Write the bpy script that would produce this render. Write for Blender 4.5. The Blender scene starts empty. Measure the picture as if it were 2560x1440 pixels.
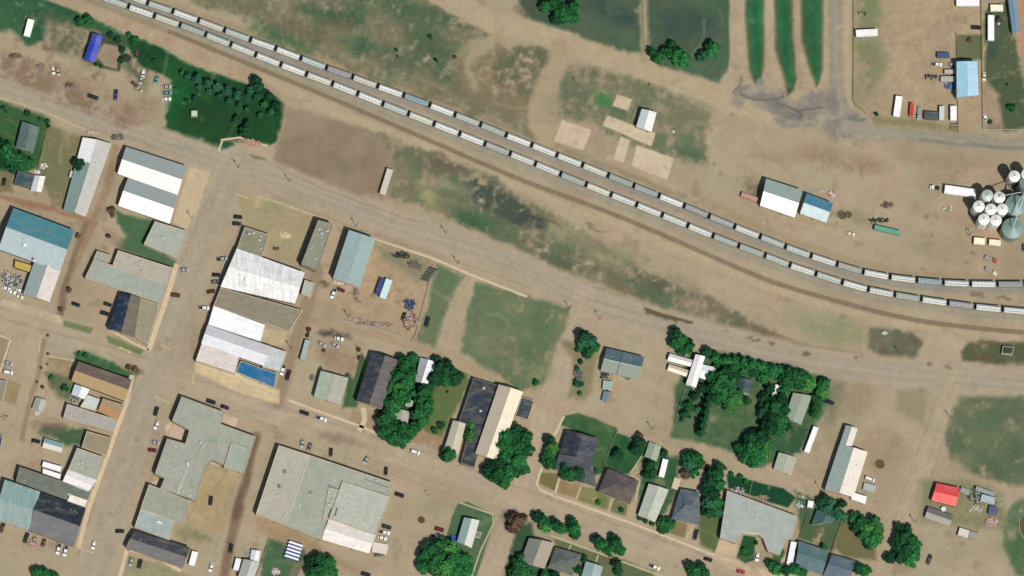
import bpy, math, random
import numpy as np
from mathutils import Matrix, Vector
random.seed(7); rng = np.random.default_rng(11)
R = math.radians
SC = bpy.context.scene
# ------------------------------------------------------------------ camera
MPP = 0.25                       # metres per photo pixel on the ground
D = 5000.0
cdir = Vector((-0.08, -0.20, 1.0)).normalized()      # towards the aircraft: slightly south-west of overhead
cx = Vector((0, 1, 0)).cross(cdir).normalized()
cy = cdir.cross(cx).normalized()
cam = bpy.data.objects.new('camera', bpy.data.cameras.new('camera'))
SC.collection.objects.link(cam)
cpos = cdir * D
cam.matrix_world = Matrix(((cx.x, cy.x, cdir.x, cpos.x), (cx.y, cy.y, cdir.y, cpos.y), (cx.z, cy.z, cdir.z, cpos.z), (0, 0, 0, 1)))
cam.data.sensor_width = 36; cam.data.lens = 36 * D / (2560 * MPP)
cam.data.clip_start = 50; cam.data.clip_end = 30000
SC.camera = cam
def P(px, py, h=0.0):
    d = cx * ((px - 1280) * MPP) + cy * ((720 - py) * MPP) - cdir * D
    t = (h - cpos.z) / d.z
    p = cpos + d * t
    return Vector((p.x, p.y, h))
# ------------------------------------------------------------------ light
SUN_AZ, SUN_EL = 148, 59.5
w = bpy.data.worlds.new('World'); SC.world = w; w.use_nodes = True
nt = w.node_tree
sk = nt.nodes.new('ShaderNodeTexSky'); sk.sky_type = 'NISHITA'; sk.sun_disc = False
sk.sun_elevation = R(SUN_EL); sk.sun_rotation = R(SUN_AZ)
nt.links.new(sk.outputs[0], nt.nodes['Background'].inputs[0]); nt.nodes['Background'].inputs[1].default_value = 0.085
sl = bpy.data.lights.new('sun', 'SUN'); sl.energy = 4.6; sl.angle = R(0.5); sl.color = (1, .965, .9)
so = bpy.data.objects.new('sun', sl); SC.collection.objects.link(so)
tos = Vector((math.sin(R(SUN_AZ)) * math.cos(R(SUN_EL)), math.cos(R(SUN_AZ)) * math.cos(R(SUN_EL)), math.sin(R(SUN_EL))))
so.rotation_euler = tos.to_track_quat('Z', 'Y').to_euler(); so.location = (0, 0, 300)
SC.view_settings.view_transform = 'Standard'; SC.view_settings.look = 'None'
SC.view_settings.exposure = 0; SC.view_settings.gamma = 1
SC.cycles.max_bounces = 4; SC.cycles.diffuse_bounces = 2; SC.cycles.glossy_bounces = 2
SC.cycles.filter_width = 1.5
KL = 1.38                        # brightness a white horizontal surface would render at
def lin(c): 
    c = np.asarray(c, float) / 255.0
    return np.where(c <= .04045, c / 12.92, ((c + .055) / 1.055) ** 2.4)
def alb(c, k=1.0): return [float(min(.92, v * k / KL)) for v in lin(c)]
# ------------------------------------------------------------------ materials
MC = {}
def mat(col, kind='plain', k=1.0):
    key = (tuple(col), kind, k)
    if key in MC: return MC[key]
    m = bpy.data.materials.new(kind + '_surface'); m.use_nodes = True; n = m.node_tree; b = n.nodes['Principled BSDF']
    MC[key] = m
    a = alb(col, k)
    tc = n.nodes.new('ShaderNodeTexCoord')
    P_ = {'plain': (.85, 0, .5, .10), 'flat': (.9, 0, .22, .17), 'metal': (.5, .06, .3, .10), 'painted_metal': (.5, .05, .3, .13), 'shingle': (.9, 0, 1.4, .2),
          'wall': (.85, 0, .8, .10), 'paint': (.35, 0, .3, .04), 'glass': (.12, 0, .2, .05), 'concrete': (.9, 0, .35, .12), 'streaky': (.6, .2, .3, .30),
          'rust': (.9, 0, 1.2, .3), 'wood': (.9, 0, 1.5, .2)}[kind]
    rough, met, ns, amt = P_
    nz = n.nodes.new('ShaderNodeTexNoise'); nz.inputs['Scale'].default_value = ns; nz.inputs['Detail'].default_value = 6; nz.inputs['Roughness'].default_value = .65
    if kind in ('streaky',):
        mp = n.nodes.new('ShaderNodeMapping'); mp.inputs['Scale'].default_value = (1.6, .25, 1); mp.inputs['Rotation'].default_value = (0, 0, R(18))
        n.links.new(tc.outputs['Object'], mp.inputs[0]); n.links.new(mp.outputs[0], nz.inputs['Vector'])
    else: n.links.new(tc.outputs['Object'], nz.inputs['Vector'])
    n2 = n.nodes.new('ShaderNodeTexNoise'); n2.inputs['Scale'].default_value = ns * 6; n2.inputs['Detail'].default_value = 3
    n.links.new(tc.outputs['Object'], n2.inputs['Vector'])
    ad = n.nodes.new('ShaderNodeMath'); ad.operation = 'ADD'; n.links.new(nz.outputs[0], ad.inputs[0]); n.links.new(n2.outputs[0], ad.inputs[1])
    mr = n.nodes.new('ShaderNodeMapRange'); mr.inputs[1].default_value = .6; mr.inputs[2].default_value = 1.4
    mr.inputs[3].default_value = 1 - amt * 1.6; mr.inputs[4].default_value = 1 + amt * 1.2
    n.links.new(ad.outputs[0], mr.inputs[0])
    mx = n.nodes.new('ShaderNodeVectorMath'); mx.operation = 'SCALE'; mx.inputs[0].default_value = a
    n.links.new(mr.outputs[0], mx.inputs['Scale']); n.links.new(mx.outputs[0], b.inputs['Base Color'])
    if kind in ('metal', 'painted_metal', 'flat', 'shingle', 'streaky', 'wall', 'concrete'):     # wind-blown dust and rain streaks settled on the surface
        n3 = n.nodes.new('ShaderNodeTexNoise'); n3.inputs['Scale'].default_value = .13; n3.inputs['Detail'].default_value = 7; n3.inputs['Roughness'].default_value = .7
        mp3 = n.nodes.new('ShaderNodeMapping'); mp3.inputs['Rotation'].default_value = (0, 0, R(18)); mp3.inputs['Scale'].default_value = (1, 2.2, 1)
        n.links.new(tc.outputs['Object'], mp3.inputs[0]); n.links.new(mp3.outputs[0], n3.inputs['Vector'])
        mr3 = n.nodes.new('ShaderNodeMapRange'); mr3.inputs[1].default_value = .48; mr3.inputs[2].default_value = .72; mr3.inputs[3].default_value = 0; mr3.inputs[4].default_value = .34 if kind != 'metal' else .22
        n.links.new(n3.outputs[0], mr3.inputs[0]); mxd = n.nodes.new('ShaderNodeMix'); mxd.data_type = 'RGBA'; n.links.new(mr3.outputs[0], mxd.inputs[0])
        n.links.new(mx.outputs[0], mxd.inputs[6]); mxd.inputs[7].default_value = (*alb((168, 152, 126)), 1); n.links.new(mxd.outputs[2], b.inputs['Base Color'])
    b.inputs['Roughness'].default_value = rough; b.inputs['Metallic'].default_value = met
    b.inputs['Specular IOR Level'].default_value = .5 if kind in ('glass', 'paint', 'metal', 'painted_metal') else .15
    bp = n.nodes.new('ShaderNodeBump'); bp.inputs['Strength'].default_value = .25; bp.inputs['Distance'].default_value = .05
    n.links.new(n2.outputs[0], bp.inputs['Height']); n.links.new(bp.outputs[0], b.inputs['Normal'])
    return m
def objcol_mat(name, rough, met, noise=.08):
    m = bpy.data.materials.new(name); m.use_nodes = True; n = m.node_tree; b = n.nodes['Principled BSDF']
    oi = n.nodes.new('ShaderNodeObjectInfo'); tc = n.nodes.new('ShaderNodeTexCoord'); nz = n.nodes.new('ShaderNodeTexNoise'); nz.inputs['Scale'].default_value = .9; nz.inputs['Detail'].default_value = 5
    n.links.new(tc.outputs['Object'], nz.inputs['Vector'])
    mr = n.nodes.new('ShaderNodeMapRange'); mr.inputs[1].default_value = .3; mr.inputs[2].default_value = .7; mr.inputs[3].default_value = 1 - noise * 2; mr.inputs[4].default_value = 1 + noise
    n.links.new(nz.outputs[0], mr.inputs[0])
    mx = n.nodes.new('ShaderNodeVectorMath'); mx.operation = 'SCALE'; n.links.new(oi.outputs['Color'], mx.inputs[0]); n.links.new(mr.outputs[0], mx.inputs['Scale'])
    n.links.new(mx.outputs[0], b.inputs['Base Color']); b.inputs['Roughness'].default_value = rough; b.inputs['Metallic'].default_value = met
    return m
PAINT = objcol_mat('vehicle_paint', .35, 0.0, .05)
CARPAINT = objcol_mat('railcar_paint', .6, 0.0, .14)
RUBBER = mat((45, 45, 45)); DARK = mat((50, 52, 52)); GLASS = mat((28, 34, 38), 'glass'); STEEL = mat((130, 132, 130), 'painted_metal')
# ------------------------------------------------------------------ mesh helpers
COL = SC.collection
class MB:
    def __init__(s): s.v = []; s.f = []; s.m = []
    def add(s, vs, fs, mi=0):
        b = len(s.v); s.v += [tuple(v) for v in vs]; s.f += [tuple(i + b for i in f) for f in fs]; s.m += [mi] * len(fs)
    def box(s, x0, x1, y0, y1, z0, z1, mi=0, tx=0, ty=0):
        s.add([(x0, y0, z0), (x1, y0, z0), (x1, y1, z0), (x0, y1, z0), (x0 + tx, y0 + ty, z1), (x1 - tx, y0 + ty, z1), (x1 - tx, y1 - ty, z1), (x0 + tx, y1 - ty, z1)],
              [(3, 2, 1, 0), (4, 5, 6, 7), (0, 1, 5, 4), (1, 2, 6, 5), (2, 3, 7, 6), (3, 0, 4, 7)], mi)
    def prism(s, pts, z0, z1, mi=0, cap=True, bottom=True):
        n = len(pts); vs = [(p[0], p[1], z0) for p in pts] + [(p[0], p[1], z1) for p in pts]
        fs = [(i, (i + 1) % n, n + (i + 1) % n, n + i) for i in range(n)]
        if cap: fs.append(tuple(range(n, 2 * n)))
        if bottom: fs.append(tuple(range(n - 1, -1, -1)))
        s.add(vs, fs, mi)
    def cyl(s, c, r, z0, z1, n=16, mi=0, r2=None, axis='z'):
        r2 = r if r2 is None else r2; vs = []
        for (rr, z) in ((r, z0), (r2, z1)):
            for i in range(n):
                a = 2 * math.pi * i / n; u, v = rr * math.cos(a), rr * math.sin(a)
                if axis == 'z': vs.append((c[0] + u, c[1] + v, z))
                elif axis == 'y': vs.append((c[0] + u, z, c[1] + v))
                else: vs.append((z, c[0] + u, c[1] + v))
        fs = [(i, (i + 1) % n, n + (i + 1) % n, n + i) for i in range(n)] + [tuple(range(n, 2 * n)), tuple(range(n - 1, -1, -1))]
        s.add(vs, fs, mi)
    def bar(s, a, b, r, mi=0, n=6):
        a = Vector(a); b = Vector(b); d = (b - a).normalized(); u = d.orthogonal().normalized(); w_ = d.cross(u); vs = []
        for p in (a, b):
            for i in range(n):
                t = 2 * math.pi * i / n; vs.append(p + u * (r * math.cos(t)) + w_ * (r * math.sin(t)))
        s.add(vs, [(i, (i + 1) % n, n + (i + 1) % n, n + i) for i in range(n)] + [tuple(range(n, 2 * n)), tuple(range(n - 1, -1, -1))], mi)
    def mesh(s, name, mats):
        me = bpy.data.meshes.new(name); me.from_pydata(s.v, [], s.f)
        for m in (mats if isinstance(mats, (list, tuple)) else [mats]): me.materials.append(m)
        me.polygons.foreach_set('material_index', s.m); me.update()
        return me
    def obj(s, name, mats, parent=None):
        return mkobj(name, s.mesh(name, mats), parent)
def mkobj(name, me, parent=None):
    o = bpy.data.objects.new(name, me); COL.objects.link(o); o.parent = parent; return o
def tag(o, label, cat, group=None):
    o['label'] = label; o['category'] = cat
    if group: o['group'] = group
    return o
def thing(name, label, cat, loc=(0, 0, 0), rz=0, group=None):
    o = bpy.data.objects.new(name, None); COL.objects.link(o); o.location = loc; o.rotation_euler = (0, 0, rz); o.empty_display_size = .5
    return tag(o, label, cat, group)
def kids(o): return [c for c in bpy.data.objects if c.parent == o]
def proto(name, parts):          # parts: [(name, mesh, [subparts])]
    return (name, parts)
def place(pr, label, cat, loc, rz, color=(.5, .5, .5), group=None, scale=1.0, name=None):
    t = thing(name or pr[0], label, cat, loc, rz, group); t.scale = (scale,) * 3 if not isinstance(scale, tuple) else scale
    for (n_, me, sub) in pr[1]:
        o = mkobj(n_, me, t); o.color = (*color, 1)
        for (n2, me2) in sub:
            q = mkobj(n2, me2, o); q.color = (*color, 1)
    return t
TO = {c: (640 * (i % 4), 360 * (i // 4)) for i, c in enumerate('abcdefghijklmnop')}
def Z(t, x, y): o = TO[t]; return (o[0] + x / 4.0, o[1] + y / 4.0)
# ------------------------------------------------------------------ the ground: one fine sheet of measured soil and grass colours
GX0, GX1, GY0, GY1, ST = -260, 2820, -190, 1630, 2.5
xs = np.arange(GX0, GX1 + .1, ST); ys = np.arange(GY0, GY1 + .1, ST)
NX, NY = len(xs), len(ys)
GX, GY = np.meshgrid(xs, ys)
def vnoise(scale, sx=1.0, ang=0.0):
    ca, sa = math.cos(R(ang)), math.sin(R(ang))
    u = (GX * ca + GY * sa) / (scale * sx); v = (-GX * sa + GY * ca) / scale
    u = u - u.min() + 1; v = v - v.min() + 1
    g = rng.random((int(v.max()) + 3, int(u.max()) + 3))
    iu = u.astype(int); iv = v.astype(int); fu = u - iu; fv = v - iv
    fu = fu * fu * (3 - 2 * fu); fv = fv * fv * (3 - 2 * fv)
    return (g[iv, iu] * (1 - fu) * (1 - fv) + g[iv, iu + 1] * fu * (1 - fv) + g[iv + 1, iu] * (1 - fu) * fv + g[iv + 1, iu + 1] * fu * fv) - .5
def fbm(s, n=4, **k): 
    r = 0; a = 1; t = 0
    for i in range(n): r = r + a * vnoise(s / 2 ** i, **k); t += a; a *= .6
    return r / t * 2.2
NA = fbm(260, 4); NB = fbm(90, 4); NCc = fbm(34, 4); ND = fbm(11, 2)
NS = fbm(30, 3, sx=5, ang=18)          # streaks along the railway direction
WX = fbm(60, 4) * 9; WY = fbm(60, 4) * 9; FX = fbm(13, 3) * 7; FY = fbm(13, 3) * 7
C = np.empty((NY, NX, 3)); LAB = np.zeros((NY, NX), np.int8)
DIRT = (167, 151, 124)
C[:] = DIRT
C += ((NA * 9 + NB * 10 + NCc * 5)[..., None]) * np.array([1, 1, .9])
CH = fbm(46, 3); C += (CH * .8 + NB * .5)[..., None] * np.array([5, -2, 1.5])
C += (np.clip(NS, -1, 1)[..., None]) * np.array([4, 5, 5])
sp_ = np.clip((NB + NA * .6 - .25) * 2.2, 0, 1)[..., None] * .35          # weeds thinly mixed in the soil
C[:] = C * (1 - sp_) + np.array((138, 130, 98)) * sp_
sp_ = np.clip((fbm(50, 4) - .42) * 3, 0, 1)[..., None] * .4               # damp darker soil
C[:] = C * (1 - sp_) + np.array((128, 108, 86)) * sp_
def bbox(pts, m):
    a = np.array(pts); x0, y0 = a.min(0) - m; x1, y1 = a.max(0) + m
    i0 = max(0, int((x0 - GX0) / ST)); i1 = min(NX, int((x1 - GX0) / ST) + 2); j0 = max(0, int((y0 - GY0) / ST)); j1 = min(NY, int((y1 - GY0) / ST) + 2)
    return (slice(j0, max(j0, j1)), slice(i0, max(i0, i1)))
def segdist(X, Y, pts, closed):
    d = np.full(X.shape, 1e9); ins = np.zeros(X.shape, bool); n = len(pts)
    for i in range(n if closed else n - 1):
        (ax, ay), (bx, by) = pts[i], pts[(i + 1) % n]
        dx, dy = bx - ax, by - ay; L = dx * dx + dy * dy + 1e-9
        t = np.clip(((X - ax) * dx + (Y - ay) * dy) / L, 0, 1)
        d = np.minimum(d, np.hypot(X - ax - t * dx, Y - ay - t * dy))
        if closed:
            c = ((ay > Y) != (by > Y)); 
            ins ^= c & (X < dx * (Y - ay) / (dy + (1e-9 if dy == 0 else 0)) + ax)
    return d, ins
def paint(sl_, m, col, col2, amt, nz, lab):
    c = np.array(col, float) * np.ones(m.shape + (3,))
    if col2 is not None:
        f = np.clip(.5 + nz[sl_] * 1.1 + NCc[sl_] * .9 + ND[sl_] * .4, 0, 1)[..., None]; c = c * (1 - f) + np.array(col2, float) * f
    c = c * (1 + (NCc[sl_] * .5 + ND[sl_] * .5 + NB[sl_] * .4)[..., None] * amt)
    C[sl_] = C[sl_] * (1 - m[..., None]) + c * m[..., None]
    if lab is not None: LAB[sl_][m > .5] = lab
def pg(pts, col, soft=4, warp=.5, col2=None, amt=.10, nz=None, lab=None, op=1.0):
    fw = 0
    if warp >= .5 and lab != 1: soft = soft * 1.5 + 3; fw = min(1, warp)
    s_ = bbox(pts, soft + 16)
    wc = warp * (2.2 if warp >= 1.2 else 1)
    X = GX[s_] + WX[s_] * wc + FX[s_] * fw; Y = GY[s_] + WY[s_] * wc + FY[s_] * fw
    if X.size == 0: return
    d, ins = segdist(X, Y, pts, True); sd = np.where(ins, d, -d)
    m = np.clip(.5 + sd / soft, 0, 1) * op; m = m * m * (3 - 2 * m) if op == 1 else m
    if lab is None and warp >= 1: m = m * np.clip(.92 + NCc[s_] * 1.3 + ND[s_] * .8, 0, 1.1); m = np.clip(m, 0, 1)
    if lab == 2 and warp >= .7: m = m * np.clip((.88 if warp >= 1 else 1.25) + NCc[s_] * .9 + ND[s_] * .5 + NB[s_] * .4, 0, 1)      # bare soil showing through
    paint(s_, m, col, col2, amt, NB if nz is None else nz, lab)
def ln(pts, width, col, soft=4, warp=.3, col2=None, amt=.06, lab=None, op=1.0, ruts=0):
    pts = smooth(pts); s_ = bbox(pts, soft + width + 10)
    X = GX[s_] + WX[s_] * warp; Y = GY[s_] + WY[s_] * warp
    d, _ = segdist(X, Y, pts, False)
    m = np.clip(.5 + (width / 2 - d) / soft, 0, 1) * op
    paint(s_, m, col, col2, amt, NB, lab)
    if ruts:
        k = (np.cos(d / width * 2 * math.pi * 2.0) * .5 + NCc[s_] * .5) * ruts
        C[s_] += (k * np.clip(m, 0, 1))[..., None] * np.array([1, 1, 1.05])
def smooth(pts, it=2):
    for _ in range(it):
        q = [pts[0]]
        for a, b in zip(pts, pts[1:]):
            q += [(a[0] * .75 + b[0] * .25, a[1] * .75 + b[1] * .25), (a[0] * .25 + b[0] * .75, a[1] * .25 + b[1] * .75)]
        pts = q + [pts[-1]]
    return pts
def blob(cx_, cy_, rx, ry, ang, col, soft=10, op=1.0, **k):
    p = []
    for i in range(14):
        a = 2 * math.pi * i / 14; u, v = rx * math.cos(a), ry * math.sin(a); c_, s_ = math.cos(R(ang)), math.sin(R(ang))
        p.append((cx_ + u * c_ - v * s_, cy_ + u * s_ + v * c_))
    pg(p, col, soft, 1.0, op=op, **k)
G_DK = (30, 68, 44); G_MD = (72, 104, 72); G_OL = (116, 116, 88); G_FD = (60, 79, 66); G_BR = (38, 92, 56)
ROAD = (167, 153, 131); PALE = (192, 173, 143); BRN = (132, 112, 90); GREY = (134, 130, 120)
# --- north-west corner
pg([(-200, -200), (120, -40), (235, 45), (330, 95), (350, 120), (290, 112), (240, 75), (160, 60), (115, 50), (108, 100), (70, 112), (30, 80), (-200, 40)], (40, 84, 54), 8, .8, col2=(58, 92, 62), lab=2)
pg([(100, 45), (250, 75), (330, 130), (380, 175), (360, 215), (300, 180), (210, 160), (120, 120)], (104, 100, 76), 20, 1.2, col2=(84, 92, 66), op=.8)
ln([(165, 60), (140, 110), (120, 150)], 12, (140, 122, 98), 8, 1, op=.7)
for (x_, y_, rx, ry) in [(55, 172, 22, 7), (20, 155, 14, 6), (90, 165, 16, 5), (150, 222, 20, 5), (185, 240, 22, 6), (180, 205, 14, 8), (280, 277, 14, 5), (365, 312, 12, 5), (120, 120, 18, 6), (60, 108, 26, 5), (245, 190, 16, 8)]:
    blob(x_, y_, rx, ry, 20, (112, 94, 74), 8, .8)
blob(370, 265, 28, 26, 20, (135, 116, 90), 14, .6)
# dirt pad with its dark berm
pg([Z('a', 1010, 330), Z('a', 1240, 360), Z('a', 1250, 480), Z('a', 1190, 720), Z('a', 1000, 680), Z('a', 930, 640), Z('a', 1010, 560)], (62, 78, 60), 5, .3, lab=2)
pg([Z('a', 1030, 430), Z('a', 1210, 470), Z('a', 1165, 700), Z('a', 1040, 660), Z('a', 960, 570)], (150, 132, 106), 4, .3)
# --- park
pg([(318, 92), (360, 98), (450, 150), (600, 205), (690, 240), (712, 262), (704, 300), (690, 350), (672, 362), (560, 348), (545, 378), (480, 352), (415, 318), (418, 280), (438, 220), (420, 195), (350, 165), (325, 130)], (30, 70, 42), 5, .5, col2=(36, 80, 40), lab=2)
pg([(450, 250), (520, 260), (660, 290), (680, 340), (560, 345), (450, 320)], (34, 66, 34), 20, 1, op=.7)
pg([(425, 215), (500, 185), (470, 250), (430, 300), (418, 290)], (24, 90, 44), 14, 1, op=.7)
pg([(540, 378), (552, 350), (580, 355), (600, 378), (665, 398), (668, 412), (600, 392)], (44, 82, 52), 5, .3, lab=2)
ln([(410, 318), (470, 350), (540, 378)], 6, (112, 96, 72), 5, .4, op=.8)
# --- railway corridor and the strips beside it
ln([(60, -60), (250, 25), (420, 105), (640, 200), (900, 305), (1280, 455), (1560, 560), (1920, 715), (2080, 770), (2300, 815), (2600, 838)], 26, (174, 156, 126), 10, .4, lab=0)
pg([(-100, -100), (85, -10), (225, 42), (430, 125), (640, 205), (700, 240), (640, 170), (430, 80), (250, 5), (200, -60)], (168, 148, 120), 8, .3)
pg([(230, -30), (330, 15), (640, 135), (900, 240), (1280, 392), (1280, 410), (900, 262), (640, 160), (300, 30)], (140, 132, 104), 10, .5, col2=(120, 122, 92))
# band between the two strings of cars
TU = [(240, -42), (305, -17), (369, 8), (432, 29), (496, 52), (561, 76), (626, 100), (689, 122), (752, 146), (816, 170), (881, 193), (944, 216), (1009, 239), (1074, 263), (1137, 287), (1201, 312), (1265, 338), (1329, 363), (1392, 388), (1456, 413), (1520, 439), (1584, 465), (1647, 490), (1710, 515), (1772, 541), (1836, 567), (1900, 592), (1963, 617), (2027, 640), (2092, 661), (2157, 680), (2224, 693), (2291, 701), (2357, 707), (2425, 710), (2492, 711), (2560, 711), (2628, 711)]
TL = [(130, -52), (193, -29), (257, -6), (321, 17), (386, 40), (450, 63), (514, 87), (577, 112), (639, 137), (702, 162), (766, 186), (831, 210), (894, 235), (957, 260), (1021, 285), (1085, 310), (1149, 335), (1212, 360), (1275, 385), (1338, 410), (1401, 436), (1465, 462), (1527, 487), (1591, 512), (1655, 538), (1719, 564), (1782, 590), (1846, 615), (1912, 639), (1974, 663), (2039, 685), (2105, 706), (2170, 724), (2236, 737), (2302, 748), (2369, 758), (2436, 767), (2505, 774), (2574, 780), (2642, 785)]
TS = [(200, -10), (420, 78), (640, 168), (900, 275), (1280, 442), (1420, 493), (1530, 534), (1655, 586), (1780, 642), (1920, 702), (1982, 722), (2095, 754), (2220, 787), (2320, 806), (2445, 821), (2560, 832), (2680, 838)]
ln([(x, y + 12) for x, y in TU], 22, (146, 139, 126), 10, .3, ruts=3.5)
ln([(x, y + 16) for x, y in TL], 22, (152, 144, 124), 12, .3, ruts=3.5)
ln([(x, y - 16) for x, y in TU[:14]], 16, (158, 140, 108), 10, .5, op=.8)
ln([(x, y - 22) for x, y in TU[6:24]], 14, (142, 130, 104), 10, .7, col2=(150, 128, 100), op=.8)
ln(TU, 15, (128, 122, 112), 5, .1); ln(TL, 15, (128, 122, 110), 5, .1)
ln(TS[4:], 15, (154, 138, 112), 5, .15, amt=.1); ln(TS[:5], 12, (142, 128, 102), 8, .4, op=.7)
for i in range(26):
    x_ = 640 + i * 55 + random.uniform(-15, 15); k = int((x_ - 240) / 64.2); 
    if k < len(TU): blob(x_, TU[k][1] - 17 + random.uniform(-4, 6), 5, 3.2, 0, (196, 176, 138), 5, .7)
# --- big meadow north of the line
pg([(330, -100), (1060, -100), (1090, 5), (1195, 60), (1225, 90), (1160, 105), (1120, 150), (1180, 225), (1290, 262), (1320, 300), (1395, 350), (1340, 335), (1200, 285), (1000, 215), (820, 150), (640, 65), (480, 5)], (84, 98, 72), 10, 1.3, col2=(120, 112, 86), amt=.24, nz=fbm(70, 4), lab=2)
for (x_, y_, rx, ry, a, c, o) in [(850, 40, 110, 26, 10, (58, 88, 62), .7), (700, 95, 80, 18, 25, (52, 92, 62), .7), (910, 118, 24, 18, 0, (48, 84, 58), .8), (900, 115, 60, 14, 15, (56, 92, 64), .6), (960, 70, 46, 40, 30, (130, 118, 92), .75), (1060, 35, 110, 28, 15, (62, 88, 64), .7), (1070, 110, 60, 40, 40, (64, 88, 62), .65), (1110, 165, 60, 50, 60, (66, 86, 62), .55),
        (1160, 150, 28, 30, 0, (132, 124, 92), .8), (1240, 230, 50, 26, 50, (148, 128, 98), .8), (1245, 232, 22, 14, 20, (164, 124, 92), .7), (840, 60, 40, 12, 0, (92, 80, 62), .5), (700, 55, 120, 12, 20, (88, 84, 64), .5), (1000, 160, 60, 20, 30, (92, 92, 72), .6), (1100, 220, 110, 16, 22, (110, 104, 82), .7), (980, 200, 60, 8, 22, (150, 148, 118), .4)]:
    blob(x_, y_, rx, ry, a, c, 22, o, amt=.15)
# meadow between the haul road and the pads
pg([(1140, 170), (1250, 120), (1330, 105), (1400, 135), (1370, 175), (1320, 260), (1320, 300), (1240, 280), (1170, 235)], (132, 118, 90), 14, 1.2, col2=(116, 108, 84), amt=.12)
pg([(1240, 150), (1310, 110), (1400, 140), (1360, 200), (1310, 250), (1250, 210)], (108, 106, 82), 16, 1.4, col2=(90, 96, 70), amt=.15)
pg([(1400, 160), (1460, 160), (1620, 200), (1700, 240), (1780, 290), (1770, 400), (1700, 400), (1560, 350), (1470, 310), (1400, 300), (1400, 230)], (118, 116, 90), 14, 1.2, col2=(98, 108, 80), amt=.15, nz=fbm(60, 4), lab=2)
blob(1500, 245, 26, 24, 20, (66, 120, 66), 14, .9); blob(1545, 270, 30, 22, 20, (82, 104, 74), 16, .7); blob(1440, 250, 40, 30, 0, (96, 104, 80), 16, .7)
blob(1700, 360, 60, 26, 12, (98, 112, 84), 20, .8); blob(1725, 385, 40, 18, 20, (78, 100, 72), 16, .7); blob(1740, 265, 50, 26, 30, (116, 116, 88), 16, .7); blob(1515, 330, 16, 8, 20, (70, 98, 72), 8, .9)
blob(1480, 180, 60, 10, 20, (108, 100, 76), 12, .7)
# haul roads
ln([(1040, -60), (1120, 0), (1230, 60), (1330, 75), (1450, 115), (1620, 175), (1760, 225), (1880, 270), (1960, 300)], 52, (174, 156, 126), 9, .5, lab=1, ruts=1.5)
ln([(1260, 70), (1225, 110), (1160, 150), (1190, 220)], 20, (164, 148, 116), 16, 1, op=.8)
ln([(1400, 120), (1390, 190), (1350, 240), (1345, 300), (1370, 350)], 46, (166, 148, 118), 14, .8, lab=1)
ln([(1605, -40), (1606, 60), (1610, 150)], 15, (158, 146, 112), 5, .3, lab=1); ln([(1606, -40), (1607, 60), (1611, 130)], 3, (110, 112, 78), 3, .2)
# north fields
pg([(1292, -100), (1600, -100), (1602, 60), (1603, 132), (1570, 133), (1480, 100), (1390, 70), (1330, 45), (1300, 15)], (82, 98, 74), 8, .6, col2=(62, 84, 68), amt=.16, nz=fbm(60, 3), lab=2)
blob(1530, 30, 70, 26, 20, (54, 70, 68), 24, .8); blob(1320, 20, 22, 30, 60, (66, 70, 52), 12, .6); blob(1500, 70, 40, 16, 10, (84, 94, 74), 20, .5)
pg([(1618, -100), (1834, -100), (1830, 60), (1826, 165), (1800, 205), (1740, 190), (1650, 165), (1622, 130)], (74, 98, 72), 8, .6, col2=(76, 90, 72), amt=.16, nz=fbm(60, 3), lab=2)
blob(1720, 60, 80, 40, 0, (58, 76, 68), 24, .8); blob(1740, 120, 60, 30, 0, (78, 90, 70), 20, .5)
pg([(1826, -100), (2130, -100), (2136, 60), (2140, 260), (2050, 290), (1860, 250), (1822, 190)], (170, 153, 125), 8, .3, lab=1)
for (a_, b_, t_) in [(1868, 1909, 210), (1940, 1980, 236), (2006, 2056, 212)]:
    o_ = 14 if a_ > 1900 else 0
    pg([(a_ - 5, -100), (b_ + 5, -100), (b_ + 3, 40), (b_ + (12 if a_ == 1940 else 3), t_ - 40), ((a_ + b_) / 2 + o_ * .7, t_ + 8), (a_ + 4 + o_, t_ - 35), (a_ - 3, t_ - 110), (a_ - 5, 40)], (116, 112, 80), 8, .3)
    pg([(a_, -100), (b_, -100), (b_ - 2, 40), (b_ + (8 if a_ == 1940 else -2), t_ - 40), (b_ + (4 if a_ == 1940 else -6), t_ - 12), ((a_ + b_) / 2 + o_ * .7, t_), (a_ + 10 + o_, t_ - 35), (a_ + 3, t_ - 110), (a_, 40)], (62, 98, 64), 10, .4, col2=(46, 102, 64), amt=.2, lab=2)
    ln([((a_ + b_) / 2, -60), ((a_ + b_) / 2 + 2, 60), ((a_ + b_) / 2 + 6, t_ - 50)], 12, (28, 92, 54), 12, .4, op=.6)
ln([(2088, -60), (2090, 120), (2098, 300)], 34, (152, 142, 124), 8, .2, lab=1, ruts=3.5); ln([(2072, -60), (2073, 60), (2080, 250)], 5, (140, 134, 112), 5, .2, op=.6)
ln([(1985, 60), (1995, 150), (2000, 210)], 8, (156, 132, 104), 8, .4, op=.6); ln([(2118, -60), (2120, 120), (2126, 280)], 14, (178, 158, 128), 6, .2)
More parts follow.
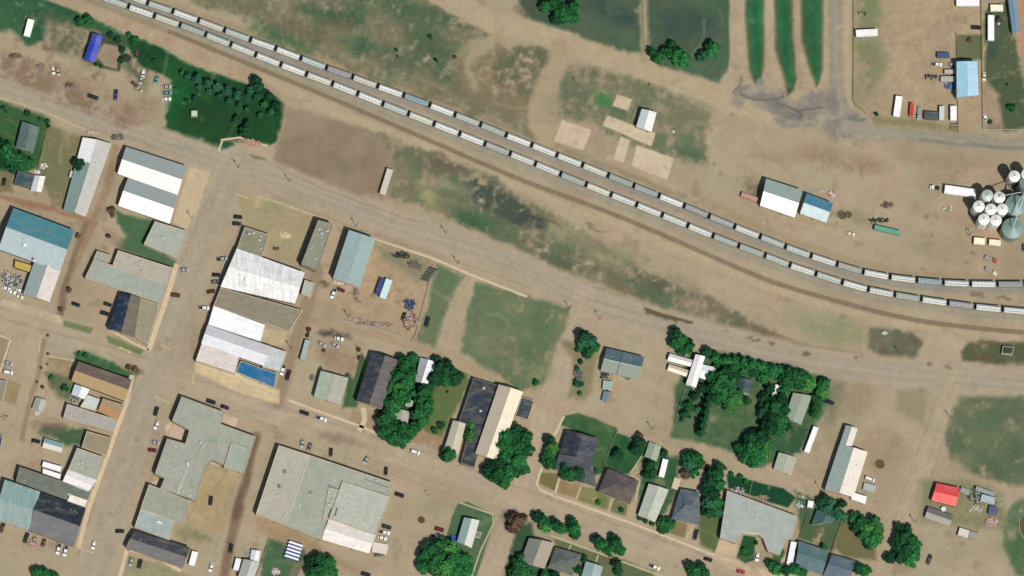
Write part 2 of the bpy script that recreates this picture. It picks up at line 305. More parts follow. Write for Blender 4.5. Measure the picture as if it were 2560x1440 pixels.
# grey gravel apron and the road east
pg([(1840, 225), (1900, 205), (1990, 240), (2060, 215), (2110, 215), (2140, 280), (2230, 330), (2160, 350), (2060, 330), (1960, 310), (1880, 280), (1835, 255)], (138, 131, 118), 22, 1.8, col2=(156, 145, 124), amt=.1, lab=1)
for (x_, y_, rx, ry, a, o) in [(1930, 250, 30, 10, 20, .8), (1880, 245, 26, 4, 10, .8), (1970, 288, 26, 7, 20, .8), (2005, 280, 16, 12, 0, .6), (2130, 300, 8, 22, 40, .7), (2155, 298, 26, 4, -20, .6), (2080, 260, 18, 22, 0, .6), (1935, 270, 20, 14, 30, .5), (2180, 335, 30, 5, 10, .5), (2120, 330, 20, 5, 50, .5)]:
    blob(x_, y_, rx, ry, a, (108, 106, 102), 8, o)
for q, w_ in [([(1852, 238), (1880, 250), (1920, 252), (1940, 246), (1958, 240)], 5), ([(1958, 262), (1990, 275), (2010, 290), (1995, 300)], 6), ([(2000, 278), (2030, 272), (2060, 268)], 5), ([(2112, 342), (2116, 320), (2132, 306), (2160, 298)], 4), ([(2122, 340), (2128, 322), (2150, 308)], 3), ([(1830, 235), (1850, 215), (1856, 190)], 4), ([(1940, 255), (1965, 276), (2000, 292)], 4)]:
    ln(q, w_, (98, 96, 92), 4, .6, op=.75)
ln([(2120, 318), (2260, 338), (2400, 352), (2620, 368)], 34, (152, 144, 124), 10, .4, lab=1, ruts=3)
ln([(2300, 350), (2450, 366), (2640, 376)], 8, (124, 122, 108), 6, .4, op=.8)
# yard east
pg([(2136, -100), (2460, -100), (2460, 310), (2400, 325), (2200, 318), (2165, 280), (2136, 250)], (166, 147, 117), 5, .3)
pg([(2138, -60), (2205, -60), (2200, 40), (2195, 110), (2215, 170), (2180, 240), (2150, 260), (2138, 240)], (132, 130, 94), 22, 1, col2=(112, 122, 84), op=.85)
blob(2170, 15, 30, 22, 0, (114, 128, 88), 14, .7); blob(2190, 140, 30, 30, 60, (128, 124, 94), 16, .6); blob(2165, 95, 30, 8, 0, (140, 134, 118), 8, .8)
pg([(2180, 285), (2300, 300), (2390, 310), (2390, 325), (2260, 320), (2190, 310)], (124, 120, 84), 10, .8, op=.8)
pg([(2392, 88), (2455, 88), (2455, 150), (2392, 150)], (112, 110, 82), 6, .4, col2=(96, 104, 72))
pg([(2462, 30), (2520, 0), (2535, 90), (2560, 220), (2640, 330), (2470, 322), (2462, 180)], (88, 96, 68), 8, .8, col2=(72, 86, 62), amt=.15, lab=2)
pg([(2462, 200), (2495, 235), (2505, 315), (2462, 320)], (158, 138, 110), 10, .6); pg([(2462, 100), (2492, 105), (2490, 150), (2465, 150)], (66, 80, 68), 8, .6)
pg([(2545, -60), (2700, -60), (2700, 300), (2600, 250), (2545, 130)], (178, 138, 108), 6, .3)
# elevator yard south of the gravel road
blob(2100, 400, 120, 22, 8, (142, 122, 96), 24, .8); blob(2150, 425, 5, 26, -4, (138, 118, 92), 6, .6); blob(2360, 402, 110, 14, 3, (146, 128, 102), 16, .7); blob(1930, 395, 60, 24, 10, (150, 132, 104), 20, .6)
blob(1880, 470, 40, 22, 20, (120, 110, 84), 18, .8); blob(1900, 485, 24, 14, 20, (104, 108, 80), 12, .7); blob(2470, 590, 60, 22, 0, (178, 148, 118), 16, .6); blob(2090, 540, 30, 14, 10, (126, 128, 96), 12, .8); blob(2140, 545, 36, 16, 20, (134, 122, 96), 12, .6); blob(2060, 560, 90, 8, 14, (150, 136, 106), 10, .6)
for (x_, y_) in [(1946, 420), (2040, 410), (2090, 445), (2180, 540), (1950, 584), (2230, 620)]: blob(x_, y_, 12, 6, 20, (176, 160, 132), 6, .5)
ln([(1750, 500), (1950, 590), (2150, 665), (2350, 690), (2600, 695)], 16, (152, 134, 102), 16, .6, op=.6)
# --- weedy triangle south of the line
pg([(895, 325), (960, 335), (1080, 385), (1200, 425), (1290, 480), (1380, 525), (1470, 585), (1560, 640), (1660, 700), (1790, 750), (1900, 815), (1960, 850), (1900, 850), (1800, 815), (1700, 775), (1590, 750), (1480, 700), (1400, 665), (1290, 625), (1170, 565), (1060, 515), (990, 500), (960, 490), (975, 420), (940, 380)], (120, 114, 88), 12, 1.0, col2=(86, 98, 74), amt=.24, nz=fbm(60, 4), lab=2)
for (x_, y_, rx, ry, a, c, o) in [(1010, 440, 22, 60, -10, (118, 112, 88), .8), (1070, 480, 26, 44, -18, (140, 138, 96), .9), (1120, 410, 50, 16, 20, (100, 88, 74), .9), (1060, 400, 60, 12, 24, (100, 98, 76), .8), (1240, 500, 90, 36, 30, (70, 80, 68), 1.0), (1190, 545, 60, 20, 20, (72, 98, 68), .9), (1180, 555, 34, 10, 24, (58, 86, 60), .85), (1320, 545, 60, 22, 20, (66, 76, 66), 1.0), (1400, 650, 60, 12, 24, (84, 92, 68), .95), (1640, 705, 60, 10, 22, (92, 92, 70), .9), (1110, 460, 16, 8, 10, (168, 162, 138), .7), (1150, 470, 26, 10, 20, (128, 132, 104), .7),
        (1420, 580, 56, 26, 20, (138, 136, 102), .9), (1350, 620, 70, 14, 24, (92, 98, 72), .8), (1470, 660, 60, 14, 22, (90, 94, 68), .85), (1450, 620, 40, 12, 30, (104, 112, 82), .8), (1520, 650, 50, 18, 20, (142, 134, 102), .8), (1580, 640, 40, 12, 20, (124, 128, 94), .8), (1560, 720, 60, 8, 20, (112, 100, 78), .8), (1700, 700, 60, 8, 28, (128, 118, 90), .7), (1780, 770, 50, 14, 26, (122, 106, 84), .8), (1760, 800, 60, 10, 18, (134, 126, 94), .7), (1880, 820, 40, 10, 24, (112, 96, 76), .8), (930, 350, 36, 12, 20, (88, 102, 76), .7), (1000, 385, 40, 10, 30, (108, 110, 84), .6)]:
    blob(x_, y_, rx, ry, a, c, 16, o, amt=.16)
for (x_, y_, rx, a) in [(1520, 732, 40, 20), (1435, 708, 12, 10), (1370, 550, 40, 24), (1490, 575, 20, 22)]: blob(x_, y_, rx, 2.2, a, (98, 86, 64), 4, .85)
for (x_, y_, rx, a) in [(1475, 560, 14, 26), (1925, 853, 14, 8), (1955, 855, 8, 10)]: blob(x_, y_, rx, 2.6, a, (110, 92, 70), 4, .8)
pg([(1985, 790), (2080, 785), (2150, 810), (2170, 850), (2100, 865), (2010, 835)], (140, 140, 102), 20, 1.0, col2=(130, 136, 98), lab=2, op=.9)
ln([(1880, 815), (1930, 842), (2020, 868), (2100, 880), (2160, 890)], 12, (116, 98, 76), 7, .6, op=.9)
pg([(2175, 820), (2240, 822), (2290, 835), (2305, 860), (2285, 905), (2210, 895), (2170, 870)], (112, 110, 88), 9, .8, col2=(98, 98, 76), lab=2)
pg([(2420, 855), (2500, 858), (2640, 862), (2640, 910), (2480, 915), (2410, 900), (2402, 880)], (96, 98, 72), 9, .8, col2=(82, 86, 62), lab=2)
for (x_, y_, rx, ry) in [(2288, 850, 14, 9), (2460, 898, 22, 8), (2375, 920, 20, 5), (2325, 915, 10, 4), (2145, 893, 13, 4), (2110, 760, 0.1, .1), (2510, 745, 18, 4), (2440, 738, 14, 4), (2205, 878, 12, 7), (2016, 883, 5, 5), (2480, 860, 40, 4)]: blob(x_, y_, rx, ry, 4, (98, 82, 62), 6, .8)
pg([(705, 262), (850, 300), (960, 345), (985, 400), (975, 470), (950, 500), (860, 480), (760, 440), (680, 420), (690, 350), (708, 300)], (148, 130, 108), 12, .8, col2=(134, 118, 96), amt=.07, nz=fbm(70, 4))
blob(850, 400, 60, 22, 30, (126, 112, 90), 26, .6); blob(960, 500, 50, 10, 24, (172, 154, 122), 14, .8)
# --- streets
MAIN = [(-220, 138), (0, 212), (140, 262), (300, 318), (430, 368), (560, 412), (720, 452), (900, 528), (1080, 590), (1200, 622), (1330, 680), (1440, 742), (1560, 782), (1700, 822), (1900, 876), (2100, 915), (2330, 938), (2600, 962), (2800, 975)]
ln(MAIN, 74, (168, 152, 128), 14, .6, lab=1); ln(MAIN, 50, ROAD, 10, .4, col2=(160, 148, 128), lab=1, ruts=3.0)
ln([(1240, 640), (1330, 680), (1440, 742)], 20, (160, 148, 126), 12, .5, op=.5)
for (x_, y_, rx, ry, a) in [(460, 372, 40, 9, 18), (740, 492, 38, 9, 18), (920, 525, 26, 12, 30), (300, 340, 36, 7, 15), (2100, 935, 60, 5, 5), (2440, 965, 14, 12, 0), (1760, 850, 60, 6, 15)]: blob(x_, y_, rx, ry, a, (148, 142, 124), 6, .75)
ln([(590, 400), (560, 480), (505, 580), (470, 700), (430, 800), (400, 900), (360, 1000), (325, 1120), (290, 1240), (250, 1380), (225, 1480), (190, 1600)], 76, (164, 151, 129), 8, .3, lab=1, ruts=4)
ln([(-220, 740), (-60, 795), (140, 850), (300, 880), (400, 930), (560, 990), (700, 1030), (860, 1080), (1000, 1130), (1180, 1180), (1300, 1235), (1430, 1285), (1600, 1345), (1760, 1400), (1900, 1450), (2100, 1520)], 66, (170, 154, 129), 8, .3, lab=1, ruts=4)
blob(200, 900, 60, 20, 10, (160, 146, 124), 16, .7); blob(420, 910, 50, 40, 0, (164, 149, 130), 26, .7); blob(840, 1095, 46, 11, 14, (134, 116, 98), 12, .8); blob(870, 1105, 60, 8, 14, (142, 124, 104), 10, .6); blob(700, 1020, 26, 14, 10, (156, 144, 130), 8, .7)
ln([(1460, 740), (1420, 840), (1395, 920), (1365, 1010), (1345, 1100), (1320, 1200), (1290, 1290), (1235, 1400), (1190, 1520), (1150, 1640)], 52, (172, 155, 130), 8, .4, lab=1, ruts=3.5)
ln([(2380, 940), (2350, 1020), (2320, 1110), (2295, 1200), (2250, 1300), (2200, 1420), (2150, 1560)], 52, (168, 153, 126), 10, .4, lab=1, ruts=3.5)
ln([(2600, 1222), (2450, 1210), (2330, 1180)], 26, (166, 148, 118), 10, .5, lab=1)
ln([(1350, 1010), (1450, 1040), (1560, 1070), (1650, 1110), (1700, 1140), (1760, 1115), (1850, 1100)], 24, (170, 150, 122), 10, .5, lab=1)
ln([(1700, 1130), (1690, 1180), (1680, 1240)], 18, (168, 148, 122), 8, .5); ln([(1730, 1120), (1850, 1130), (2000, 1200), (2150, 1260), (2250, 1290)], 26, (170, 150, 122), 10, .4, lab=1)
# alleys
ln([(700, 620), (800, 650), (775, 740), (740, 850), (715, 930), (695, 1010)], 30, (146, 128, 104), 10, .6, lab=1); ln([(640, 1090), (620, 1180), (600, 1260), (580, 1340), (560, 1440)], 22, (124, 104, 84), 10, .6, lab=1, amt=.14)
ln([(290, 370), (280, 430), (250, 520), (200, 620), (170, 700), (150, 780)], 20, (150, 128, 102), 10, .7, amt=.1); ln([(215, 560), (180, 640), (160, 740), (150, 800)], 14, (118, 98, 80), 8, .8, op=.75)
ln([(110, 850), (100, 920), (70, 1020), (55, 1100)], 12, (134, 116, 92), 8, .5, op=.7)
ln([(0, 490), (120, 520), (240, 560)], 12, (150, 118, 92), 7, .5); blob(80, 515, 50, 6, 14, (146, 104, 80), 6, .7)
ln([(800, 810), (1000, 850), (1130, 905), (1330, 970)], 20, (164, 144, 114), 10, .5, lab=1); ln([(1180, 700), (1150, 770), (1130, 850), (1120, 890)], 44, (168, 150, 120), 12, .6)
blob(850, 900, 60, 30, 30, (148, 124, 98), 18, .8); blob(900, 780, 90, 30, 10, (146, 126, 102), 20, .6); blob(835, 834, 40, 10, 4, (86, 78, 72), 6, .9); blob(890, 895, 12, 10, 0, (112, 84, 62), 6, .8)
# --- lots and lawns
pg([(1190, 705), (1300, 735), (1425, 770), (1418, 810), (1385, 870), (1355, 960), (1300, 975), (1150, 880), (1165, 790)], (114, 120, 88), 8, .7, col2=(94, 110, 80), amt=.16, nz=fbm(50, 4), lab=2)
blob(1360, 790, 40, 30, 60, (84, 106, 78), 14, .6); blob(1330, 880, 30, 30, 0, (86, 106, 76), 16, .5); blob(1220, 860, 40, 30, 0, (124, 124, 92), 18, .5); blob(1350, 930, 30, 20, 0, (128, 134, 96), 12, .6)
pg([(1090, 660), (1160, 690), (1130, 740), (1105, 800), (1090, 870), (1040, 850), (1070, 760)], (112, 118, 88), 10, .7, col2=(92, 110, 78), lab=2)
pg([(925, 600), (1080, 650), (1065, 760), (1040, 850), (880, 800), (830, 760), (900, 720)], (166, 144, 114), 8, .5); pg([(935, 610), (1075, 655), (1065, 690), (1040, 700), (960, 650)], (130, 126, 98), 10, .7, op=.8)
pg([(600, 480), (790, 545), (765, 610), (740, 680), (680, 640), (615, 560), (590, 500)], (164, 148, 116), 8, .4, col2=(156, 144, 110)); blob(670, 510, 34, 12, 14, (140, 138, 98), 12, .7); blob(650, 500, 18, 14, 0, (180, 160, 124), 8, .8)
pg([(288, 525), (385, 555), (362, 612), (440, 650), (430, 672), (300, 622), (288, 610), (318, 590), (295, 560)], (82, 108, 78), 6, .5, col2=(66, 100, 68), lab=2)
blob(290, 600, 24, 12, 20, (142, 124, 102), 10, .8)
pg([(-100, 215), (0, 250), (125, 300), (95, 420), (40, 440), (-100, 400)], (62, 96, 58), 8, .5, col2=(52, 88, 52), lab=2); pg([(118, 308), (205, 345), (180, 440), (160, 520), (130, 510), (95, 430)], (126, 118, 84), 10, .7, col2=(110, 112, 78), lab=2)
pg([(-100, 420), (30, 430), (35, 480), (-100, 480)], (120, 110, 80), 8, .7)
pg([(160, 800), (235, 820), (225, 835), (160, 815)], (112, 120, 80), 5, .4, lab=2); pg([(265, 838), (360, 875), (350, 885), (270, 858)], (112, 124, 82), 5, .4, lab=2)
pg([(185, 880), (215, 878), (330, 930), (325, 948), (260, 925), (190, 905)], (56, 96, 60), 5, .5, col2=(84, 112, 76), lab=2); blob(335, 922, 26, 8, 24, (94, 82, 56), 6, .9)
pg([(118, 890), (190, 905), (178, 960), (120, 950)], (158, 138, 108), 6, .5); blob(155, 905, 22, 10, 20, (146, 126, 92), 8, .7); pg([(112, 930), (190, 950), (180, 1000), (160, 1000), (120, 960)], (98, 104, 74), 10, .8, lab=2)
pg([(155, 1065), (212, 1078), (205, 1115), (165, 1110), (100, 1080), (110, 1060)], (92, 98, 72), 10, .8, col2=(62, 92, 60), lab=2)
pg([(20, 950), (54, 962), (38, 1010), (8, 1004)], (148, 132, 98), 4, .2); pg([(-100, 820), (0, 835), (30, 850), (10, 930), (-100, 930)], (146, 132, 106), 6, .3)
blob(140, 1060, 26, 10, 10, (116, 96, 82), 10, .8); blob(60, 1170, 40, 30, 0, (154, 132, 104), 14, .7)
pg([(505, 1170), (600, 1190), (580, 1240), (560, 1330), (480, 1330), (470, 1290)], (168, 148, 112), 6, .4); blob(490, 1340, 44, 11, 18, (118, 118, 78), 12, .9); blob(455, 1330, 20, 10, 20, (140, 140, 92), 8, .6)
pg([(310, 1385), (420, 1420), (560, 1470), (500, 1560), (290, 1500)], (146, 140, 106), 6, .3)
# block behind the striped pergola and big tree
pg([(672, 1345), (760, 1355), (770, 1400), (720, 1470), (650, 1460), (655, 1400)], (72, 100, 70), 6, .5, lab=2); pg([(735, 1410), (760, 1400), (740, 1460), (720, 1450)], (112, 106, 80), 5, .4)
pg([(640, 1290), (770, 1340), (800, 1360), (850, 1400), (900, 1420), (900, 1440), (780, 1380), (640, 1330)], (158, 136, 106), 8, .6)
pg([(1145, 1258), (1170, 1252), (1235, 1290), (1228, 1330), (1190, 1440), (1100, 1440), (1110, 1360), (1130, 1290)], (82, 108, 76), 4, .3, col2=(70, 98, 70), lab=2)
pg([(870, 930), (900, 970), (890, 1020), (855, 1020), (860, 980)], (62, 94, 58), 6, .5, lab=2); pg([(905, 880), (915, 900), (890, 1010), (870, 1020), (880, 960)], (70, 98, 62), 5, .4, lab=2)
pg([(1080, 955), (1170, 935), (1180, 950), (1120, 1060), (1100, 1110), (1060, 1080), (1050, 1030)], (104, 112, 70), 8, .6, col2=(90, 106, 62), lab=2)
pg([(950, 890), (1080, 900), (1090, 960), (1050, 1090), (960, 1090), (940, 1040)], (40, 78, 48), 8, .6, lab=2); pg([(880, 1025), (945, 1045), (935, 1080), (870, 1055)], (164, 142, 110), 5, .4)
pg([(1030, 1075), (1110, 1095), (1105, 1130), (1025, 1105)], (156, 132, 102), 6, .5)
# block with the dark house
pg([(1405, 1040), (1445, 1032), (1545, 1070), (1540, 1100), (1510, 1180), (1480, 1190), (1440, 1080), (1400, 1062)], (56, 92, 58), 5, .3, col2=(74, 102, 60), lab=2)
pg([(1540, 1082), (1610, 1100), (1620, 1130), (1570, 1185), (1520, 1175), (1515, 1150)], (40, 82, 50), 5, .4, col2=(50, 92, 54), lab=2)
pg([(1350, 1180), (1398, 1185), (1390, 1228), (1350, 1210)], (120, 112, 70), 5, .4, col2=(98, 104, 62), lab=2); pg([(1398, 1200), (1450, 1218), (1440, 1245), (1392, 1230)], (146, 124, 88), 4, .3)
pg([(1452, 1215), (1530, 1230), (1520, 1275), (1442, 1250)], (112, 120, 74), 5, .4, col2=(126, 124, 80), lab=2); pg([(1532, 1240), (1570, 1260), (1565, 1290), (1528, 1278)], (112, 114, 80), 5, .4, lab=2)
pg([(1605, 1130), (1700, 1140), (1690, 1240), (1640, 1310), (1595, 1290), (1600, 1200)], (56, 92, 60), 8, .6, col2=(96, 104, 74), lab=2)
pg([(1685, 1300), (1720, 1310), (1710, 1345), (1675, 1335)], (124, 112, 78), 5, .4); pg([(1755, 1230), (1810, 1290), (1790, 1380), (1750, 1360), (1740, 1300)], (88, 100, 62), 6, .5, lab=2)
pg([(1815, 1185), (1960, 1220), (1990, 1245), (1970, 1270), (1820, 1220)], (26, 70, 44), 5, .4, lab=2); pg([(1985, 1225), (2060, 1260), (2110, 1290), (2080, 1380), (2000, 1350), (2000, 1290)], (92, 100, 70), 7, .5, col2=(70, 92, 62), lab=2)
pg([(2100, 1295), (2180, 1330), (2190, 1400), (2110, 1390), (2085, 1370)], (118, 108, 76), 6, .5, col2=(100, 102, 70), lab=2)
blob(2045, 1345, 9, 20, 20, (196, 166, 118), 6, .9)
pg([(1800, 1345), (1842, 1358), (1838, 1400), (1880, 1420), (1940, 1420), (1975, 1370), (2000, 1385), (1990, 1450), (1870, 1440), (1780, 1400)], (196, 172, 140), 4, .2)
pg([(1858, 1338), (1890, 1342), (1885, 1400), (1862, 1408), (1840, 1395)], (36, 78, 46), 4, .3, lab=2); pg([(1935, 1372), (1960, 1372), (1950, 1405), (1930, 1400)], (70, 100, 62), 5, .3, lab=2)
# yards with thick trees
pg([(1400, 850), (1500, 860), (1480, 980), (1460, 1000), (1420, 990), (1435, 900)], (132, 124, 92), 10, .6); pg([(1690, 970), (1720, 880), (1800, 880), (2000, 920), (2070, 950), (2080, 1000), (2000, 1120), (1900, 1170), (1830, 1130), (1760, 1110), (1680, 1090)], (60, 94, 62), 8, .6, col2=(84, 104, 72), lab=2)
blob(1880, 1000, 36, 40, 60, (96, 106, 72), 16, .7); pg([(1980, 1060), (2015, 1070), (2000, 1130), (1970, 1140)], (52, 84, 56), 6, .5, lab=2)
pg([(2080, 950), (2110, 960), (2100, 1020), (2085, 1060), (2060, 1060), (2065, 990)], (122, 122, 96), 14, .8, op=.8)
pg([(2100, 965), (2190, 970), (2185, 1030), (2090, 1040)], (150, 134, 106), 16, .7, op=.6); pg([(2240, 975), (2310, 975), (2320, 1010), (2305, 1060), (2240, 1020)], (140, 132, 102), 12, .8, op=.8)
blob(2200, 1120, 50, 60, 20, (150, 132, 104), 24, .7)
pg([(2405, 992), (2640, 990), (2640, 1200), (2540, 1215), (2440, 1190), (2370, 1140), (2362, 1090), (2385, 1030)], (106, 113, 84), 10, .7, col2=(86, 102, 76), amt=.14, nz=fbm(80, 4), lab=2)
blob(2390, 1160, 40, 26, 30, (150, 134, 104), 16, .6); blob(2480, 1170, 30, 20, 20, (74, 98, 72), 14, .6)
pg([(2535, 1250), (2700, 1230), (2700, 1500), (2540, 1430), (2515, 1370), (2505, 1310)], (76, 104, 70), 10, .7, col2=(96, 112, 84), lab=2)
pg([(2560, 1290), (2700, 1290), (2700, 1420), (2565, 1370)], (134, 138, 108), 5, .3)
pg([(2300, 1200), (2420, 1200), (2500, 1230), (2520, 1330), (2400, 1310), (2300, 1310)], (122, 122, 90), 14, .7, op=.8); blob(2430, 1290, 50, 14, 10, (146, 136, 98), 12, .6)
pg([(1296, 1310), (1330, 1310), (1345, 1370), (1400, 1420), (1380, 1480), (1260, 1460), (1280, 1370)], (58, 84, 58), 7, .5, lab=2); pg([(1385, 1345), (1560, 1400), (1600, 1440), (1500, 1450), (1400, 1400)], (104, 110, 76), 6, .4, lab=2)
pg([(1560, 1400), (1640, 1430), (1620, 1480), (1540, 1450)], (92, 104, 70), 7, .5, lab=2); blob(1280, 1305, 34, 20, 10, (92, 74, 58), 12, .8)
# bright concrete pads and aprons
for q in [[(1404, 300), (1478, 326), (1458, 376), (1384, 352)], [(1518, 288), (1640, 332), (1628, 364), (1506, 314)], [(1542, 235), (1580, 247), (1570, 276), (1530, 264)], [(1552, 342), (1576, 350), (1558, 408), (1532, 398)], [(1592, 362), (1686, 396), (1668, 450), (1578, 416)]]:
    pg(q, (206, 188, 158), 3, .25, col2=(190, 170, 142), amt=.12)
blob(1440, 330, 26, 10, 20, (184, 164, 132), 8, .5)
pg([(475, 417), (526, 432), (492, 530), (466, 576), (432, 556), (455, 480)], (190, 170, 138), 3, .2, amt=.04)
pg([(10, 747), (155, 790), (158, 812), (0, 762)], (186, 166, 138), 3, .2)
blob(713, 583, 14, 8, 14, (216, 196, 164), 4, .95)
for (x0, y0, x1, y1, w_) in [(1560, 590, 1720, 655, 3), (1490, 1040, 1530, 1080, 2), (1570, 1090, 1590, 1110, 4), (1800, 880, 1830, 930, 2), (2330, 1020, 2300, 1100, 3), (1450, 800, 1560, 790, 2), (440, 560, 420, 640, 4), (640, 1010, 760, 1040, 3), (2330, 360, 2560, 352, 3)]:
    ln([(x0, y0), ((x0 + x1) / 2 + 4, (y0 + y1) / 2), (x1, y1)], w_, (150, 134, 108), 4, .5, op=.6)
for i in range(60):                 # scattered dark weeds and stains on bare soil
    x_ = random.uniform(0, 2560); y_ = random.uniform(0, 1440); blob(x_, y_, random.uniform(3, 9), random.uniform(1.5, 4), random.uniform(0, 40), (124, 106, 82), 6, .35)

# paved notches, forecourts and brush lines
for q in [[(432, 1050), (474, 1072), (462, 1108), (418, 1094), (410, 1070)], [(372, 1206), (410, 1196), (404, 1222), (380, 1222)], [(557, 1034), (598, 1046), (590, 1072), (553, 1060)], [(530, 1140), (556, 1148), (548, 1166), (524, 1158)]]:
    pg(q, (194, 170, 144), 3, .3)
pg([(488, 900), (600, 932), (700, 975), (700, 1012), (600, 985), (485, 930)], (196, 176, 140), 6, .4); pg([(490, 898), (600, 934), (600, 944), (489, 908)], (226, 208, 168), 4, .3)
pg([(640, 820), (720, 826), (705, 862), (650, 856)], (180, 164, 128), 4, .3)
ln([(1612, 772), (1660, 786), (1728, 808)], 6, (92, 84, 60), 4, .3, op=.95); ln([(1620, 778), (1640, 786), (1690, 800)], 8, (84, 80, 56), 5, .4, op=.8)
ln([(640, 1095), (618, 1190), (598, 1250), (584, 1300)], 12, (108, 90, 72), 8, .9, op=.75); blob(598, 1275, 14, 20, 20, (104, 86, 70), 8, .8)
ln([(590, 850), (640, 800), (700, 830)], .1, (0, 0, 0), .1)
for i in range(420):                # trampled tufts, oil spots and pale scuffs that break up the bare soil
    x_ = random.uniform(-40, 2600); y_ = random.uniform(-20, 1460); r_ = random.uniform(1.5, 4.5); c_ = random.choice([(120, 104, 80), (128, 116, 86), (108, 96, 76), (186, 168, 138), (178, 156, 124)])
    blob(x_, y_, r_ * random.uniform(1, 3), r_, random.choice([18, 18, 108, random.uniform(0, 180)]), c_, 4, random.uniform(.25, .6))
for i in range(110):                 # faint wheel tracks
    x_ = random.uniform(0, 2560); y_ = random.uniform(0, 1440); a_ = R(random.choice([18, 20, 24, 108, 110, random.uniform(0, 180)])); L_ = random.uniform(40, 130); b_ = random.uniform(-20, 20)
    q_ = [(x_, y_), (x_ + L_ * .5 * math.cos(a_) - b_ * math.sin(a_), y_ + L_ * .5 * math.sin(a_) + b_ * math.cos(a_)), (x_ + L_ * math.cos(a_), y_ + L_ * math.sin(a_))]
    c_ = random.choice([(140, 122, 98), (184, 166, 136)])
    ln(q_, 2, c_, 3, .4, op=.4); ln([(u + 5 * math.sin(a_), v - 5 * math.cos(a_)) for u, v in q_], 2, c_, 3, .4, op=.4)

pg([(0, 130), (150, 165), (260, 215), (400, 300), (300, 320), (150, 260), (0, 195)], (162, 140, 116), 10, 1.0, col2=(124, 104, 84), amt=.2, op=.85)
for i in range(90):                 # rusty rubbish stains in the rough lots
    x_, y_, s_ = random.choice([(120, 190, 130), (830, 880, 110), (250, 640, 60), (80, 1060, 80), (60, 560, 70), (950, 740, 80), (2400, 1330, 100), (2300, 600, 160), (700, 1380, 60)])
    blob(x_ + random.gauss(0, s_ * .5), y_ + random.gauss(0, s_ * .28), random.uniform(2, 9), random.uniform(1.5, 4), random.uniform(0, 40), random.choice([(112, 92, 74), (124, 104, 84), (150, 124, 100), (100, 92, 74), (178, 160, 134)]), 4, random.uniform(.4, .85))
for q, w_ in [([(532, 470), (486, 570), (446, 660), (398, 800), (374, 876)], 1.6), ([(604, 560), (560, 640), (520, 770), (486, 890)], 2), ([(340, 940), (318, 1010), (262, 1180), (200, 1370)], 1.6), ([(430, 1060), (380, 1190), (330, 1340), (300, 1440)], 1.8), ([(0, 795), (150, 836), (360, 892)], 1.8), ([(490, 950), (680, 1010), (900, 1080), (1190, 1180), (1340, 1235), (1700, 1368), (1900, 1440)], 1.6), ([(450, 985), (640, 1040), (700, 1090), (985, 1190), (1150, 1245)], 1.4), ([(650, 470), (800, 540), (1000, 606), (1180, 668), (1330, 722)], 2), ([(0, 250), (130, 290), (280, 340)], 2), ([(620, 385), (760, 450), (900, 505), (1060, 560)], 2.4), ([(1480, 750), (1800, 838), (2000, 885), (2300, 922)], 2), ([(1410, 800), (1380, 900), (1335, 1010)], 1.6), ([(2340, 1010), (2290, 1140), (2240, 1290)], 1.6), ([(2385, 1010), (2350, 1120), (2300, 1290)], 1.6)]:
    ln(q, w_, (134, 118, 94), 2.5, .5, op=.6)
for off, cc_ in ((-14, (176, 164, 144)), (-5, (152, 141, 123)), (6, (174, 162, 142)), (15, (154, 143, 124))):
    ln([(x, y + off) for x, y in MAIN], 4, cc_, 5, .5, op=.45)

